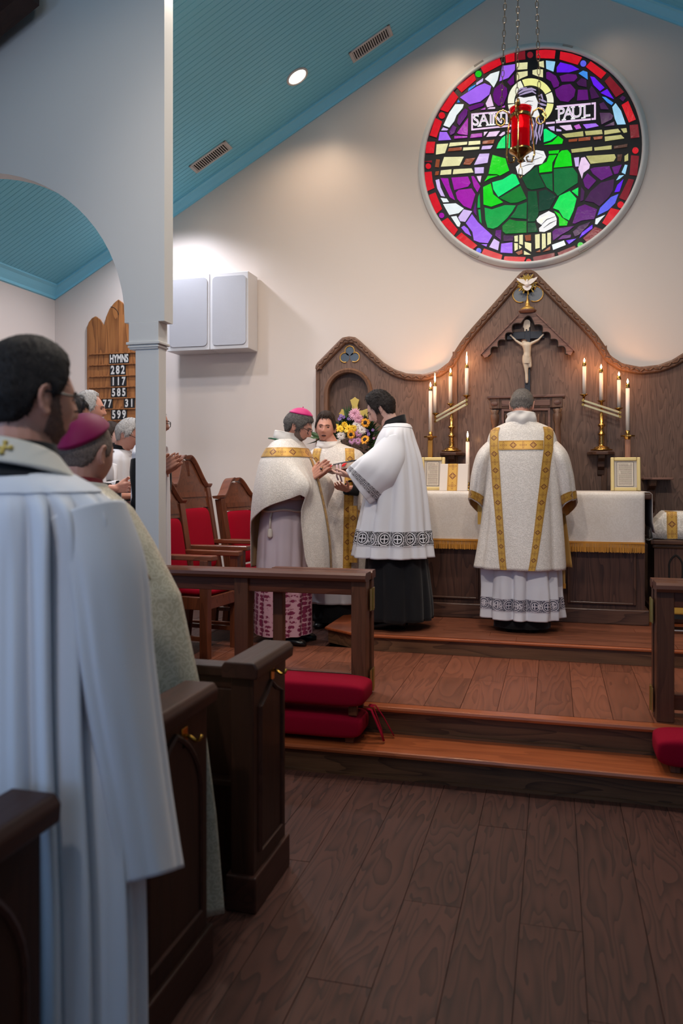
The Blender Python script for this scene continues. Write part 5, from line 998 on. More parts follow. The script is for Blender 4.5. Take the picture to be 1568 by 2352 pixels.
# ------------------------------------------------------------------ red upholstered chairs
M['chair_x'] = wood('mahogany_chair_rail', rgb(66, 32, 20), rgb(124, 70, 46), 'X', 0.3, 1.0, 5, 0.6, 0.4)
t_ = NT('crimson_upholstery'); co = t_.coords(rnd=False); t_.base(t_.mix(t_.noise(co, 300, 2), rgb(136, 0, 24), rgb(172, 2, 42))); t_.rough(0.9); t_.b.inputs['Specular IOR Level'].default_value = 0.15; t_.bump(t_.noise(co, 400, 2), 0.25, 0.002); M['crimson'] = t_.m
def chair(label, cx, cy, rz, w, d, zs, zh, zp, grp='red upholstered clergy chairs', up0=0.1, up1=0.32):
    """zs seat, zh shoulder of the back, zp peak; local y is forward"""
    t = thing('clergy_chair', label, 'chair', (cx, cy, S2), rz, grp); Mt = mat_of(t)
    def L(): g = MB(); g.M = Mt; return g
    rec = 0.17
    def by(z): return -d/2-max(0, z-zs)*rec
    def Bk(x, z, o=0.0): return V((x, by(z)+o, z+o*rec*0.5))
    for s in (-1, 1):
        L().bar((s*(w/2-0.035), -d/2-0.04, 0), (s*(w/2-0.035), -d/2+0.0, zs), 0.055, 0.055).build('leg', M['chair'], t, bevel=0.004)
        L().bar((s*(w/2-0.03), d/2-0.03, 0), (s*(w/2-0.03), d/2-0.03, zs+0.245), 0.06, 0.06).build('leg', M['chair'], t, bevel=0.004)
        L().loop_loft([[Bk(s*(w/2-0.065), z, -0.03), Bk(s*(w/2), z, -0.03), Bk(s*(w/2), z, 0.035), Bk(s*(w/2-0.065), z, 0.035)] for z in (zs-0.02, zh)]).build('back_stile', M['chair'], t, bevel=0.004)
        L().loop_loft([[(s*(w/2-0.06)-0.03*1, y, z) for z in (zs+0.24, zs+0.275)]+[(s*(w/2-0.06)+0.05 if s > 0 else s*(w/2-0.06)+0.03, y, z) for z in (zs+0.275, zs+0.24)] for y in (by(zs+0.25)+0.02, 0.0, d/2-0.02, d/2+0.03)]).build('armrest', M['chair_x'], t, bevel=0.008, seg=3)
        L().box(s*(w/2-0.03)-0.018, s*(w/2-0.03)+0.018, -d/2, d/2-0.04, 0.12, 0.15).build('stretcher', M['chair'], t, bevel=0.003)
    for y in (d/2-0.03, -d/2): L().box(-w/2+0.05, w/2-0.05, y-0.02, y+0.02, zs-0.09, zs-0.005).build('seat_rail', M['chair_x'], t, bevel=0.004)
    for s in (-1, 1): L().box(s*(w/2-0.03)-0.02, s*(w/2-0.03)+0.02, -d/2, d/2-0.05, zs-0.09, zs-0.005).build('seat_rail', M['chair'], t, bevel=0.004)
    L().grid(lambda i, j: (lambda a, b: V(((w/2-0.06)*(abs(cos(a))**0.35*(1 if cos(a) > 0 else -1))*(abs(cos(b))**0.4), 0.0+(d/2-0.02)*(abs(sin(a))**0.35*(1 if sin(a) > 0 else -1))*(abs(cos(b))**0.4), zs+0.02+0.035*sin(b)+(0.0))))(2*pi*i, -pi/2+pi*j), 44, 12, wrap=True).build('seat_cushion', M['crimson'], t, smooth=True)
    hu_ = zh-(0.14 if w > 0.65 else 0.085)
    xi = w/2-0.065
    def pad(z0, z1):
        return L().grid(lambda i, j: (lambda a, b: Bk((xi-0.004)*(abs(cos(a))**0.25*(1 if cos(a) > 0 else -1))*(abs(cos(b))**0.3), (z0+z1)/2+(z1-z0)/2*(abs(sin(a))**0.25*(1 if sin(a) > 0 else -1))*(abs(cos(b))**0.3), 0.012+0.032*sin(b)))(2*pi*i, -pi/2+pi*j), 48, 12, wrap=True).build('back_pad', M['crimson'], t, smooth=True)
    pad(zs+0.05, hu_-0.02)
    L().loop_loft([[Bk(x, hu_-0.02, -0.025), Bk(x, zh+0.02, -0.025), Bk(x, zh+0.02, 0.02), Bk(x, hu_-0.02, 0.02)] for x in (-xi, xi)]).build('top_panel', M['chair_x'], t)
    L().loop_loft([[Bk(x, z, o) for z, o in ((zh-0.075, 0.02), (zh-0.035, 0.02), (zh-0.035, 0.027), (zh-0.075, 0.027))] for x in (-xi+0.02, xi-0.02)]).build('dentil_band', M['chair'], t)
    # swan-neck crest
    hh = zp-zh; W = w/2+0.025
    def og(x):
        a = abs(x)/W; return zh+hh*(0.02 if a > 0.92 else (1-((a-0.1)/0.82)**1.15 if False else 0.5+0.5*cos(pi*min(1, max(0, (a-0.12)/0.74))))*0.98+0.02*0)
    xs = [-W+2*W*k/40 for k in range(41)]
    crest = [(x, max(og(x), zh+0.01)) for x in xs]
    crest = [(x, z-(0.13*hh/0.25 if abs(x) < 0.028 else 0)) for x, z in crest]
    n = len(crest); g = L()
    def fr(o): return lambda x, z: Bk(x, z, o)
    g.prism([(x, zh-0.0) for x in (-xi, xi)]+[(x, z-0.02) for x, z in crest[::-1] if abs(x) <= xi], fr(-0.018), fr(0.018)).build('crest_panel', M['chair_x'], t)
    for s in (-1, 1):
        c = [(x, z) for x, z in crest if s*x > 0.03]; c = c if s > 0 else c[::-1]; lo = []
        for i, (x, z) in enumerate(c):
            a, b = c[max(i-1, 0)], c[min(i+1, len(c)-1)]; dx, dz = b[0]-a[0], b[1]-a[1]; l = sqrt(dx*dx+dz*dz); nx, nz = (-dz/l, dx/l) if dx > 0 else (dz/l, -dx/l)
            lo.append([Bk(x, z, -0.03), Bk(x+nx*0.02, z+nz*0.02, -0.036), Bk(x+nx*0.02, z+nz*0.02, 0.046), Bk(x+nx*0.008, z+nz*0.008, 0.044), Bk(x-nx*0.012, z-nz*0.012, 0.026)])
        L().loop_loft(lo).build('crest_moulding', M['chair_x'], t)
    return t
chair('tall red clergy chair with the highest swan-neck back', -2.455, 5.82, -pi/2, 0.68, 0.48, 0.44, 1.14, 1.385)
chair('lower red clergy chair nearest the altar wall', -2.38, 6.50, -pi/2-0.14, 0.60, 0.46, 0.43, 1.04, 1.205)
chair('red clergy chair nearest the column, cut off by it', -2.41, 5.16, -pi/2-0.10, 0.48, 0.40, 0.42, 1.03, 1.20)

# ------------------------------------------------------------------ hanging sanctuary lamp
M['chain'] = plain('dull_bronze_chain', rgb(104, 86, 62), 0.45, 0.8); YL = 3.70; lc_ = at(1195, 300, YL); M['redglass'] = NT('ruby_glass'); _t = M['redglass']; _t.base((0.85, 0.004, 0.01, 1)); _t.rough(0.05); _t.b.inputs['Transmission Weight'].default_value = 0.9; _t.b.inputs['IOR'].default_value = 1.2; _t.b.inputs['Emission Color'].default_value = (0.75, 0.0, 0.012, 1); _t.b.inputs['Emission Strength'].default_value = 0.12; M['redglass'] = _t.m
sl = thing('sanctuary_lamp', 'hanging brass sanctuary lamp with a ruby glass before the round window', 'lamp', lc_)
k = 3.62/F                                           # metres per pixel at the lamp
def lp(u, v): return at(u, v, YL)
zt_, zb_ = lp(1195, 250).z, lp(1195, 344).z; X0 = lc_.x
M['flame_small'] = NT('votive_flame'); _t = M['flame_small']; _t.base((0, 0, 0, 1)); _t.b.inputs['Emission Color'].default_value = (1, 0.35, 0.2, 1); _t.b.inputs['Emission Strength'].default_value = 9; M['flame_small'] = _t.m
MB().lathe([(0.036, zb_), (0.040, zb_+0.01), (0.041, zt_-0.06), (0.041, zt_-0.04), (0.047, zt_-0.012), (0.05, zt_), (0.047, zt_), (0.038, zt_-0.045), (0.036, zb_+0.012)], (X0, YL, 0), 28, False).build('ruby_glass', M['redglass'], sl, smooth=True)
MB().lathe([(0.033, zb_+0.012), (0.033, zb_+0.09)], (X0, YL, 0), 20).build('candle', plain('red_lit_wax', rgb(190, 20, 30), 0.6), sl, smooth=True)
MB().lathe([(0.003, zb_+0.092), (0.011, zb_+0.11), (0.012, zb_+0.125), (0.004, zb_+0.155)], (X0, YL, 0), 12).build('flame', M['flame_small'], sl, smooth=True)
zr = lp(1195, 268).z
MB().lathe([(0.043, zr-0.009), (0.046, zr-0.009), (0.046, zr+0.009), (0.043, zr+0.009)], (X0, YL, 0), 28, False).build('holder_ring', M['brass'], sl, smooth=True)
zc3 = lp(1195, 345).z; zcb = lp(1195, 368).z
MB().lathe([(0.004, zcb-0.012), (0.014, zcb-0.004), (0.012, zcb+0.004), (0.018, zcb+0.014), (0.028, zc3-0.02), (0.05, zc3-0.006), (0.052, zc3+0.002), (0.046, zc3-0.002), (0.02, zc3-0.012)], (X0, YL, 0), 26).build('cup', M['brass'], sl, smooth=True)
MB().tube([(X0, YL, zcb-0.012), (X0, YL, zcb-0.03)], 0.003, 6).build('finial', M['brass'], sl)
MB().tube([(X0+0.008*sin(2*pi*i/14), YL, zcb-0.055+0.026*cos(2*pi*i/14)) for i in range(14)], 0.002, 6, True).build('pull_ring', M['brass'], sl, smooth=True)
az = [R(a)+TH for a in (-28, 205, 92 if 0 else -88)]
for j, a in enumerate((R(8), R(188), R(262))):
    dv = V((cos(a), sin(a), 0)); P_ = lambda r, z: V((X0, YL, 0))+dv*r+V((0, 0, z))
    pts = [P_(0.046, zr), P_(0.054, zr-0.05), P_(0.058, zc3+0.03), P_(0.062, zc3-0.02), P_(0.05, zcb-0.01), P_(0.03, zcb-0.006), P_(0.026, zcb+0.012), P_(0.036, zcb+0.016)]
    MB().tube(pts, 0.0042, 6).build('strap', M['brass'], sl, smooth=True)
    sp_ = [P_(0.05, zr+0.004)]+[P_(0.088+0.034*cos(R(q))*(1-max(0, q+180-250)/700), zr+0.0-0.0+0.034*sin(R(q))*(1-max(0, q+180-250)/700)) for q in range(170, -250, -20)]
    MB().tube([P_(0.05, zr+0.002), P_(0.058, zr+0.022), P_(0.078, zr+0.034), P_(0.1, zr+0.026), P_(0.112, zr+0.0), P_(0.106, zr-0.028), P_(0.088, zr-0.04), P_(0.072, zr-0.03), P_(0.07, zr-0.012), P_(0.082, zr-0.002), P_(0.092, zr-0.012)], 0.0042, 7).build('scroll', M['brass'], sl, smooth=True)
    if j == 2: MB().capsule(P_(0.062, zr+0.03), 0.011, P_(0.062, zr+0.05), 0.007).build('scroll_tip', M['brass'], sl, smooth=True)
    a0 = P_(0.085, zr+0.034); tgt = V((X0+0.01, YL, ceil_z(X0)-0.03)); d = tgt-a0; L_ = d.length; n = int(L_/0.030); g = MB(); dn = d.normalized(); s1 = dn.cross(V((0, 1, 0))).normalized(); s2 = dn.cross(s1)
    for i in range(n):
        c = a0+d*((i+0.5)/n); s = s1 if i % 2 else s2
        g.tube([c+dn*(0.0185*cos(2*pi*q/8))+s*(0.0068*sin(2*pi*q/8)) for q in range(8)], 0.0017, 4, True)
    tag(g.build('chain', M['chain'], sl), kind='stuff')
MB().lathe([(0.05, -0.05), (0.055, -0.02), (0.03, 0.06)], (X0+0.01, YL, ceil_z(X0)-0.0), 16).build('ceiling_hook', M['brass'], sl)

# ------------------------------------------------------------------ flowers in front of the niche
M['leafd'] = plain('dark_green_leaf', rgb(30, 52, 28), 0.5, var=0.4, bscale=30); M['leafl'] = plain('green_leaf', rgb(52, 82, 40), 0.5, var=0.4, bscale=30)
PC = {'sun': rgb(236, 158, 20), 'yel': rgb(240, 196, 28), 'pink': rgb(222, 164, 186), 'lil': rgb(200, 142, 182), 'wht': rgb(232, 224, 220), 'pur': rgb(128, 92, 172)}
PM = {k: plain('petal_'+k, c, 0.55, sheen=0.2, var=0.1) for k, c in PC.items()}; M['disc'] = plain('sunflower_disc', rgb(38, 22, 14), 0.8, bump=0.8, bscale=200); M['eye'] = plain('daisy_eye', rgb(120, 110, 60), 0.7)
def flower(t, u, v, Y, dpx, kind, rnd):
    c = at(u, v, Y); r = dpx/2*7.2/F; nrm = V((rnd.uniform(-.35, .35), -1, rnd.uniform(-.1, .5))).normalized(); q = nrm.to_track_quat('Z', 'Y'); g = MB()
    lay = {'sun': ((17, 1.0, 0.1, .21), (17, .92, 0.3, .2)), 'yel': ((14, 1, .15, .2), (14, .8, .5, .2), (10, .55, .9, .2)), 'pink': ((22, 1, .1, .13), (20, .86, .4, .13), (16, .66, .75, .13), (12, .42, 1.1, .14)), 'wht': ((20, 1, .1, .12), (18, .85, .4, .12), (14, .62, .8, .12)), 'lil': ((20, 1, .1, .14), (16, .8, .45, .14)), 'pur': ((9, 1, .2, .3),)}[kind]
    for n, L_, el, w in lay:
        for k in range(n):
            a = 2*pi*(k+rnd.random()*0.5)/n; e = el+rnd.uniform(-.15, .15); l = r*L_*rnd.uniform(.88, 1.06)
            d = V((cos(a)*cos(e), sin(a)*cos(e), sin(e))); s = V((-sin(a), cos(a), 0)); z = V((0, 0, 1)); ww = r*w
            pts = [d*(r*0.12), d*(l*0.5)+s*ww-z*(0.02*r), d*(l*0.5)+z*(0.05*r), d*(l*0.5)-s*ww-z*(0.02*r), d*l-z*(0.08*r)]
            i = [g.addv(c+q @ p) for p in pts]; g.face((i[0], i[1], i[2])); g.face((i[0], i[2], i[3])); g.face((i[1], i[4], i[2])); g.face((i[2], i[4], i[3]))
    nm = {'sun': 'sunflower', 'yel': 'yellow_daisy', 'pink': 'pink_chrysanthemum', 'wht': 'white_chrysanthemum', 'lil': 'lilac_daisy', 'pur': 'purple_aster'}[kind]
    o = g.build(nm, PM[kind], t); h = MB(); rr = {'sun': .42, 'lil': .2, 'pur': .25, 'yel': .0, 'pink': 0, 'wht': 0}[kind]
    if rr: h.ball(c+nrm*(r*0.08), (r*rr, r*rr, r*rr*0.45), 12, 7, q).build('flower_centre', M['disc' if kind == 'sun' else 'eye'], o, smooth=True)
def leaf(g, p, d, L_, w, rnd):
    d = d.normalized(); s = d.cross(V((rnd.uniform(-1, 1), rnd.uniform(-1, 1), rnd.uniform(-1, 1)))).normalized(); n = d.cross(s); i = [g.addv(x) for x in (p, p+d*L_*.45+s*w+n*w*.3, p+d*L_*.5, p+d*L_*.45-s*w+n*w*.3, p+d*L_-n*w*.4)]
    g.face((i[0], i[1], i[2])); g.face((i[0], i[2], i[3])); g.face((i[1], i[4], i[2])); g.face((i[2], i[4], i[3]))
def arrangement(label, du, full, seed):
    rnd = random.Random(seed); Y = 6.88; c = at(812+du, 1010, Y); t = thing('flower_arrangement', label, 'flowers', (c.x, Y+0.04, PRED), group='altar flower arrangements')
    g = MB()
    for k in range(820):
        dv = V((rnd.gauss(0, 1), rnd.gauss(0, 0.6), rnd.gauss(0, 1))).normalized(); p = c+V((dv.x*0.22, 0.05+dv.y*0.09, dv.z*0.27-0.07))*rnd.uniform(.55, 1); leaf(g, p, dv+V((0, -.2, .1)), rnd.uniform(.05, .09), rnd.uniform(.009, .016), rnd)
    tag(g.build('foliage', M['leafd'], t), kind='stuff')
    fr = [(c+V((-0.03, 0, 0.16)), V((a, -.15, 1))) for a in (-.5, -.3, -.1, .1, .3)]+[(c+V((-0.2, 0, 0.05)), V((-1, -.2, b))) for b in (-.3, 0, .3, .6)]+[(c+V((-0.3, 0, 0.02)), V((-1, -.2, b))) for b in (-.5, .1, .5)]+[(c+V((0.15, 0, -.05)), V((.8, -.2, b))) for b in (-.2, .4)]
    for p, d in fr: h = MB(); leaf(h, p, d, 0.15, 0.022, rnd); h.build('palm_leaf', M['leafl'], t)
    if full:
        for u, v, dp, kd, dy in ((815, 952, 34, 'pink', .0), (823, 962, 26, 'pink', -.03), (783, 955, 10, 'pur', 0), (780, 962, 11, 'pur', 0), (789, 958, 10, 'pur', 0), (800, 962, 9, 'pur', 0), (791, 975, 17, 'yel', -.02), (801, 986, 27, 'yel', -.04), (781, 985, 22, 'yel', -.03), (812, 984, 20, 'yel', -.05), (772, 980, 16, 'yel', 0), (806, 998, 23, 'sun', -.07), (839, 971, 24, 'sun', -.06), (838, 1010, 25, 'sun', -.06), (819, 977, 26, 'wht', -.03), (831, 988, 24, 'wht', -.05), (783, 1001, 24, 'wht', -.04), (824, 995, 21, 'lil', -.05), (808, 1012, 20, 'lil', -.06), (822, 1013, 19, 'lil', -.06), (843, 989, 9, 'pur', -.04), (846, 997, 10, 'pur', -.04), (856, 988, 9, 'pur', -.02), (858, 1007, 7, 'lil', 0)):
            flower(t, u+du, v, Y-0.06+dy, dp, kd, rnd)
    MB().lathe([(0.05, c.z-0.40), (0.075, c.z-0.38), (0.09, c.z-0.3), (0.07, c.z-0.2), (0.075, c.z-0.14)], (c.x, Y+0.04, 0), 20).build('vase', M['brass'], t, smooth=True)
    s = thing('flower_stand', ('square oak pedestal under the flowers by the niche', 'square oak pedestal under the arrangement at the right edge')[0 if full else 1], 'stand', (c.x, Y+0.04, PRED), group='flower stands')
    zs_ = c.z-0.40; MB().box(c.x-0.13, c.x+0.13, Y-0.09, Y+0.17, zs_-0.03, zs_).build('top', M['altar_x'], s, bevel=0.005); MB().box(c.x-0.09, c.x+0.09, Y-0.05, Y+0.13, PRED+0.06, zs_-0.03).build('column', M['altar'], s, bevel=0.004); MB().box(c.x-0.13, c.x+0.13, Y-0.09, Y+0.17, PRED, PRED+0.06).build('base', M['altar_x'], s, bevel=0.005)
arrangement('sunflowers, pink and white chrysanthemums in front of the arched niche', 0, True, 3)
arrangement('dark green foliage arrangement cut by the right edge', 904, False, 8)
# ------------------------------------------------------------------ people: heads, bodies, hands, robes
def smooth(x, a, b): t = max(0, min(1, (x-a)/(b-a))); return t*t*(3-2*t)
def gs(x): return exp(-x*x)
def head_pt(d, o=0.0, nose=1.0, jaw=1.0):
    """point of the head surface in direction d (x right, y forward, z up), origin in the middle of the head"""
    x, y, z = 0.076*d.x, 0.098*d.y, 0.118*d.z
    if z < 0:
        t = min(1, -z/0.118); x *= 1-(0.30-0.1*(jaw-1))*t**1.4
        if y < 0: y *= 1-0.55*t**1.2
        else: y *= 1+0.06*t
    if z > 0.03 and y > 0: y *= 1-0.10*smooth(z, 0.03, 0.11)
    if y < 0 and z > -0.02: y *= 1.04
    if d.y > 0:
        f = smooth(d.y, 0.1, 0.5); prof = 0.0
        if -0.05 < z < 0.03: prof = (0.25+0.75*smooth(0.025-z, 0, 0.052))*(1-smooth(-z, 0.028, 0.044))
        y += f*(nose*0.025*prof*gs(x/(0.010+0.005*smooth(-z, 0, 0.03)))-0.010*gs((abs(x)-0.031)/0.013)*gs((z-0.006)/0.011)+0.005*gs((z-0.027)/0.009)*gs(x/0.045)
              +0.006*gs((z+0.061)/0.008)*gs(x/0.02)-0.004*gs((z+0.0605)/0.003)*gs(x/0.022)-0.003*gs((z+0.079)/0.006)*gs(x/0.02)+0.009*gs((z+0.1)/0.014)*gs(x/0.024)+0.003*gs((abs(x)-0.045)/0.015)*gs((z+0.025)/0.018))
    p = V((x, y, z)); n = V((d.x/0.076, d.y/0.098, d.z/0.118)).normalized()
    return p+n*o
def sph(az, el): return V((sin(az)*cos(el), cos(az)*cos(el), sin(el)))       # az 0 = forward, + = right
SKIN = {}
def skin(name, c):
    t = NT(name); co = t.coords(rnd=False); n = t.noise(co, 28, 3); b = rgb(*c); r_ = rgb(min(255, c[0]*1.0), c[1]*0.91, c[2]*0.89)
    t.base(t.mix(t.math('MULTIPLY', n, 0.9), b, r_)); t.rough(0.5); t.b.inputs['Subsurface Weight'].default_value = 0.05; t.b.inputs['Subsurface Radius'].default_value = (0.01, 0.005, 0.003); t.b.inputs['Subsurface Scale'].default_value = 0.3
    t.bump(t.noise(co, 260, 2), 0.08, 0.002); return t.m
SKIN['fair'] = skin('fair_skin', (208, 162, 142)); SKIN['ruddy'] = skin('ruddy_skin', (204, 152, 132)); SKIN['pale'] = skin('pale_skin', (212, 176, 162)); SKIN['tan'] = skin('tan_skin', (180, 128, 106))
def hairmat(name, c0, c1):
    t = NT(name); co = t.coords(rnd=False); mp = t.add('ShaderNodeMapping'); mp.inputs['Scale'].default_value = (1, 1, 0.35); t.link(co, mp.inputs[0]); n = t.noise(mp.outputs[0], 240, 3, 0.7, 1.2)
    t.base(t.ramp(n, [(0.3, rgb(*c0)), (0.7, rgb(*c1))])); t.rough(0.55); t.b.inputs['Specular IOR Level'].default_value = 0.3; t.bump(n, 0.9, 0.006); return t.m
HM = {'black': hairmat('black_hair', (14, 11, 11), (44, 34, 32)), 'brown': hairmat('dark_brown_hair', (30, 22, 18), (70, 52, 42)), 'grey': hairmat('grey_hair', (70, 64, 60), (150, 142, 136)), 'white': hairmat('white_hair', (150, 146, 144), (226, 222, 218)), 'salt': hairmat('salt_and_pepper_hair', (44, 42, 42), (128, 122, 118)), 'shade': hairmat('jaw_stubble', (100, 74, 64), (150, 112, 96)), 'stubble': hairmat('short_grey_hair', (96, 80, 72), (160, 138, 126))}
M['eyewhite'] = plain('eye', rgb(60, 44, 38), 0.2); M['specs'] = plain('dark_spectacle_frame', rgb(22, 26, 32), 0.3); M['lens'] = None
M['shoe'] = plain('black_leather_shoe', rgb(16, 16, 18), 0.28); M['mouth'] = plain('dark_mouth', rgb(78, 34, 30), 0.6); M['lip'] = plain('lip', rgb(176, 106, 94), 0.45)
M['zucchetto'] = cloth('magenta_silk', rgb(196, 22, 112), 0.5, 0.1, 0.3); M['zuc_dark'] = cloth('crimson_magenta_silk', rgb(142, 0, 74), 0.55, 0.1, 0.2)
M['cassock'] = cloth('black_cassock_cloth', rgb(16, 17, 22), 0.8, 0.1, 0.15); M['cotton'] = cloth('white_cotton', rgb(226, 226, 232), 0.85, 0.08, 0.1); M['amice'] = cloth('white_linen_amice', rgb(228, 222, 216), 0.85, 0.15, 0.1)
M['lilac'] = cloth('lilac_white_lawn', rgb(204, 190, 200), 0.85, 0.12, 0.1); M['cream_stole'] = cloth('cream_silk_stole', rgb(206, 200, 190), 0.6, 0.1, 0.2); M['green'] = cloth('green_cord', rgb(20, 84, 52), 0.5); M['rope'] = cloth('white_cotton_rope', rgb(226, 216, 204), 0.8, 0.4)
M['brocade_cope'] = damask('ivory_brocade_cope', rgb(176, 165, 142), rgb(196, 186, 164), 3.4, 0.5, bump=0.2)
M['brocade_v'] = damask('white_vestment_brocade', rgb(213, 205, 197), rgb(229, 221, 213), 3.6, 0.55, bump=0.45)
def lace(name, ground, thread, cell=1.0, hue=None):
    """UV lace: roundels with a cross, threads over a dark ground"""
    t = NT(name); tc = t.add('ShaderNodeTexCoord'); sp = t.add('ShaderNodeSeparateXYZ'); t.link(tc.outputs['UV'], sp.inputs[0])
    u = t.math('SUBTRACT', sp.outputs[0], 0.5); fr = t.math('SUBTRACT', t.math('FRACT', t.math('MULTIPLY', sp.outputs[1], cell)), 0.5)
    r = t.math('SQRT', t.math('ADD', t.math('POWER', u, 2.0), t.math('POWER', fr, 2.0)))
    ring = t.math('LESS_THAN', t.math('ABSOLUTE', t.math('SUBTRACT', r, 0.40)), 0.03); ring2 = t.math('LESS_THAN', t.math('ABSOLUTE', t.math('SUBTRACT', r, 0.27)), 0.03)
    crs = t.math('MULTIPLY', t.math('LESS_THAN', t.math('MINIMUM', t.math('ABSOLUTE', u), t.math('ABSOLUTE', fr)), 0.04), t.math('LESS_THAN', r, 0.25))
    v = t.add('ShaderNodeTexVoronoi'); v.feature = 'DISTANCE_TO_EDGE'; v.inputs['Scale'].default_value = 9; t.link(tc.outputs['UV'], v.inputs['Vector']); net = t.math('MULTIPLY', t.math('LESS_THAN', v.outputs['Distance'], 0.055), t.math('GREATER_THAN', r, 0.4))
    edge = t.math('GREATER_THAN', t.math('ABSOLUTE', u), 0.455)
    m = t.math('MAXIMUM', t.math('MAXIMUM', ring, ring2), t.math('MAXIMUM', crs, t.math('MAXIMUM', net, edge))); t.base(t.mix(m, ground, thread)); t.rough(0.8); t.bump(m, 0.4, 0.002); return t.m
M['lace_black'] = lace('white_lace_over_black', rgb(22, 22, 30), rgb(222, 220, 226)); M['lace_blue'] = lace('white_lace_over_navy', rgb(52, 54, 74), rgb(206, 200, 208))
t_ = NT('pink_damask_lace'); co = t_.coords(rnd=False); mp = t_.add('ShaderNodeMapping'); mp.inputs['Scale'].default_value = (1, 1, 1.9); t_.link(co, mp.inputs[0])
v_ = t_.add('ShaderNodeTexVoronoi'); v_.inputs['Scale'].default_value = 17; v_.inputs['Randomness'].default_value = 0.35; t_.link(mp.outputs[0], v_.inputs['Vector'])
f_ = t_.math('ADD', v_.outputs['Distance'], t_.math('MULTIPLY', t_.math('SUBTRACT', t_.noise(co, 70, 3), 0.5), 0.55)); t_.base(t_.ramp(f_, [(0.45, rgb(126, 36, 74)), (0.53, rgb(204, 158, 172))])); t_.rough(0.85); M['pinklace'] = t_.m

def hand(g, w, d, n, s, sc_=1.0, curl=(0.25, 0.3, 0.35, 0.4), thumb=0.6, spread=0.06):
    """w wrist, d pointing along the palm, n out of the palm, s towards the thumb; five separate bent fingers"""
    d = V(d).normalized(); s = V(s); s = (s-d*s.dot(d)).normalized(); n0 = V(n); n = d.cross(s); n = n if n.dot(n0) > 0 else -n; w = V(w); k = sc_
    for j, (so, L_) in enumerate(((0.031, .070), (0.010, .078), (-0.011, .073), (-0.031, .058))):
        base = w+d*(0.090*k)+s*(so*k); g.capsule(w+d*0.012*k+s*(so*0.6*k), 0.015*k, base, 0.0115*k, 8, 3); p = base; a = curl[j]*0.5; dd = d+s*(spread*(1.5-j)/1.5)
        for q, f in enumerate((0.46, 0.31, 0.23)):
            v = (dd*cos(a)+n*sin(a)).normalized(); e = p+v*(L_*f*k); g.capsule(p, (0.0098-0.001*q)*k, e, (0.0090-0.0012*q)*k, 8, 3); p = e; a += curl[j]
    p = w+d*0.028*k+s*0.026*k; v = (d*0.62+s*0.75*(0.4+thumb*0.6)+n*0.3).normalized(); e = p+v*0.042*k; g.capsule(w+d*0.02*k+s*0.01*k, 0.016*k, p, 0.015*k, 8, 3); g.capsule(p, 0.0145*k, e, 0.0115*k, 8, 3)
    v2 = (v*0.9+d*0.5-s*0.15).normalized(); e2 = e+v2*0.03*k; g.capsule(e, 0.0112*k, e2, 0.0098*k, 8, 3); g.capsule(e2, 0.0098*k, e2+v2*0.024*k, 0.008*k, 8, 3)
def patch(root, Mh, mask, off, mat, name, rough=0.0, nu=96, nv=60, el0=-80, el1=90, freq=30, label=None, tuft=None, flow=1):
    """part of the head surface where mask(az, el) > 0, lifted by off: hair, beard, cap"""
    g = MB(); g.M = mat_of(root) @ Mh; idx = {}; val = {}
    for j in range(nv+1):
        el = R(el0+(el1-el0)*j/nv)
        for i in range(nu):
            az = -pi+2*pi*i/nu; val[i, j] = mask(az, el)
    def vid(i, j):
        i %= nu
        if (i, j) not in idx:
            az, el = -pi+2*pi*i/nu, R(el0+(el1-el0)*j/nv); d = sph(az, el); m = max(0.0, min(1.0, val[i, j])); o = off(az, el) if callable(off) else off
            o = o*smooth(m, 0, 1)+(rough*(noise.noise(d*freq)+0.6*noise.noise(d*freq*2.3)) if m > 0.15 else 0)
            idx[i, j] = g.addv(head_pt(d, o+0.0012-0.004*(m <= 0.0)))
        return idx[i, j]
    for j in range(nv):
        for i in range(nu):
            if max(val[i, j], val[(i+1) % nu, j], val[(i+1) % nu, j+1], val[i, j+1]) > 0.0: g.face((vid(i, j), vid(i+1, j), vid(i+1, j+1), vid(i, j+1)))
    if tuft:
        n_, L_, lift = tuft; rnd = random.Random(len(idx)); k = 0
        for _ in range(n_*6):
            az, el = rnd.uniform(-pi, pi), math.asin(rnd.uniform(sin(R(el0)), sin(R(el1)))); m = mask(az, el)
            if m < 0.12: continue
            o = (off(az, el) if callable(off) else off)*smooth(min(1, m), 0, 1)
            d = sph(az, el); p = head_pt(d, o); tn = head_pt(sph(az+rnd.uniform(-.12, .12), el-0.12), o)-p; tn = (tn if flow > 0 else -tn).normalized(); nn = d.normalized(); sd = tn.cross(nn).normalized(); tn = (tn+sd*rnd.uniform(-.5, .5)).normalized(); l = L_*rnd.uniform(.6, 1.2); w = l*0.11
            q = [g.addv(x) for x in (p-sd*w-nn*0.002, p+sd*w-nn*0.002, p+tn*l*0.55+sd*w*0.8+nn*lift, p+tn*l*0.55-sd*w*0.8+nn*lift, p+tn*l+nn*lift*0.5)]; g.face((q[0], q[1], q[2], q[3])); g.face((q[3], q[2], q[4])); k += 1
            if k >= n_: break
    return g.build(name, mat, root, smooth=True, label=label)
def interp(tab, x):
    if x <= tab[0][0]: return tab[0][1]
    for (a, b), (c, d) in zip(tab, tab[1:]):
        if x <= c: return b+(d-b)*(x-a)/(c-a)
    return tab[-1][1]
HAIRLINE = [(0, 40), (28, 42), (45, 36), (56, 22), (64, 6), (72, -8), (84, -10), (92, 2), (104, -4), (116, -30), (140, -42), (180, -46)]
def hairmask(line, soft=9.0): return lambda az, el: (math.degrees(el)-interp(line, abs(math.degrees(az))))/soft
def person(label, loc, rz, group=None): return thing('person', label, 'person', loc, rz, group)
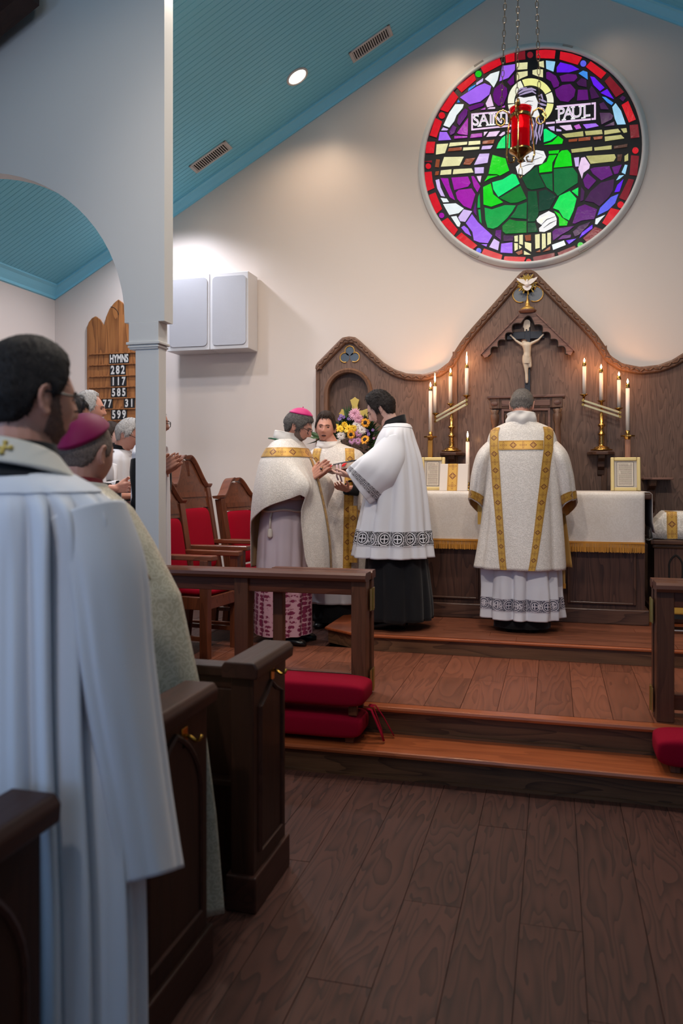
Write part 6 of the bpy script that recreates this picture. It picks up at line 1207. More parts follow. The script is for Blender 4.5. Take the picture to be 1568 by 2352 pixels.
def body(root, hc, pitch=0, yaw=0, roll=0, sk='fair', arms=(), s=1.0, vox=0.005, lean=0.0, legs=True, ears=True, nose=1.0, headk=1.0, tk=1.0):
    """one continuous remeshed figure; hc = centre of the head; arms = (shoulder, elbow, wrist, hand kwargs or None)"""
    hc = V(hc); Mh = Matrix.Translation(hc) @ Matrix.Rotation(R(yaw), 4, 'Z') @ Matrix.Rotation(R(-pitch), 4, 'X') @ Matrix.Rotation(R(roll), 4, 'Y') @ Matrix.Scale(headk, 4)
    Mr = mat_of(root); g = MB(); g.M = Mr @ Mh; nu, nv = 56, 44
    g.loop_loft([[head_pt(sph(2*pi*i/nu, -pi/2+pi*j/nv), 0, nose) for i in range(nu)] for j in range(1, nv)])
    if ears:
        for sx in (-1, 1):
            g.tube([V((sx*(0.074+0.010*q), y, z)) for y, z, q in ((0.006, -0.03, .3), (-0.006, -0.036, .8), (-0.016, -0.022, 1.0), (-0.022, 0.0, 1.25), (-0.018, 0.019, 1.3), (-0.004, 0.027, 1.0), (0.006, 0.018, .5))], [0.006, 0.0065, 0.0055, 0.0055, 0.0055, 0.0055, 0.005], 8); g.ball((sx*0.077, -0.006, -0.005), (0.006, 0.014, 0.026), 10, 7)
    g.M = Mr; nb = V((0, lean*0.9, 1.44*s)); ch = V((0, lean*0.6, 1.24*s)); pv = V((0, 0, 0.95*s)); sk0 = Mh @ V((0, -0.022, -0.05)); sk1 = Mh @ V((0, 0.0, -0.075))
    g.capsule(nb, 0.064, sk0, 0.055, 14, 4); g.capsule(nb+V((0, 0.015, 0)), 0.056, sk1, 0.05, 14, 4)
    g.capsule(ch, 0.125*tk, pv, 0.12*tk, 14, 4); g.capsule(ch, 0.125*tk, nb-V((0, 0, 0.06)), 0.085*min(1, tk*1.15), 14, 4)
    for sx in (-1, 1): g.capsule(nb-V((0, 0, 0.05)), 0.065, V((sx*0.15, lean*0.8, 1.365*s)), 0.045, 10, 3)
    if legs:
        for sx in (-1, 1):
            g.capsule((sx*0.08, 0, 0.92*s), 0.085, (sx*0.09, 0.01, 0.5*s), 0.058, 10, 3); g.capsule((sx*0.09, 0.01, 0.5*s), 0.055, (sx*0.095, -0.015, 0.1), 0.04, 10, 3)
    for sh, el, wr, hk in arms:
        g.capsule(V(sh)+V((-0.02 if sh[0] > 0 else 0.02, 0, -0.045)), 0.042, el, 0.038, 10, 3); g.capsule(el, 0.041, wr, 0.027, 10, 3)
        if hk: hand(g, wr, **hk)
    o = g.build('body', SKIN[sk], root); md = o.modifiers.new('one_surface', 'REMESH'); md.mode = 'VOXEL'; md.voxel_size = vox; md.use_smooth_shade = True
    if legs:
        for sx in (-1, 1):
            f = MB(); f.M = Mr; x = sx*0.095
            f.loop_loft([[V((x+sx*y*0.12+w*cos(2*pi*k/14), y, max(0.002, h*(0.5+0.5*sin(2*pi*k/14))))) for k in range(14)] for y, w, h in ((-0.085, 0.02, 0.05), (-0.075, 0.036, 0.075), (-0.02, 0.042, 0.105), (0.05, 0.044, 0.082), (0.12, 0.05, 0.06), (0.17, 0.042, 0.048), (0.195, 0.02, 0.03))]).build('shoe', M['shoe'], root, smooth=True)
            f = MB(); f.M = Mr; f.capsule((x, -0.015, 0.3), 0.058, (x, -0.02, 0.09), 0.05, 12, 3).build('trouser_leg', M['cassock'], root, smooth=True)
    return Mh
def face(root, Mh, hair='brown', brow=1.0, closed=False, mouth=False, line=HAIRLINE, off=0.014, rough=0.003, hairlabel=None, specs=False, beard=None, hairon=True, soft=9.0, brows='brown', tuft=None):
    Mr = mat_of(root); T = Mr @ Mh
    if hairon: patch(root, Mh, hairmask(line, soft), off, HM[hair], 'hair', rough, tuft=tuft or (900, 0.026 if rough > 0.002 else 0.010, 0.003 if rough > 0.002 else 0.0012))
    for sx in (-1, 1):
        g = MB(); g.M = T; p = head_pt(sph(sx*R(21), R(3.5))); g.ball(p+V((0, -0.001, 0.0)), (0.0125, 0.006, 0.0028 if closed else 0.0055), 10, 7).build('eye', M['eyewhite'], root, smooth=True)
        g = MB(); g.M = T; pts = [head_pt(sph(sx*R(a), R(e)), 0.002) for a, e in ((9, 11), (17, 12.6), (27, 12.2), (35, 9))]; g.tube(pts, [0.0022, 0.003, 0.0028, 0.0012], 6).build('eyebrow', HM[brows], root, smooth=True)
    g = MB(); g.M = T
    if mouth: g.ball(head_pt(sph(0, R(-31.5)), 0.001), (0.019, 0.006, 0.0085), 12, 7).build('open_mouth', M['mouth'], root, smooth=True)
    else: g.tube([head_pt(sph(R(a), R(-30.6)), 0.0005) for a in (-13, -7, 0, 7, 13)], [0.001, 0.0024, 0.0028, 0.0024, 0.001], 6).build('lips', M['lip'], root, smooth=True)
    if beard:
        hm, o, full = beard
        def mk(az, el):
            a, e = abs(math.degrees(az)), math.degrees(el)
            up = interp([(0, -22), (14, -24), (24, -34), (45, -30), (62, -18), (72, 4), (80, 8)], a) if full else interp([(0, -23), (16, -25), (20, -40), (45, -45), (70, -40)], a)
            if a > 84 or (a < 15 and -36 < e < -27): return -1
            return min((up-e)/6.0, (e+86)/8.0, (84-a)/6.0)
        patch(root, Mh, mk, o, HM[hm], 'beard', 0.0022, el0=-88, el1=20, freq=60, tuft=(400, 0.009, 0.002))
    if specs:
        for sx in (-1, 1):
            g = MB(); g.M = T; c = V((sx*0.033, 0.099, 0.002))
            g.tube([c+V((0.025*(abs(cos(a))**0.6)*(1 if cos(a) > 0 else -1), -0.35*abs(0.025*cos(a))*0.2, 0.018*(abs(sin(a))**0.6)*(1 if sin(a) > 0 else -1))) for a in [2*pi*k/20 for k in range(20)]], 0.0026, 6, True).build('spectacle_rim', M['specs'], root, smooth=True)
            g = MB(); g.M = T; g.tube([(sx*0.058, 0.097, 0.008), (sx*0.078, 0.06, 0.01), (sx*0.083, -0.005, 0.012), (sx*0.08, -0.03, 0.0)], 0.0024, 6).build('spectacle_arm', M['specs'], root, smooth=True)
        g = MB(); g.M = T; g.tube([(-0.009, 0.103, 0.006), (0, 0.106, 0.009), (0.009, 0.103, 0.006)], 0.0024, 6).build('spectacle_bridge', M['specs'], root, smooth=True)
def zucchetto(root, Mh, mat, ang=54, axis=(0, -0.34, 1)):
    ax = V(axis).normalized()
    patch(root, Mh, lambda az, el: (ang-math.degrees(sph(az, el).angle(ax)))/3.0, lambda az, el: 0.024, mat, 'zucchetto', 0.0, el0=-30)
    g = MB(); g.M = mat_of(root) @ Mh; p = head_pt(ax, 0.025); g.capsule(p, 0.005, p+ax*0.008, 0.003, 8, 3).build('cap_stem', mat, root, smooth=True)
def cr(p0, p1, p2, p3, t): return 0.5*((2*p1)+(p2-p0)*t+(2*p0-5*p1+4*p2-p3)*t*t+(3*p1-p0-3*p2+p3)*t*t*t)
def surf(secs, fold=None, e=1.0):
    """secs: (centre, axis 1, axis 2); returns S(i, j), i around and j along, both 0..1"""
    sx = [tuple(V(q) for q in s_) for s_ in secs]; n = len(sx)
    def S(i, j):
        f = min(max(j, 0), 1)*(n-1); k = min(int(f), n-2); t = f-k; q = [sx[max(k-1, 0)], sx[k], sx[k+1], sx[min(k+2, n-1)]]
        c, a, b = (cr(q[0][m], q[1][m], q[2][m], q[3][m], t) for m in range(3)); an = 2*pi*i; ca, sa = cos(an), sin(an)
        if e != 1.0: ca, sa = (abs(ca)**e)*(1 if ca > 0 else -1), (abs(sa)**e)*(1 if sa > 0 else -1)
        r = 1+(fold(i, j) if fold else 0); return c+a*(ca*r)+b*(sa*r)
    return S
def robe_secs(tab): return [((x, y, z), (a, 0, 0), (0, b, 0)) for z, a, b, x, y in [(*t, *(0,)*(5-len(t))) for t in tab]]
def folds(K, amp, seed, ramp=(0.15, 0.8), zf=0.5, sharp=1.0):
    def f(i, j):
        a = 2*pi*i; k = max(3, round(K*4)); ph = 4.2*noise.noise((cos(a)*1.5+seed, sin(a)*1.5-seed, j*zf+seed)); p = abs(sin((k*a+ph)/2))**0.85
        w = 0.62+0.9*noise.noise((cos(a)*2.1-seed, sin(a)*2.1+seed, j*zf*0.7)); n2 = noise.noise((cos(a)*K*2.2+seed, sin(a)*K*2.2, j*3+seed))
        return amp*smooth(j, *ramp)*((p-0.62)*w*1.5+0.25*n2)
    return f
def drape(root, S, name, mat, nu=110, nv=60, solid=0.004, j0=0.0, j1=1.0, label=None, lining=None):
    g = MB(); g.M = mat_of(root); g.grid(lambda i, j: S(i, j0+(j1-j0)*j), nu, nv, wrap=True)
    o = g.build(name, [mat, lining] if lining else mat, root, smooth=True, label=label)
    if solid:
        md = o.modifiers.new('thickness', 'SOLIDIFY'); md.thickness = solid; md.offset = -1
        if lining: md.material_offset = 1; md.material_offset_rim = 0
    return o
def normal(S, i, j):
    e = 0.004; a = S(i+e, j)-S(i-e, j); b = S(i, min(1, j+e))-S(i, max(0, j-e)); n = a.cross(b); return n.normalized() if n.length > 1e-9 else V((0, 0, 1))
def ring_band(root, S, ja, jb, name, mat, off=0.004, i0=0.0, i1=1.0, n=160, m=4, sign=None, flip=False):
    """strip round a robe between two heights; UV v runs along the strip in band widths"""
    g = MB(); g.M = mat_of(root); rows = []; acc = 0; acs = []
    wd = (S((i0+i1)/2, ja)-S((i0+i1)/2, jb)).length
    for q in range(n+1):
        i = i0+(i1-i0)*q/n; col_ = []
        for r in range(m+1):
            j = ja+(jb-ja)*r/m; nn = normal(S, i, j); c = S(i, j); 
            if sign is None:
                ctr = (S(0, j)+S(0.25, j)+S(0.5, j)+S(0.75, j))/4; nn = nn if nn.dot(c-ctr) > 0 else -nn
            col_.append(c+nn*off)
        if rows: acc += (col_[m//2]-rows[-1][m//2]).length/wd
        rows.append(col_); acs.append(acc)
    ids = [[g.addv(p) for p in c] for c in rows]
    for q in range(n):
        for r in range(m): g.face((ids[q][r], ids[q+1][r], ids[q+1][r+1], ids[q][r+1]), [(r/m, acs[q]), (r/m, acs[q+1]), ((r+1)/m, acs[q+1]), ((r+1)/m, acs[q])])
    return g.build(name, mat, root, smooth=True)
def solve_i(S, j, x, lo, hi, ax=0):
    flo = S(lo, j)[ax]-x
    for _ in range(26):
        mid = (lo+hi)/2; fm = S(mid, j)[ax]-x
        if (fm > 0) == (flo > 0): lo, flo = mid, fm
        else: hi = mid
    return (lo+hi)/2
def down_band(root, S, path, name, mat, rng, off=0.005, n=60):
    """band running down a robe: path = [(j, x centre, width)]; rng = (i low, i high) half of the robe on which x is looked up"""
    rows, acc, prev = [], 0, None; g = MB(); g.M = mat_of(root); vv = []
    for q in range(n+1):
        f = q/n*(len(path)-1); k = min(int(f), len(path)-2); t = f-k; j, x, w = (path[k][m]+(path[k+1][m]-path[k][m])*t for m in range(3))
        ctr = (S(0, j)+S(0.25, j)+S(0.5, j)+S(0.75, j))/4; row = []
        for r in range(7):
            i = solve_i(S, j, x+(r/6-0.5)*w, *rng); c = S(i, j); nn = normal(S, i, j); nn = nn if nn.dot(c-ctr) > 0 else -nn; row.append(c+nn*off)
        if prev: acc += (row[3]-prev[3]).length/w
        prev = row; vv.append(acc); rows.append([g.addv(p) for p in row])
    for q in range(n):
        for r in range(6): g.face((rows[q][r], rows[q][r+1], rows[q+1][r+1], rows[q+1][r]), [(r/6, vv[q]), ((r+1)/6, vv[q]), ((r+1)/6, vv[q+1]), (r/6, vv[q+1])])
    return g.build(name, mat, root, smooth=True)
def collar(root, c, r, h, mat, name='amice', tilt=0, ry=None, n=4, wob=0.006, seed=1):
    """soft cloth ring round the neck with a rolled edge"""
    ry = ry or r; S = surf([((c[0], c[1]-tilt*h*0.2, c[2]-0.01), (r*0.86, 0, 0), (0, ry*0.86, 0)), ((c[0], c[1], c[2]+h*0.42), (r*1.10, 0, 0), (0, ry*1.10, tilt*ry*0.7)), ((c[0], c[1], c[2]+h*0.8), (r*1.04, 0, 0), (0, ry*1.06, tilt*ry)), ((c[0], c[1], c[2]+h), (r*0.98, 0, 0), (0, ry, tilt*ry)), ((c[0], c[1], c[2]+h*0.9), (r*0.9, 0, 0), (0, ry*0.92, tilt*ry)), ((c[0], c[1], c[2]+h*0.3), (r*0.9, 0, 0), (0, ry*0.92, tilt*ry))],
                             lambda i, j: wob/r*noise.noise((cos(2*pi*i)*1.8+seed, sin(2*pi*i)*1.8, j*4)))
    return drape(root, S, name, mat, 64, 24, 0)
BACK, FRONT = (0.5, 1.0), (0.5, 0.0)
# ================================================================== the priest at the altar, seen from behind
pr = on_z(1199, 1441, PRED); pr.y = 5.90
P = person('priest with his back turned standing at the altar in a gold-banded white dalmatic', (pr.x, pr.y, PRED), 0)
armL = [((sx*0.185, 0.02, 1.40), (sx*0.30, 0.05, 1.12), (sx*0.15, 0.27, 1.06), dict(d=(-sx*0.25, 0.9, -0.15), n=(0, 0, -1), s=(-sx, 0.1, 0))) for sx in (-1, 1)]
Mh = body(P, (0.0, 0.055, 1.63), 30, -4, 0, 'ruddy', armL, 1.0, 0.005, 0.02)
face(P, Mh, 'grey', line=[(0, 44), (28, 50), (45, 44), (56, 30), (64, 12), (72, -2), (84, -4), (92, 6), (104, -2), (116, -24), (140, -34), (180, -36)], off=0.011, rough=0.0025, closed=True, brows='grey')
collar(P, (0, -0.005, 1.455), 0.100, 0.105, M['amice'], tilt=-0.2, ry=0.092, wob=0.014)
S = surf(robe_secs([(1.535, 0.062, 0.07, 0, -0.005), (1.505, 0.105, 0.088, 0, -0.005), (1.465, 0.19, 0.11), (1.41, 0.235, 0.135), (1.27, 0.262, 0.175, 0, -0.005), (1.05, 0.272, 0.195, 0, -0.01), (0.75, 0.295, 0.215, -.005, -0.01), (0.455, 0.328, 0.235, -0.02, -0.015)]), folds(1.7, 0.09, 2, (0.35, 0.95)), 0.92)
drape(P, S, 'dalmatic', M['brocade_v'], 130, 70, 0.006, lining=M['goldlining'])
for sx in (-1, 1): down_band(P, S, [(0.30, sx*0.178, 0.062), (0.42, sx*0.188, 0.062), (0.55, sx*0.185, 0.062), (0.72, sx*0.16-0.005, 0.058), (0.88, sx*0.125-0.012, 0.05), (0.998, sx*0.095-0.02, 0.046)], 'gold_orphrey', M['orphrey'], BACK)
zb = 0.487; L_, R__ = [], []
for k in range(25):
    x = -0.152+0.304*k/24
    for lst, j in ((L_, zb), (R__, zb+0.062)): i = solve_i(S, j, x, *BACK); nn = normal(S, i, j); c = S(i, j); nn = nn if nn.y < 0 else -nn; lst.append(c+nn*0.0055)
g = MB(); g.M = mat_of(P); band_uv(g, L_, R__).build('gold_orphrey', M['orphrey'], P, smooth=True)
for sx in (-1, 1):
    q = sx; Sl = surf([((q*0.19, 0.0, 1.37), (q*0.03, 0, 0.02), (0, 0.06, 0)), ((q*0.255, 0.0, 1.26), (q*0.058, 0, 0.03), (0, 0.13, 0)), ((q*0.292, 0.02, 1.12), (q*0.068, 0, 0.02), (0, 0.15, -0.02)), ((q*0.31, 0.05, 0.98), (q*0.068, 0, 0.03), (0, 0.165, -0.04)), ((q*0.325, 0.08, 0.88), (q*0.062, 0, 0.04), (0, 0.175, -0.05))], folds(1.2, 0.10, 5+sx, (0.2, 0.8)))
    drape(P, Sl, 'dalmatic_sleeve', M['brocade_v'], 64, 34, 0.005, lining=M['goldlining']); ring_band(P, Sl, 0.80, 0.955, 'cuff_orphrey', M['orphrey'], 0.005, n=60)
Sa = surf(robe_secs([(0.95, 0.22, 0.17), (0.6, 0.245, 0.185), (0.3, 0.258, 0.195), (0.095, 0.265, 0.20)]), folds(2.6, 0.30, 4, (0.0, 0.5), 0.15), 0.95)
drape(P, Sa, 'alb', M['cotton'], 180, 40, 0.003)
ring_band(P, Sa, 0.735, 0.865, 'lace_border', M['lace_blue'], 0.002, n=220, m=6)
M['lace_thread'] = plain('white_lace_thread', rgb(214, 208, 214), 0.85)
for i0 in (0.585, 0.655, 0.735, 0.815, 0.89):
    me = text_mesh('IHS', 0.05, 'monogram', 0.0006, 0.0004, 0.85)
    for v in me.vertices:
        i = i0+v.co.x/(2*pi*0.235); j = 0.80-v.co.y/0.63*0.86; c = Sa(i, j); nn = normal(Sa, i, j); nn = nn if nn.y < 0 else -nn; v.co = c+nn*(0.0045+v.co.z)
    me.transform(mat_of(P)); me.materials.clear(); me.materials.append(M['lace_thread']); o = bpy.data.objects.new('monogram', me); col.objects.link(o); o.parent = P; o.matrix_parent_inverse = mat_of(P).inverted()
Sc = surf(robe_secs([(0.6, 0.17, 0.14), (0.3, 0.19, 0.15), (0.03, 0.2, 0.16)]), folds(2, 0.1, 1)); drape(P, Sc, 'cassock', M['cassock'], 60, 10, 0.003)
g = MB(); g.M = mat_of(P); g.grid(lambda i, j: V((-0.30+0.66*i, 0.20+0.02*sin(i*9), 1.0-0.55*j)) if 0 else V((0.22+0.085*i+0.05*j*i, 0.17-0.05*i, 0.84-0.39*j)), 8, 10).build('dalmatic_front', [M['goldlining']], P, smooth=True, solid=0.004)
g = MB(); g.M = mat_of(P); g.box(0.275, 0.305, 0.085, 0.09, 0.33, 0.46).build('stole_end', M['goldlining'], P); g = MB(); g.M = mat_of(P); g.box(0.272, 0.308, 0.082, 0.092, 0.30, 0.335).build('stole_fringe', M['fringe'], P)
g = MB(); g.M = mat_of(P); g.box(-0.315, -0.285, 0.0, 0.006, 0.76, 0.90).build('maniple', M['orphrey'], P)

# ================================================================== the acolyte holding the book
fe = on_z(907, 1440, PRED); fe.y = min(fe.y, 5.92)
A = person('dark-haired bearded acolyte in a white surplice and black cassock holding the book', (fe.x, fe.y, PRED), pi/2+0.06)
arms = [((-0.185, 0.0, 1.40), (-0.25, 0.05, 1.10), (-0.15, 0.29, 1.115), dict(d=(0.25, 0.95, 0.10), n=(0.1, 0, 1), s=(-0.9, 0.3, 0.2), curl=(0.25, 0.25, 0.25, 0.3), thumb=0.7)),
        ((0.185, 0.0, 1.40), (0.25, 0.06, 1.10), (0.13, 0.28, 1.12), dict(d=(-0.2, 0.95, 0.10), n=(-0.1, 0, 1), s=(0.9, 0.3, 0.2), curl=(0.25, 0.25, 0.25, 0.3), thumb=0.7))]
Mh = body(A, (0.0, 0.105, 1.612), 33, -6, 0, 'pale', arms, 1.0, 0.0045, 0.01, nose=1.05)
face(A, Mh, 'black', line=[(0, 52), (20, 58), (38, 56), (50, 40), (60, 20), (68, 2), (76, -14), (86, -16), (92, 2), (104, -6), (116, -32), (140, -44), (180, -48)], off=lambda az, el: 0.020+0.012*smooth(sin(el), 0.3, 0.9), rough=0.005, closed=True, beard=('shade', 0.0006, True), brows='black')
def neckband(root, c, r, h, mat, name, tilt=0.0): return collar(root, c, r, h, mat, name, tilt, wob=0.002)
neckband(A, (0, 0.005, 1.455), 0.079, 0.085, M['cassock'], 'cassock_collar', -0.35)
S = surf(robe_secs([(1.50, 0.085, 0.075, 0, -0.02), (1.485, 0.125, 0.095, 0, -0.02), (1.45, 0.19, 0.115, 0, -0.015), (1.38, 0.235, 0.14, 0, -0.01), (1.22, 0.25, 0.185, 0, -0.01), (0.95, 0.262, 0.225, 0, -0.008), (0.72, 0.28, 0.262, 0, 0.005), (0.525, 0.295, 0.292, 0, 0.012)]), folds(2.6, 0.20, 7, (0.12, 0.7), 0.25), 0.95)
drape(A, S, 'surplice', M['cotton'], 150, 70, 0.004); ring_band(A, S, 0.855, 0.925, 'lace_band', M['lace_black'], 0.003, n=260)
ring_band(A, S, 0.10, 0.235, 'yoke', M['cotton'], 0.003, n=90)
for sx in (-1, 1):
    Sl = surf([((sx*0.155, 0.0, 1.375), (sx*0.075, 0, 0.03), (0, 0.09, -0.02)), ((sx*0.215, 0.025, 1.27), (sx*0.085, 0, 0.02), (0, 0.125, -0.04)), ((sx*0.255, 0.085, 1.165), (sx*0.08, 0, 0.02), (0, 0.125, -0.085)), ((sx*0.255, 0.16, 1.095), (sx*0.07, 0, 0.02), (0, 0.105, -0.115)), ((sx*0.235, 0.225, 1.04), (sx*0.058, 0, 0.0), (0, -0.082 if 0 else 0.075, 0.0)) if 0 else ((sx*0.235, 0.225, 1.035), (sx*0.06, 0, 0.0), (0, 0.085, -0.12) if 0 else (0, -0.078, -0.115))][:4]+[((sx*0.235, 0.235, 1.045), (sx*0.06, 0, 0.0), (0, 0.07, -0.13))] if 0 else
              [((sx*0.155, 0.0, 1.375), (sx*0.075, 0, 0.03), (0, -0.09, 0.02)), ((sx*0.215, 0.03, 1.26), (sx*0.085, 0, 0.02), (0, -0.13, -0.03)), ((sx*0.255, 0.09, 1.16), (sx*0.08, 0, 0.02), (0, -0.135, -0.075)), ((sx*0.255, 0.165, 1.09), (sx*0.07, 0, 0.01), (0, -0.115, -0.10)), ((sx*0.24, 0.235, 1.035), (sx*0.058, 0, 0.0), (0, -0.085, -0.118))], folds(1.3, 0.10, 3+sx, (0.2, 0.7)))
    drape(A, Sl, 'surplice_sleeve', M['cotton'], 72, 40, 0.004); ring_band(A, Sl, 0.77, 0.885, 'cuff_lace', M['lace_black'], 0.003, n=90)
Sc = surf(robe_secs([(0.9, 0.2, 0.17), (0.5, 0.235, 0.225, 0, -0.01), (0.07, 0.25, 0.25, 0, -0.02)]), folds(2.3, 0.14, 9, (0.1, 0.9), 0.2)); drape(A, Sc, 'cassock', M['cassock'], 110, 20, 0.003)

# ================================================================== the bishop at prayer
fb = on_z(660, 1466, S2); fb.y = 5.62; fb.x = at(657, 1400, 5.62).x
B = person('bishop in magenta skullcap and glasses praying with joined hands in a white chasuble', (fb.x, fb.y, S2), -pi/2-0.02)
arms = [((0.185, 0.02, 1.38), (0.265, 0.06, 1.13), (0.055, 0.215, 1.225), dict(d=(-0.12, 0.72, 0.62), n=(-1, 0, 0.0), s=(-0.1, -0.62, 0.74), curl=(0.05, 0.04, 0.05, 0.08), thumb=0.25, spread=0.03)),
        ((-0.185, 0.02, 1.38), (-0.265, 0.06, 1.13), (-0.035, 0.215, 1.225), dict(d=(0.12, 0.72, 0.62), n=(1, 0, 0.0), s=(0.1, -0.62, 0.74), curl=(0.05, 0.04, 0.05, 0.08), thumb=0.25, spread=0.03))]
Mh = body(B, (0.0, 0.095, 1.60), 26, 6, 0, 'ruddy', arms, 1.0, 0.0045, 0.03)
face(B, Mh, 'salt', line=[(0, 30), (28, 32), (45, 26), (56, 14), (64, 2), (72, -10), (84, -12), (92, 2), (104, -4), (116, -28), (140, -38), (180, -40)], off=0.017, rough=0.005, closed=True, specs=True, beard=('stubble', 0.0012, True), brows='salt')
zucchetto(B, Mh, M['zucchetto'], 50, (0, -0.22, 1))
g = MB(); g.M = mat_of(B); Mq = V((0.055, 0.215, 1.225)); p = Mq+V((0.0, 0.085, 0.06)); g.ball(p+V((0.02, -0.004, 0.0)), (0.006, 0.009, 0.009), 10, 7).build('ring_stone', plain('dark_ring_stone', rgb(40, 20, 24), 0.15), B, smooth=True); g = MB(); g.M = mat_of(B); g.tube([p+V((0.014*cos(2*pi*k/12), 0.004*0, 0.014*sin(2*pi*k/12))) for k in range(12)], 0.003, 6, True).build('ring', M['brass'], B, smooth=True)
collar(B, (0, 0.01, 1.455), 0.094, 0.105, M['amice'], tilt=-0.18, ry=0.092, wob=0.008)
# chasuble: a poncho whose hem is lifted on the arms, low behind and in front
def chas(i, j):
    a = 2*pi*i; cx, sy = cos(a), sin(a)                      # cx +1 = right (camera side), sy +1 = front
    hem = interp([(-90, 0.55), (-74, 0.56), (-62, 0.80), (-50, 0.90), (0, 1.03), (24, 1.10), (34, 1.08), (44, 0.64), (52, 0.53), (90, 0.52)], math.degrees(math.asin(max(-1, min(1, sy)))))
    rh_x, rh_y = 0.36, (0.335 if sy > 0 else 0.262)
    prof = [(0.0, 1.515, 0.085, 0.085), (0.10, 1.49, 0.13, 0.11), (0.22, 1.43, 0.215, 0.15), (0.36, 1.34, 0.275, 0.195), (0.55, None, 0.325, 0.245), (1.0, None, rh_x, rh_y)]
    top = 1.34
    if j <= 0.36:
        for (j0, z0, a0, b0), (j1, z1, a1, b1) in zip(prof, prof[1:]):
            if j <= j1: t = (j-j0)/(j1-j0); z, ra, rb = z0+(z1-z0)*t, a0+(a1-a0)*t, b0+(b1-b0)*t; break
    else:
        t = (j-0.36)/0.64; z = top+(hem-top)*t; w = 1-(1-t)**2; ra = 0.275+(rh_x-0.275)*w; rb = 0.195+(rh_y-0.195)*w
    n = 0.05*smooth(j, 0.3, 1)*(noise.noise((cx*2.4+1.3, sy*2.4, j*0.5))+0.5*noise.noise((cx*5, sy*5+2, j*.7)))
    arm = 0.11*smooth(sy, -0.25, 0.35)*(1-smooth(sy, 0.75, 1.0))*gs((z-1.17)/0.13)   # cloth carried forward by the forearm
    return V((ra*cx*(1+n), rb*sy*(1+n)+arm*abs(cx)+0.01, z))
drape(B, chas, 'chasuble', M['brocade_v'], 190, 80, 0.006, lining=M['goldlining'])
ring_band(B, chas, 0.21, 0.315, 'shoulder_orphrey', M['orphrey'], 0.006, n=140)
down_band(B, chas, [(0.32, 0.012, 0.05), (0.6, 0.01, 0.05), (0.998, 0.008, 0.05)], 'front_orphrey', M['orphrey'], (0.5, 0.0))
down_band(B, chas, [(0.32, 0.0, 0.05), (0.6, 0.0, 0.05), (0.998, 0.0, 0.05)], 'back_orphrey', M['orphrey'], (0.5, 1.0))
for sx in (-1, 1):
    Sl = surf([((sx*0.24, 0.05, 1.14), (sx*0.05, 0, 0.03), (0, 0.04, -0.06)), ((sx*0.2, 0.10, 1.14), (sx*0.055, 0, 0.03), (0, 0.035, -0.075)), ((sx*0.135, 0.155, 1.165), (sx*0.055, 0.02, 0.03), (0, 0.035, -0.085)), ((sx*0.075, 0.205, 1.19), (sx*0.05, 0.02, 0.03), (0, 0.035, -0.088))], folds(1.2, 0.12, 6, (0.1, 0.8)))
    drape(B, Sl, 'alb_sleeve', M['lilac'], 48, 22, 0.003); ring_band(B, Sl, 0.55, 0.85, 'cuff_lace', M['pinklace'], 0.003, n=50)
    Sk = surf([((sx*0.12, 0.16, 1.175), (sx*0.034, 0, 0.02), (0, 0.02, -0.045)), ((sx*0.066, 0.212, 1.205), (sx*0.034, 0.01, 0.02), (0, 0.022, -0.046))]); drape(B, Sk, 'cassock_cuff', M['cassock'], 24, 4, 0.002)
Sa = surf(robe_secs([(1.1, 0.2, 0.17), (0.8, 0.215, 0.19, 0, -0.01), (0.42, 0.225, 0.20, 0, -0.015), (0.07, 0.225, 0.205, 0, -0.02)]), folds(2.3, 0.11, 3, (0.0, 0.7), 0.2)); drape(B, Sa, 'alb', M['lilac'], 130, 40, 0.003); ring_band(B, Sa, 0.62, 0.995, 'damask_lace', M['pinklace'], 0.003, n=130, m=10)
g = MB(); g.M = mat_of(B); g.tube([V((0.22*cos(a), 0.19*sin(a), 0.985+0.008*sin(5*a))) for a in [2*pi*k/40 for k in range(40)]], 0.009, 8, True).tube([(0.21, -0.03, 0.985), (0.225, -0.04, 0.93), (0.228, -0.04, 0.85)], 0.008, 8).capsule((0.228, -0.04, 0.84), 0.017, (0.228, -0.04, 0.805), 0.02, 10, 3).build('cincture', M['rope'], B, smooth=True)
g = MB(); g.M = mat_of(B); g.tube([(0.02, -0.13, 1.515), (0.085, -0.085, 1.51), (0.105, 0.02, 1.492), (0.09, 0.11, 1.45), (0.05, 0.185, 1.36), (0.02, 0.225, 1.26)], 0.006, 8).build('green_cord', M['green'], B, smooth=True)
Sc = surf(robe_secs([(0.6, 0.16, 0.15), (0.05, 0.18, 0.17, 0, -0.01)])); drape(B, Sc, 'cassock', M['cassock'], 40, 6, 0.003)

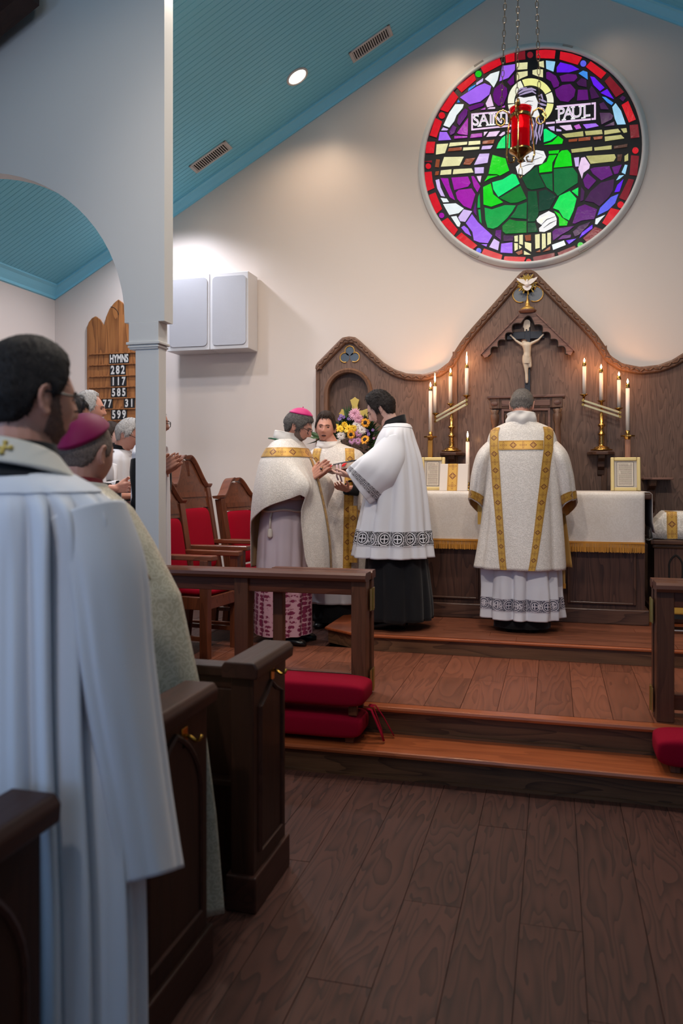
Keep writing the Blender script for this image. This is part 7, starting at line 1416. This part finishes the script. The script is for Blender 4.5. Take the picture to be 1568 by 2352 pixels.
# ================================================================== the deacon facing the camera
fd = at(770, 1300, 6.36)
D_ = person('young deacon facing the camera in a white dalmatic between bishop and acolyte', (fd.x, 6.36, S2), pi+0.10)
arms = [((0.185, 0.02, 1.40), (0.27, 0.07, 1.13), (0.11, 0.26, 1.19), dict(d=(-0.25, 0.75, 0.35), n=(-0.4, 0.2, 0.8), s=(0.5, 0.1, 0.8), curl=(0.3, 0.3, 0.35, 0.4), thumb=0.5)),
        ((-0.185, 0.02, 1.40), (-0.27, 0.06, 1.13), (-0.13, 0.24, 1.13), dict(d=(0.3, 0.8, 0.15), n=(0.2, 0.1, 1), s=(-0.7, 0.4, 0.3), curl=(0.3, 0.3, 0.35, 0.4), thumb=0.5))]
Mh = body(D_, (0.075, 0.05, 1.635), 6, 4, -4, 'ruddy', arms, 1.0, 0.0045, 0.02)
face(D_, Mh, 'brown', line=[(0, 40), (20, 41), (34, 44), (48, 34), (56, 20), (64, 4), (72, -6), (84, -10), (92, 2), (104, -4), (116, -28), (140, -38), (180, -40)], off=lambda az, el: 0.010+0.012*smooth(sin(el), 0.45, 0.95), rough=0.003, mouth=True)
collar(D_, (0.05, 0.015, 1.445), 0.095, 0.085, M['amice'], tilt=-0.15, ry=0.09, wob=0.010, seed=4)
neckband(D_, (0.06, 0.02, 1.49), 0.066, 0.05, M['cassock'], 'cassock_collar', -0.15)
S = surf(robe_secs([(1.505, 0.08, 0.08, 0.03, 0.0), (1.485, 0.125, 0.10, 0.02, 0.0), (1.44, 0.21, 0.125), (1.37, 0.25, 0.15), (1.22, 0.265, 0.185, 0, 0.005), (1.0, 0.275, 0.205, 0, 0.01), (0.7, 0.295, 0.225, 0, 0.01), (0.40, 0.32, 0.245, 0, 0.01)]), folds(1.9, 0.11, 11, (0.3, 0.95)), 0.92)
drape(D_, S, 'dalmatic', M['brocade_v'], 130, 70, 0.006, lining=M['goldlining'])
for sx in (-1, 1): down_band(D_, S, [(0.235, sx*0.13, 0.07), (0.4, sx*0.14, 0.07), (0.6, sx*0.14, 0.07), (0.998, sx*0.13, 0.06)], 'gold_orphrey', M['orphrey'], FRONT)
for sx in (-1, 1):
    q = sx; Sl = surf([((q*0.19, 0.02, 1.36), (q*0.03, 0, 0.02), (0, 0.06, 0)), ((q*0.258, 0.05, 1.25), (q*0.055, 0, 0.03), (0, 0.135, -0.02)), ((q*0.28, 0.10, 1.10), (q*0.08, 0, 0.02), (0, 0.14, -0.06)), ((q*0.30, 0.15, 0.95), (q*0.075, 0, 0.03), (0, 0.14, -0.08)), ((q*0.31, 0.18, 0.83), (q*0.07, 0, 0.04), (0, 0.14, -0.08))], folds(1.2, 0.12, 15+sx, (0.2, 0.8)))
    drape(D_, Sl, 'dalmatic_sleeve', M['brocade_v'], 64, 34, 0.005, lining=M['goldlining']); ring_band(D_, Sl, 0.62, 0.86, 'cuff_orphrey', M['orphrey'], 0.005, n=60)
    Sk = surf([((q*0.27, 0.08, 1.12), (q*0.05, 0, 0.02), (0, 0.03, -0.05)), ((q*0.14, 0.225, 1.145 if q < 0 else 1.175), (q*0.042, 0, 0.02), (0, 0.03, -0.055))]); drape(D_, Sk, 'cassock_sleeve', M['cassock'], 30, 6, 0.002)
g = MB(); g.M = mat_of(D_); band_uv(g, [(-0.22, 0.265, 1.0-0.05*k) for k in range(10)], [(-0.155, 0.27, 1.0-0.05*k) for k in range(10)]).build('maniple', M['orphrey'], D_, solid=0.004)
Sa = surf(robe_secs([(0.8, 0.24, 0.18), (0.5, 0.26, 0.2), (0.20, 0.275, 0.21)]), folds(2.4, 0.10, 8, (0.0, 0.7), 0.2)); drape(D_, Sa, 'alb', M['cotton'], 110, 20, 0.003)
Sc = surf(robe_secs([(0.6, 0.2, 0.16), (0.05, 0.215, 0.18)]), folds(2, 0.08, 2)); drape(D_, Sc, 'cassock', M['cassock'], 60, 8, 0.003)

# ================================================================== the book they read from
bk = at(797, 1073, 5.80); t = thing('service_book', 'thick open service book with coloured tabs and ribbons held by the acolyte', 'book', bk); t.rotation_euler = (R(-4), R(-9.0), R(4))
def BL(): g = MB(); g.M = mat_of(t); return g
M['page'] = plain('page_edge', rgb(196, 180, 164), 0.7, bump=0.3, bscale=300); M['leather'] = plain('red_brown_leather', rgb(112, 56, 46), 0.5); M['tab'] = plain('black_page_tab', rgb(34, 34, 40), 0.5); M['tabgrey'] = plain('grey_page_tab', rgb(96, 96, 100), 0.5); M['ribbon_red'] = cloth('red_ribbon', rgb(214, 20, 28), 0.4, 0.05, 0.2); M['ribbon_pink'] = cloth('pale_pink_ribbon', rgb(206, 176, 186), 0.5, 0.05, 0.2)
BL().box(-0.145, 0.15, -0.115, 0.115, -0.024, -0.018).build('cover', M['leather'], t, bevel=0.002)
for sgn in (-1, 1): BL().loop_loft([[(x*sgn, y, z) for x, z in ((0.0, -0.018), (0.138, -0.018), (0.136, 0.012), (0.09, 0.021), (0.03, 0.019), (0.0, 0.008))] for y in (-0.108, 0.108)]).build('page_block', M['page'], t)
for x, y, w, mt, z in ((-0.02, -0.10, 0.05, 'tabgrey', 0.021), (-0.06, -0.112, 0.045, 'tabgrey', 0.018), (0.02, -0.106, 0.045, 'tabgrey', 0.022), (0.045, -0.06, 0.03, 'tab', 0.03), (0.085, -0.06, 0.03, 'tab', 0.028), (0.055, -0.085, 0.03, 'tab', 0.026)): BL().box(x-w/2, x+w/2, y, y+0.03, z, z+0.010).build('page_tab', M[mt], t, bevel=0.001)
for x0 in (-0.115, -0.005): BL().loop_loft([[(x0+0.0, -0.110, 0.020), (x0+0.03, -0.110, 0.020)], [(x0-0.008, -0.122, 0.010), (x0+0.02, -0.122, 0.012)], [(x0-0.014, -0.124, -0.006), (x0+0.012, -0.124, -0.002)]], False, False).build('red_ribbon', M['ribbon_red'], t, solid=0.001)
for x0, dz in ((-0.06, -0.10), (-0.035, -0.115)): BL().loop_loft([[(x0+dx, y, z), (x0+dx+0.012, y, z)] for dx, y, z in ((0, -0.1, 0.022), (0, -0.114, 0.018), (-0.004, -0.118, -0.03), (-0.012, -0.117, -0.065), (-0.004, -0.118, dz))], False, False).build('pink_ribbon', M['ribbon_pink'], t, smooth=True, solid=0.001)
# ================================================================== the priest in the white surplice, nearest the camera
Fp = person('tall dark-haired priest in a white surplice and stole, nearest the camera', (-1.150, 1.545, 0), -0.05)
arms = [((0.19, 0.0, 1.46), (0.205, 0.03, 1.17), (0.215, 0.06, 0.93), dict(d=(0, 0.15, -0.98), n=(-1, 0, 0), s=(0, 1, 0.2))), ((-0.19, 0.0, 1.46), (-0.205, 0.03, 1.17), (-0.215, 0.06, 0.93), dict(d=(0, 0.15, -0.98), n=(1, 0, 0), s=(0, 1, 0.2)))]
Mh = body(Fp, (-0.008, 0.03, 1.682), 4, -24, 0, 'ruddy', arms, 1.03, 0.006, 0.0, headk=1.03)
face(Fp, Mh, 'black', off=lambda az, el: 0.014+0.010*smooth(sin(el), 0.2, 0.9), rough=0.003, specs=True, beard=('shade', 0.0, True), brows='black', line=[(0, 40), (28, 42), (45, 36), (56, 24), (64, 12), (72, 4), (82, -2), (90, 8), (102, 0), (112, -18), (135, -32), (180, -36)], tuft=(900, 0.012, 0.002))
S = surf(robe_secs([(1.515, 0.10, 0.095, 0, -0.02), (1.50, 0.135, 0.11, 0, -0.02), (1.465, 0.195, 0.125, 0, -0.015), (1.41, 0.222, 0.14, 0, -0.01), (1.25, 0.222, 0.15), (0.95, 0.23, 0.152), (0.6, 0.255, 0.155), (0.16, 0.265, 0.165)]), folds(4.0, 0.23, 5, (0.2, 0.5), 0.22), 0.92)
drape(Fp, S, 'surplice', M['cotton'], 220, 90, 0.004); ring_band(Fp, S, 0.03, 0.27, 'yoke', M['cotton'], 0.004, n=120, m=8)
for sx in (-1, 1):
    q = sx; Sl = surf([((q*0.165, 0.0, 1.425), (q*0.07, 0, 0.03), (0, -0.105, 0)), ((q*0.205, 0.02, 1.29), (q*0.06, 0, 0.02), (0, -0.122, 0)), ((q*0.228, 0.03, 1.08), (q*0.054, 0, 0.01), (0, -0.115, 0.0)), ((q*0.248, 0.06, 0.84), (q*0.056, 0, 0.0), (0, -0.108, 0.01)), ((q*0.265, 0.09, 0.605), (q*0.060, 0, 0.02), (0, -0.112, 0.035))], folds(1.3, 0.12, 21+sx, (0.05, 0.5), 0.3))
    drape(Fp, Sl, 'surplice_sleeve', M['cotton'], 80, 50, 0.004)
neckband(Fp, (0, -0.01, 1.505), 0.075, 0.075, M['cassock'], 'cassock_collar', -0.1)
Sk = surf(robe_secs([(1.555, 0.078, 0.078, 0, -0.02), (1.525, 0.10, 0.098, 0, -0.022), (1.508, 0.125, 0.115, 0, -0.022)])); drape(Fp, Sk, 'cassock_yoke', M['cassock'], 60, 8, 0.002)
# stole lying round the neck
def stole(i, j):
    a = pi*(1.5+(i-0.5)*1.36); r = 0.083+0.040*j; z = 1.592-0.052*j-0.055*abs(i-0.5)**1.5*3; return V((r*1.05*cos(a), -0.008+r*1.0*sin(a), z+0.0))
g = MB(); g.M = mat_of(Fp); g.grid(stole, 48, 8).build('stole', M['cream_stole'], Fp, smooth=True, solid=0.006)
for sx in (-1, 1):
    g = MB(); g.M = mat_of(Fp); e0, e1 = stole(0.0 if sx < 0 else 1.0, 0), stole(0.0 if sx < 0 else 1.0, 1)
    g.loop_loft([[e0, e1], [e0+V((0, 0.045, -0.04)), e1+V((0, 0.045, -0.05))], [V((sx*0.07, 0.155, 1.36)), V((sx*0.14, 0.15, 1.36))], [V((sx*0.075, 0.172, 1.0)), V((sx*0.145, 0.168, 1.0))], [V((sx*0.08, 0.178, 0.6)), V((sx*0.15, 0.174, 0.6))]], False, False).build('stole_end', M['cream_stole'], Fp, smooth=True, solid=0.004)
g = MB(); g.M = mat_of(Fp); c = stole(0.58, 0.5); nn = V((c.x, c.y, 0.25*0.4)).normalized(); up = (V((0, 0, 1))-nn*nn.z).normalized(); sd = up.cross(nn)
for dv, L_ in ((up, 0.021), (sd, 0.021)):
    for sg in (-1, 1): g.ball(c+nn*0.006+dv*(sg*L_*0.7), 0.0058, 8, 6); g.capsule(c+nn*0.005, 0.004, c+nn*0.005+dv*(sg*L_*0.6), 0.003, 8, 3)
g.build('gold_cross', M['goldmatt'], Fp, smooth=True)

# ================================================================== the bishop in the ivory cope
Fb = person('older bishop in a crimson skullcap and ivory brocade cope, seen from behind', (-1.575, 2.405, 0), -0.05)
arms = [((sx*0.185, 0.02, 1.36), (sx*0.30, 0.02, 1.08), (sx*0.16, 0.12, 1.08), dict(d=(-sx*0.6, 0.4, 0.2), n=(0, -1, 0), s=(0, 0, 1))) for sx in (-1, 1)]
Mh = body(Fb, (0.02, 0.02, 1.585), 8, -10, 0, 'ruddy', arms, 0.97, 0.006, 0.0)
face(Fb, Mh, 'stubble', line=[(0, 44), (28, 46), (45, 40), (56, 26), (64, 10), (72, -2), (84, -6), (92, 6), (104, 0), (116, -18), (140, -30), (180, -32)], off=0.006, rough=0.0015, brows='grey')
zucchetto(Fb, Mh, M['zuc_dark'], 62, (0, -0.62, 1))
def cope(i, j):
    a = 2*pi*i; cx, sy = cos(a), sin(a); tab = [(0.0, 1.475, .10, .092), (0.08, 1.455, .13, .105), (0.18, 1.40, .205, .13), (0.30, 1.29, .285, .145), (0.45, 1.12, .39, .14), (0.65, 0.82, .465, .135), (0.85, 0.42, .525, .13), (1.0, 0.11, .555, .13)]
    for p, q in zip(tab, tab[1:]):
        if j <= q[0]: t = (j-p[0])/(q[0]-p[0]); z, ra, rb = (p[m]+(q[m]-p[m])*t for m in (1, 2, 3)); break
    n = 0.06*smooth(j, 0.3, 1)*(noise.noise((cx*4, sy*4, j*0.4))+0.5*noise.noise((cx*8, sy*8+2, j*.6)))
    return V((ra*cx*(1+n), rb*sy*(1+n*0.6)-0.005, z))
drape(Fb, cope, 'cope', M['brocade_cope'], 200, 80, 0.005, lining=M['goldlining'])
g = MB(); g.M = mat_of(Fb); g.tube([cope(0.93-0.05*j+0.02*sin(j*3), j)+V((0.002, -0.004, 0.002)) for j in [0.02+0.02*k for k in range(20)]], 0.003, 6).build('seam_braid', M['goldlining'], Fb, smooth=True)
neckband(Fb, (0.01, 0.0, 1.42), 0.088, 0.065, M['cream_stole'], 'cope_collar', -0.1)
neckband(Fb, (0.01, 0.0, 1.44), 0.070, 0.062, plain('crimson_collar', rgb(120, 20, 30), 0.7), 'cassock_collar', -0.1)

# ================================================================== clergy in white by the chairs
def cleric(label, x, y, h, pitch, yaw, sk, hair, rz=-pi/2, hands=False, vox=0.006, ns=1.0, reach=0.17, sleeves=True, thin=0.0, **fk):
    p = person(label, (x, y, S2), rz, 'clergy in white by the chairs'); k = h/1.76
    if hands: arms = [((sx*(0.185-thin), 0.0, 1.39*k), (sx*(0.26-thin*2.2), 0.04-thin, 1.12*k), (sx*0.045, reach, hands), dict(d=(-sx*0.1, 0.8, 0.55) if hands > 1.15 else (-sx*0.5, 0.85, 0.1), n=(-sx, 0, 0) if hands > 1.15 else (-sx*0.3, -0.2, -1), s=(0, -0.5, 0.8) if hands > 1.15 else (sx*0.2, 0.2, 1), curl=(0.08,)*4 if hands > 1.15 else (0.35, 0.35, 0.4, 0.45), thumb=0.3)) for sx in (-1, 1)]
    else: arms = [((sx*0.185, 0.0, 1.39*k), (sx*0.24, 0.0, 1.12*k), (sx*0.2, 0.1, 0.9*k), dict(d=(0, 0.4, -0.9), n=(-sx, 0, 0), s=(0, 0.9, 0.3))) for sx in (-1, 1)]
    Mh = body(p, (0, 0.05+0.0018*pitch-thin*1.4, h-0.122-0.0008*pitch), pitch, yaw, 0, sk, arms, k, vox, 0.0, nose=ns, tk=1.0-thin*11); face(p, Mh, hair, **fk)
    S = surf(robe_secs([(1.495*k, 0.078, 0.078), (1.475*k, 0.12, 0.10), (1.43*k, 0.195, 0.115-thin), (1.36*k, 0.22-thin, 0.125-thin), (1.1*k, 0.225-thin, 0.13-thin), (0.7, 0.23-thin, 0.135-thin), (0.3, 0.235-thin, 0.14-thin)]), folds(3.2, 0.07, x*7, (0.15, 0.6), 0.3)); drape(p, S, 'surplice', M['cotton'], 110, 40, 0.004)
    neckband(p, (0, 0.012, 1.455*k), 0.07, 0.075, M['cassock'], 'cassock_collar', -0.25)
    for sx in (-1, 1):
        w = arms[0 if sx < 0 else 1]; e, r_ = V(w[1]), V(w[2]); sh = V(w[0]); dirn = (r_-e).normalized(); dn = V((0, 0, -1)) if abs(dirn.z) < 0.8 else V((0, -1, 0)); ex = V((sx, 0, 0)) if abs(dirn.x) < .8 else V((0, 1, 0))
        Sl = surf([(sh-V((sx*.02, 0, 0.02)), (sx*.065, 0, .02), (0, .085, 0)), ((sh+e)/2, (sx*.062, 0, .01), (0, .09, -.02)), (e+V((0, 0, -0.02)), (sx*.055, 0, 0), dn*0.06+V((0, .05, 0))), (e+(r_-e)*0.72+dn*0.04, (sx*.045, 0, 0), dn*0.095)], folds(1.3, .1, sx+x, (.1, .7))); sleeves and drape(p, Sl, 'surplice_sleeve', M['cotton'], 44, 22, 0.003)
        if not sleeves: drape(p, surf([(sh-V((sx*.02, 0, 0.02)), (sx*.06, 0, .02), (0, .066, 0)), ((sh+e)/2, (sx*.052, 0, .01), (0, .055, -.02)), (e+V((0, 0, -0.015)), (sx*.058, 0, 0), dn*0.06+V((0, .02, 0)))]), 'cassock_sleeve', M['cassock'], 28, 12, 0.002)
        Sk = surf([(e-dirn*0.03, (sx*.052, 0, 0), dn*0.052), (e+(r_-e)*0.9, (sx*.034, 0, 0), dn*0.036)]); drape(p, Sk, 'cassock_cuff', M['cassock'], 20, 4, 0.002)
    Sc = surf(robe_secs([(0.5, 0.2, 0.14), (0.04, 0.23, 0.17)])); drape(p, Sc, 'cassock', M['cassock'], 40, 5, 0.003)
    return p
OLD = [(0, 50), (28, 54), (45, 46), (56, 30), (64, 10), (72, -6), (84, -10), (92, 4), (104, -4), (116, -30), (140, -42), (180, -44)]
def px_at(u, Y): return at(u, 1000, Y).x
m1 = cleric('grey-haired man with a moustache watching beside the hymn board', px_at(188, 4.93), 4.93, 1.825, 4, 28, 'ruddy', 'white', hands=1.145, reach=0.29, line=OLD, off=0.016, rough=0.004, brows='grey')
Mh1 = Matrix.Translation((0, 0.05+0.0072, 1.825-0.122-0.0032)) @ Matrix.Rotation(R(28), 4, 'Z') @ Matrix.Rotation(R(-4), 4, 'X'); g = MB(); g.M = mat_of(m1) @ Mh1
g.tube([head_pt(sph(R(a), R(e)), 0.006) for a, e in ((-20, -30), (-12, -25.5), (0, -24), (12, -25.5), (20, -30))], [0.003, 0.007, 0.0075, 0.007, 0.003], 8).build('moustache', HM['white'], m1, smooth=True)
cleric('black-haired man mostly hidden behind the nearest priest', px_at(146, 4.30), 4.30, 1.715, 12, 20, 'tan', 'black')
cleric('young dark-haired man in profile behind the white-haired cleric', px_at(238, 6.05), 6.05, 1.70, 8, 4, 'pale', 'brown')
cleric('white-haired bowed cleric with glasses and clasped hands left of the column', px_at(272, 5.6), 5.6, 1.70, 24, 4, 'ruddy', 'white', hands=1.08, line=OLD, off=0.018, rough=0.004, specs=True, closed=True, brows='white')
cleric('cleric behind the column with only his praying hands showing', px_at(347, 4.68), 4.68, 1.70, 6, 0, 'tan', 'grey', hands=1.26, reach=0.07, sleeves=False, thin=0.035, line=OLD, specs=True)
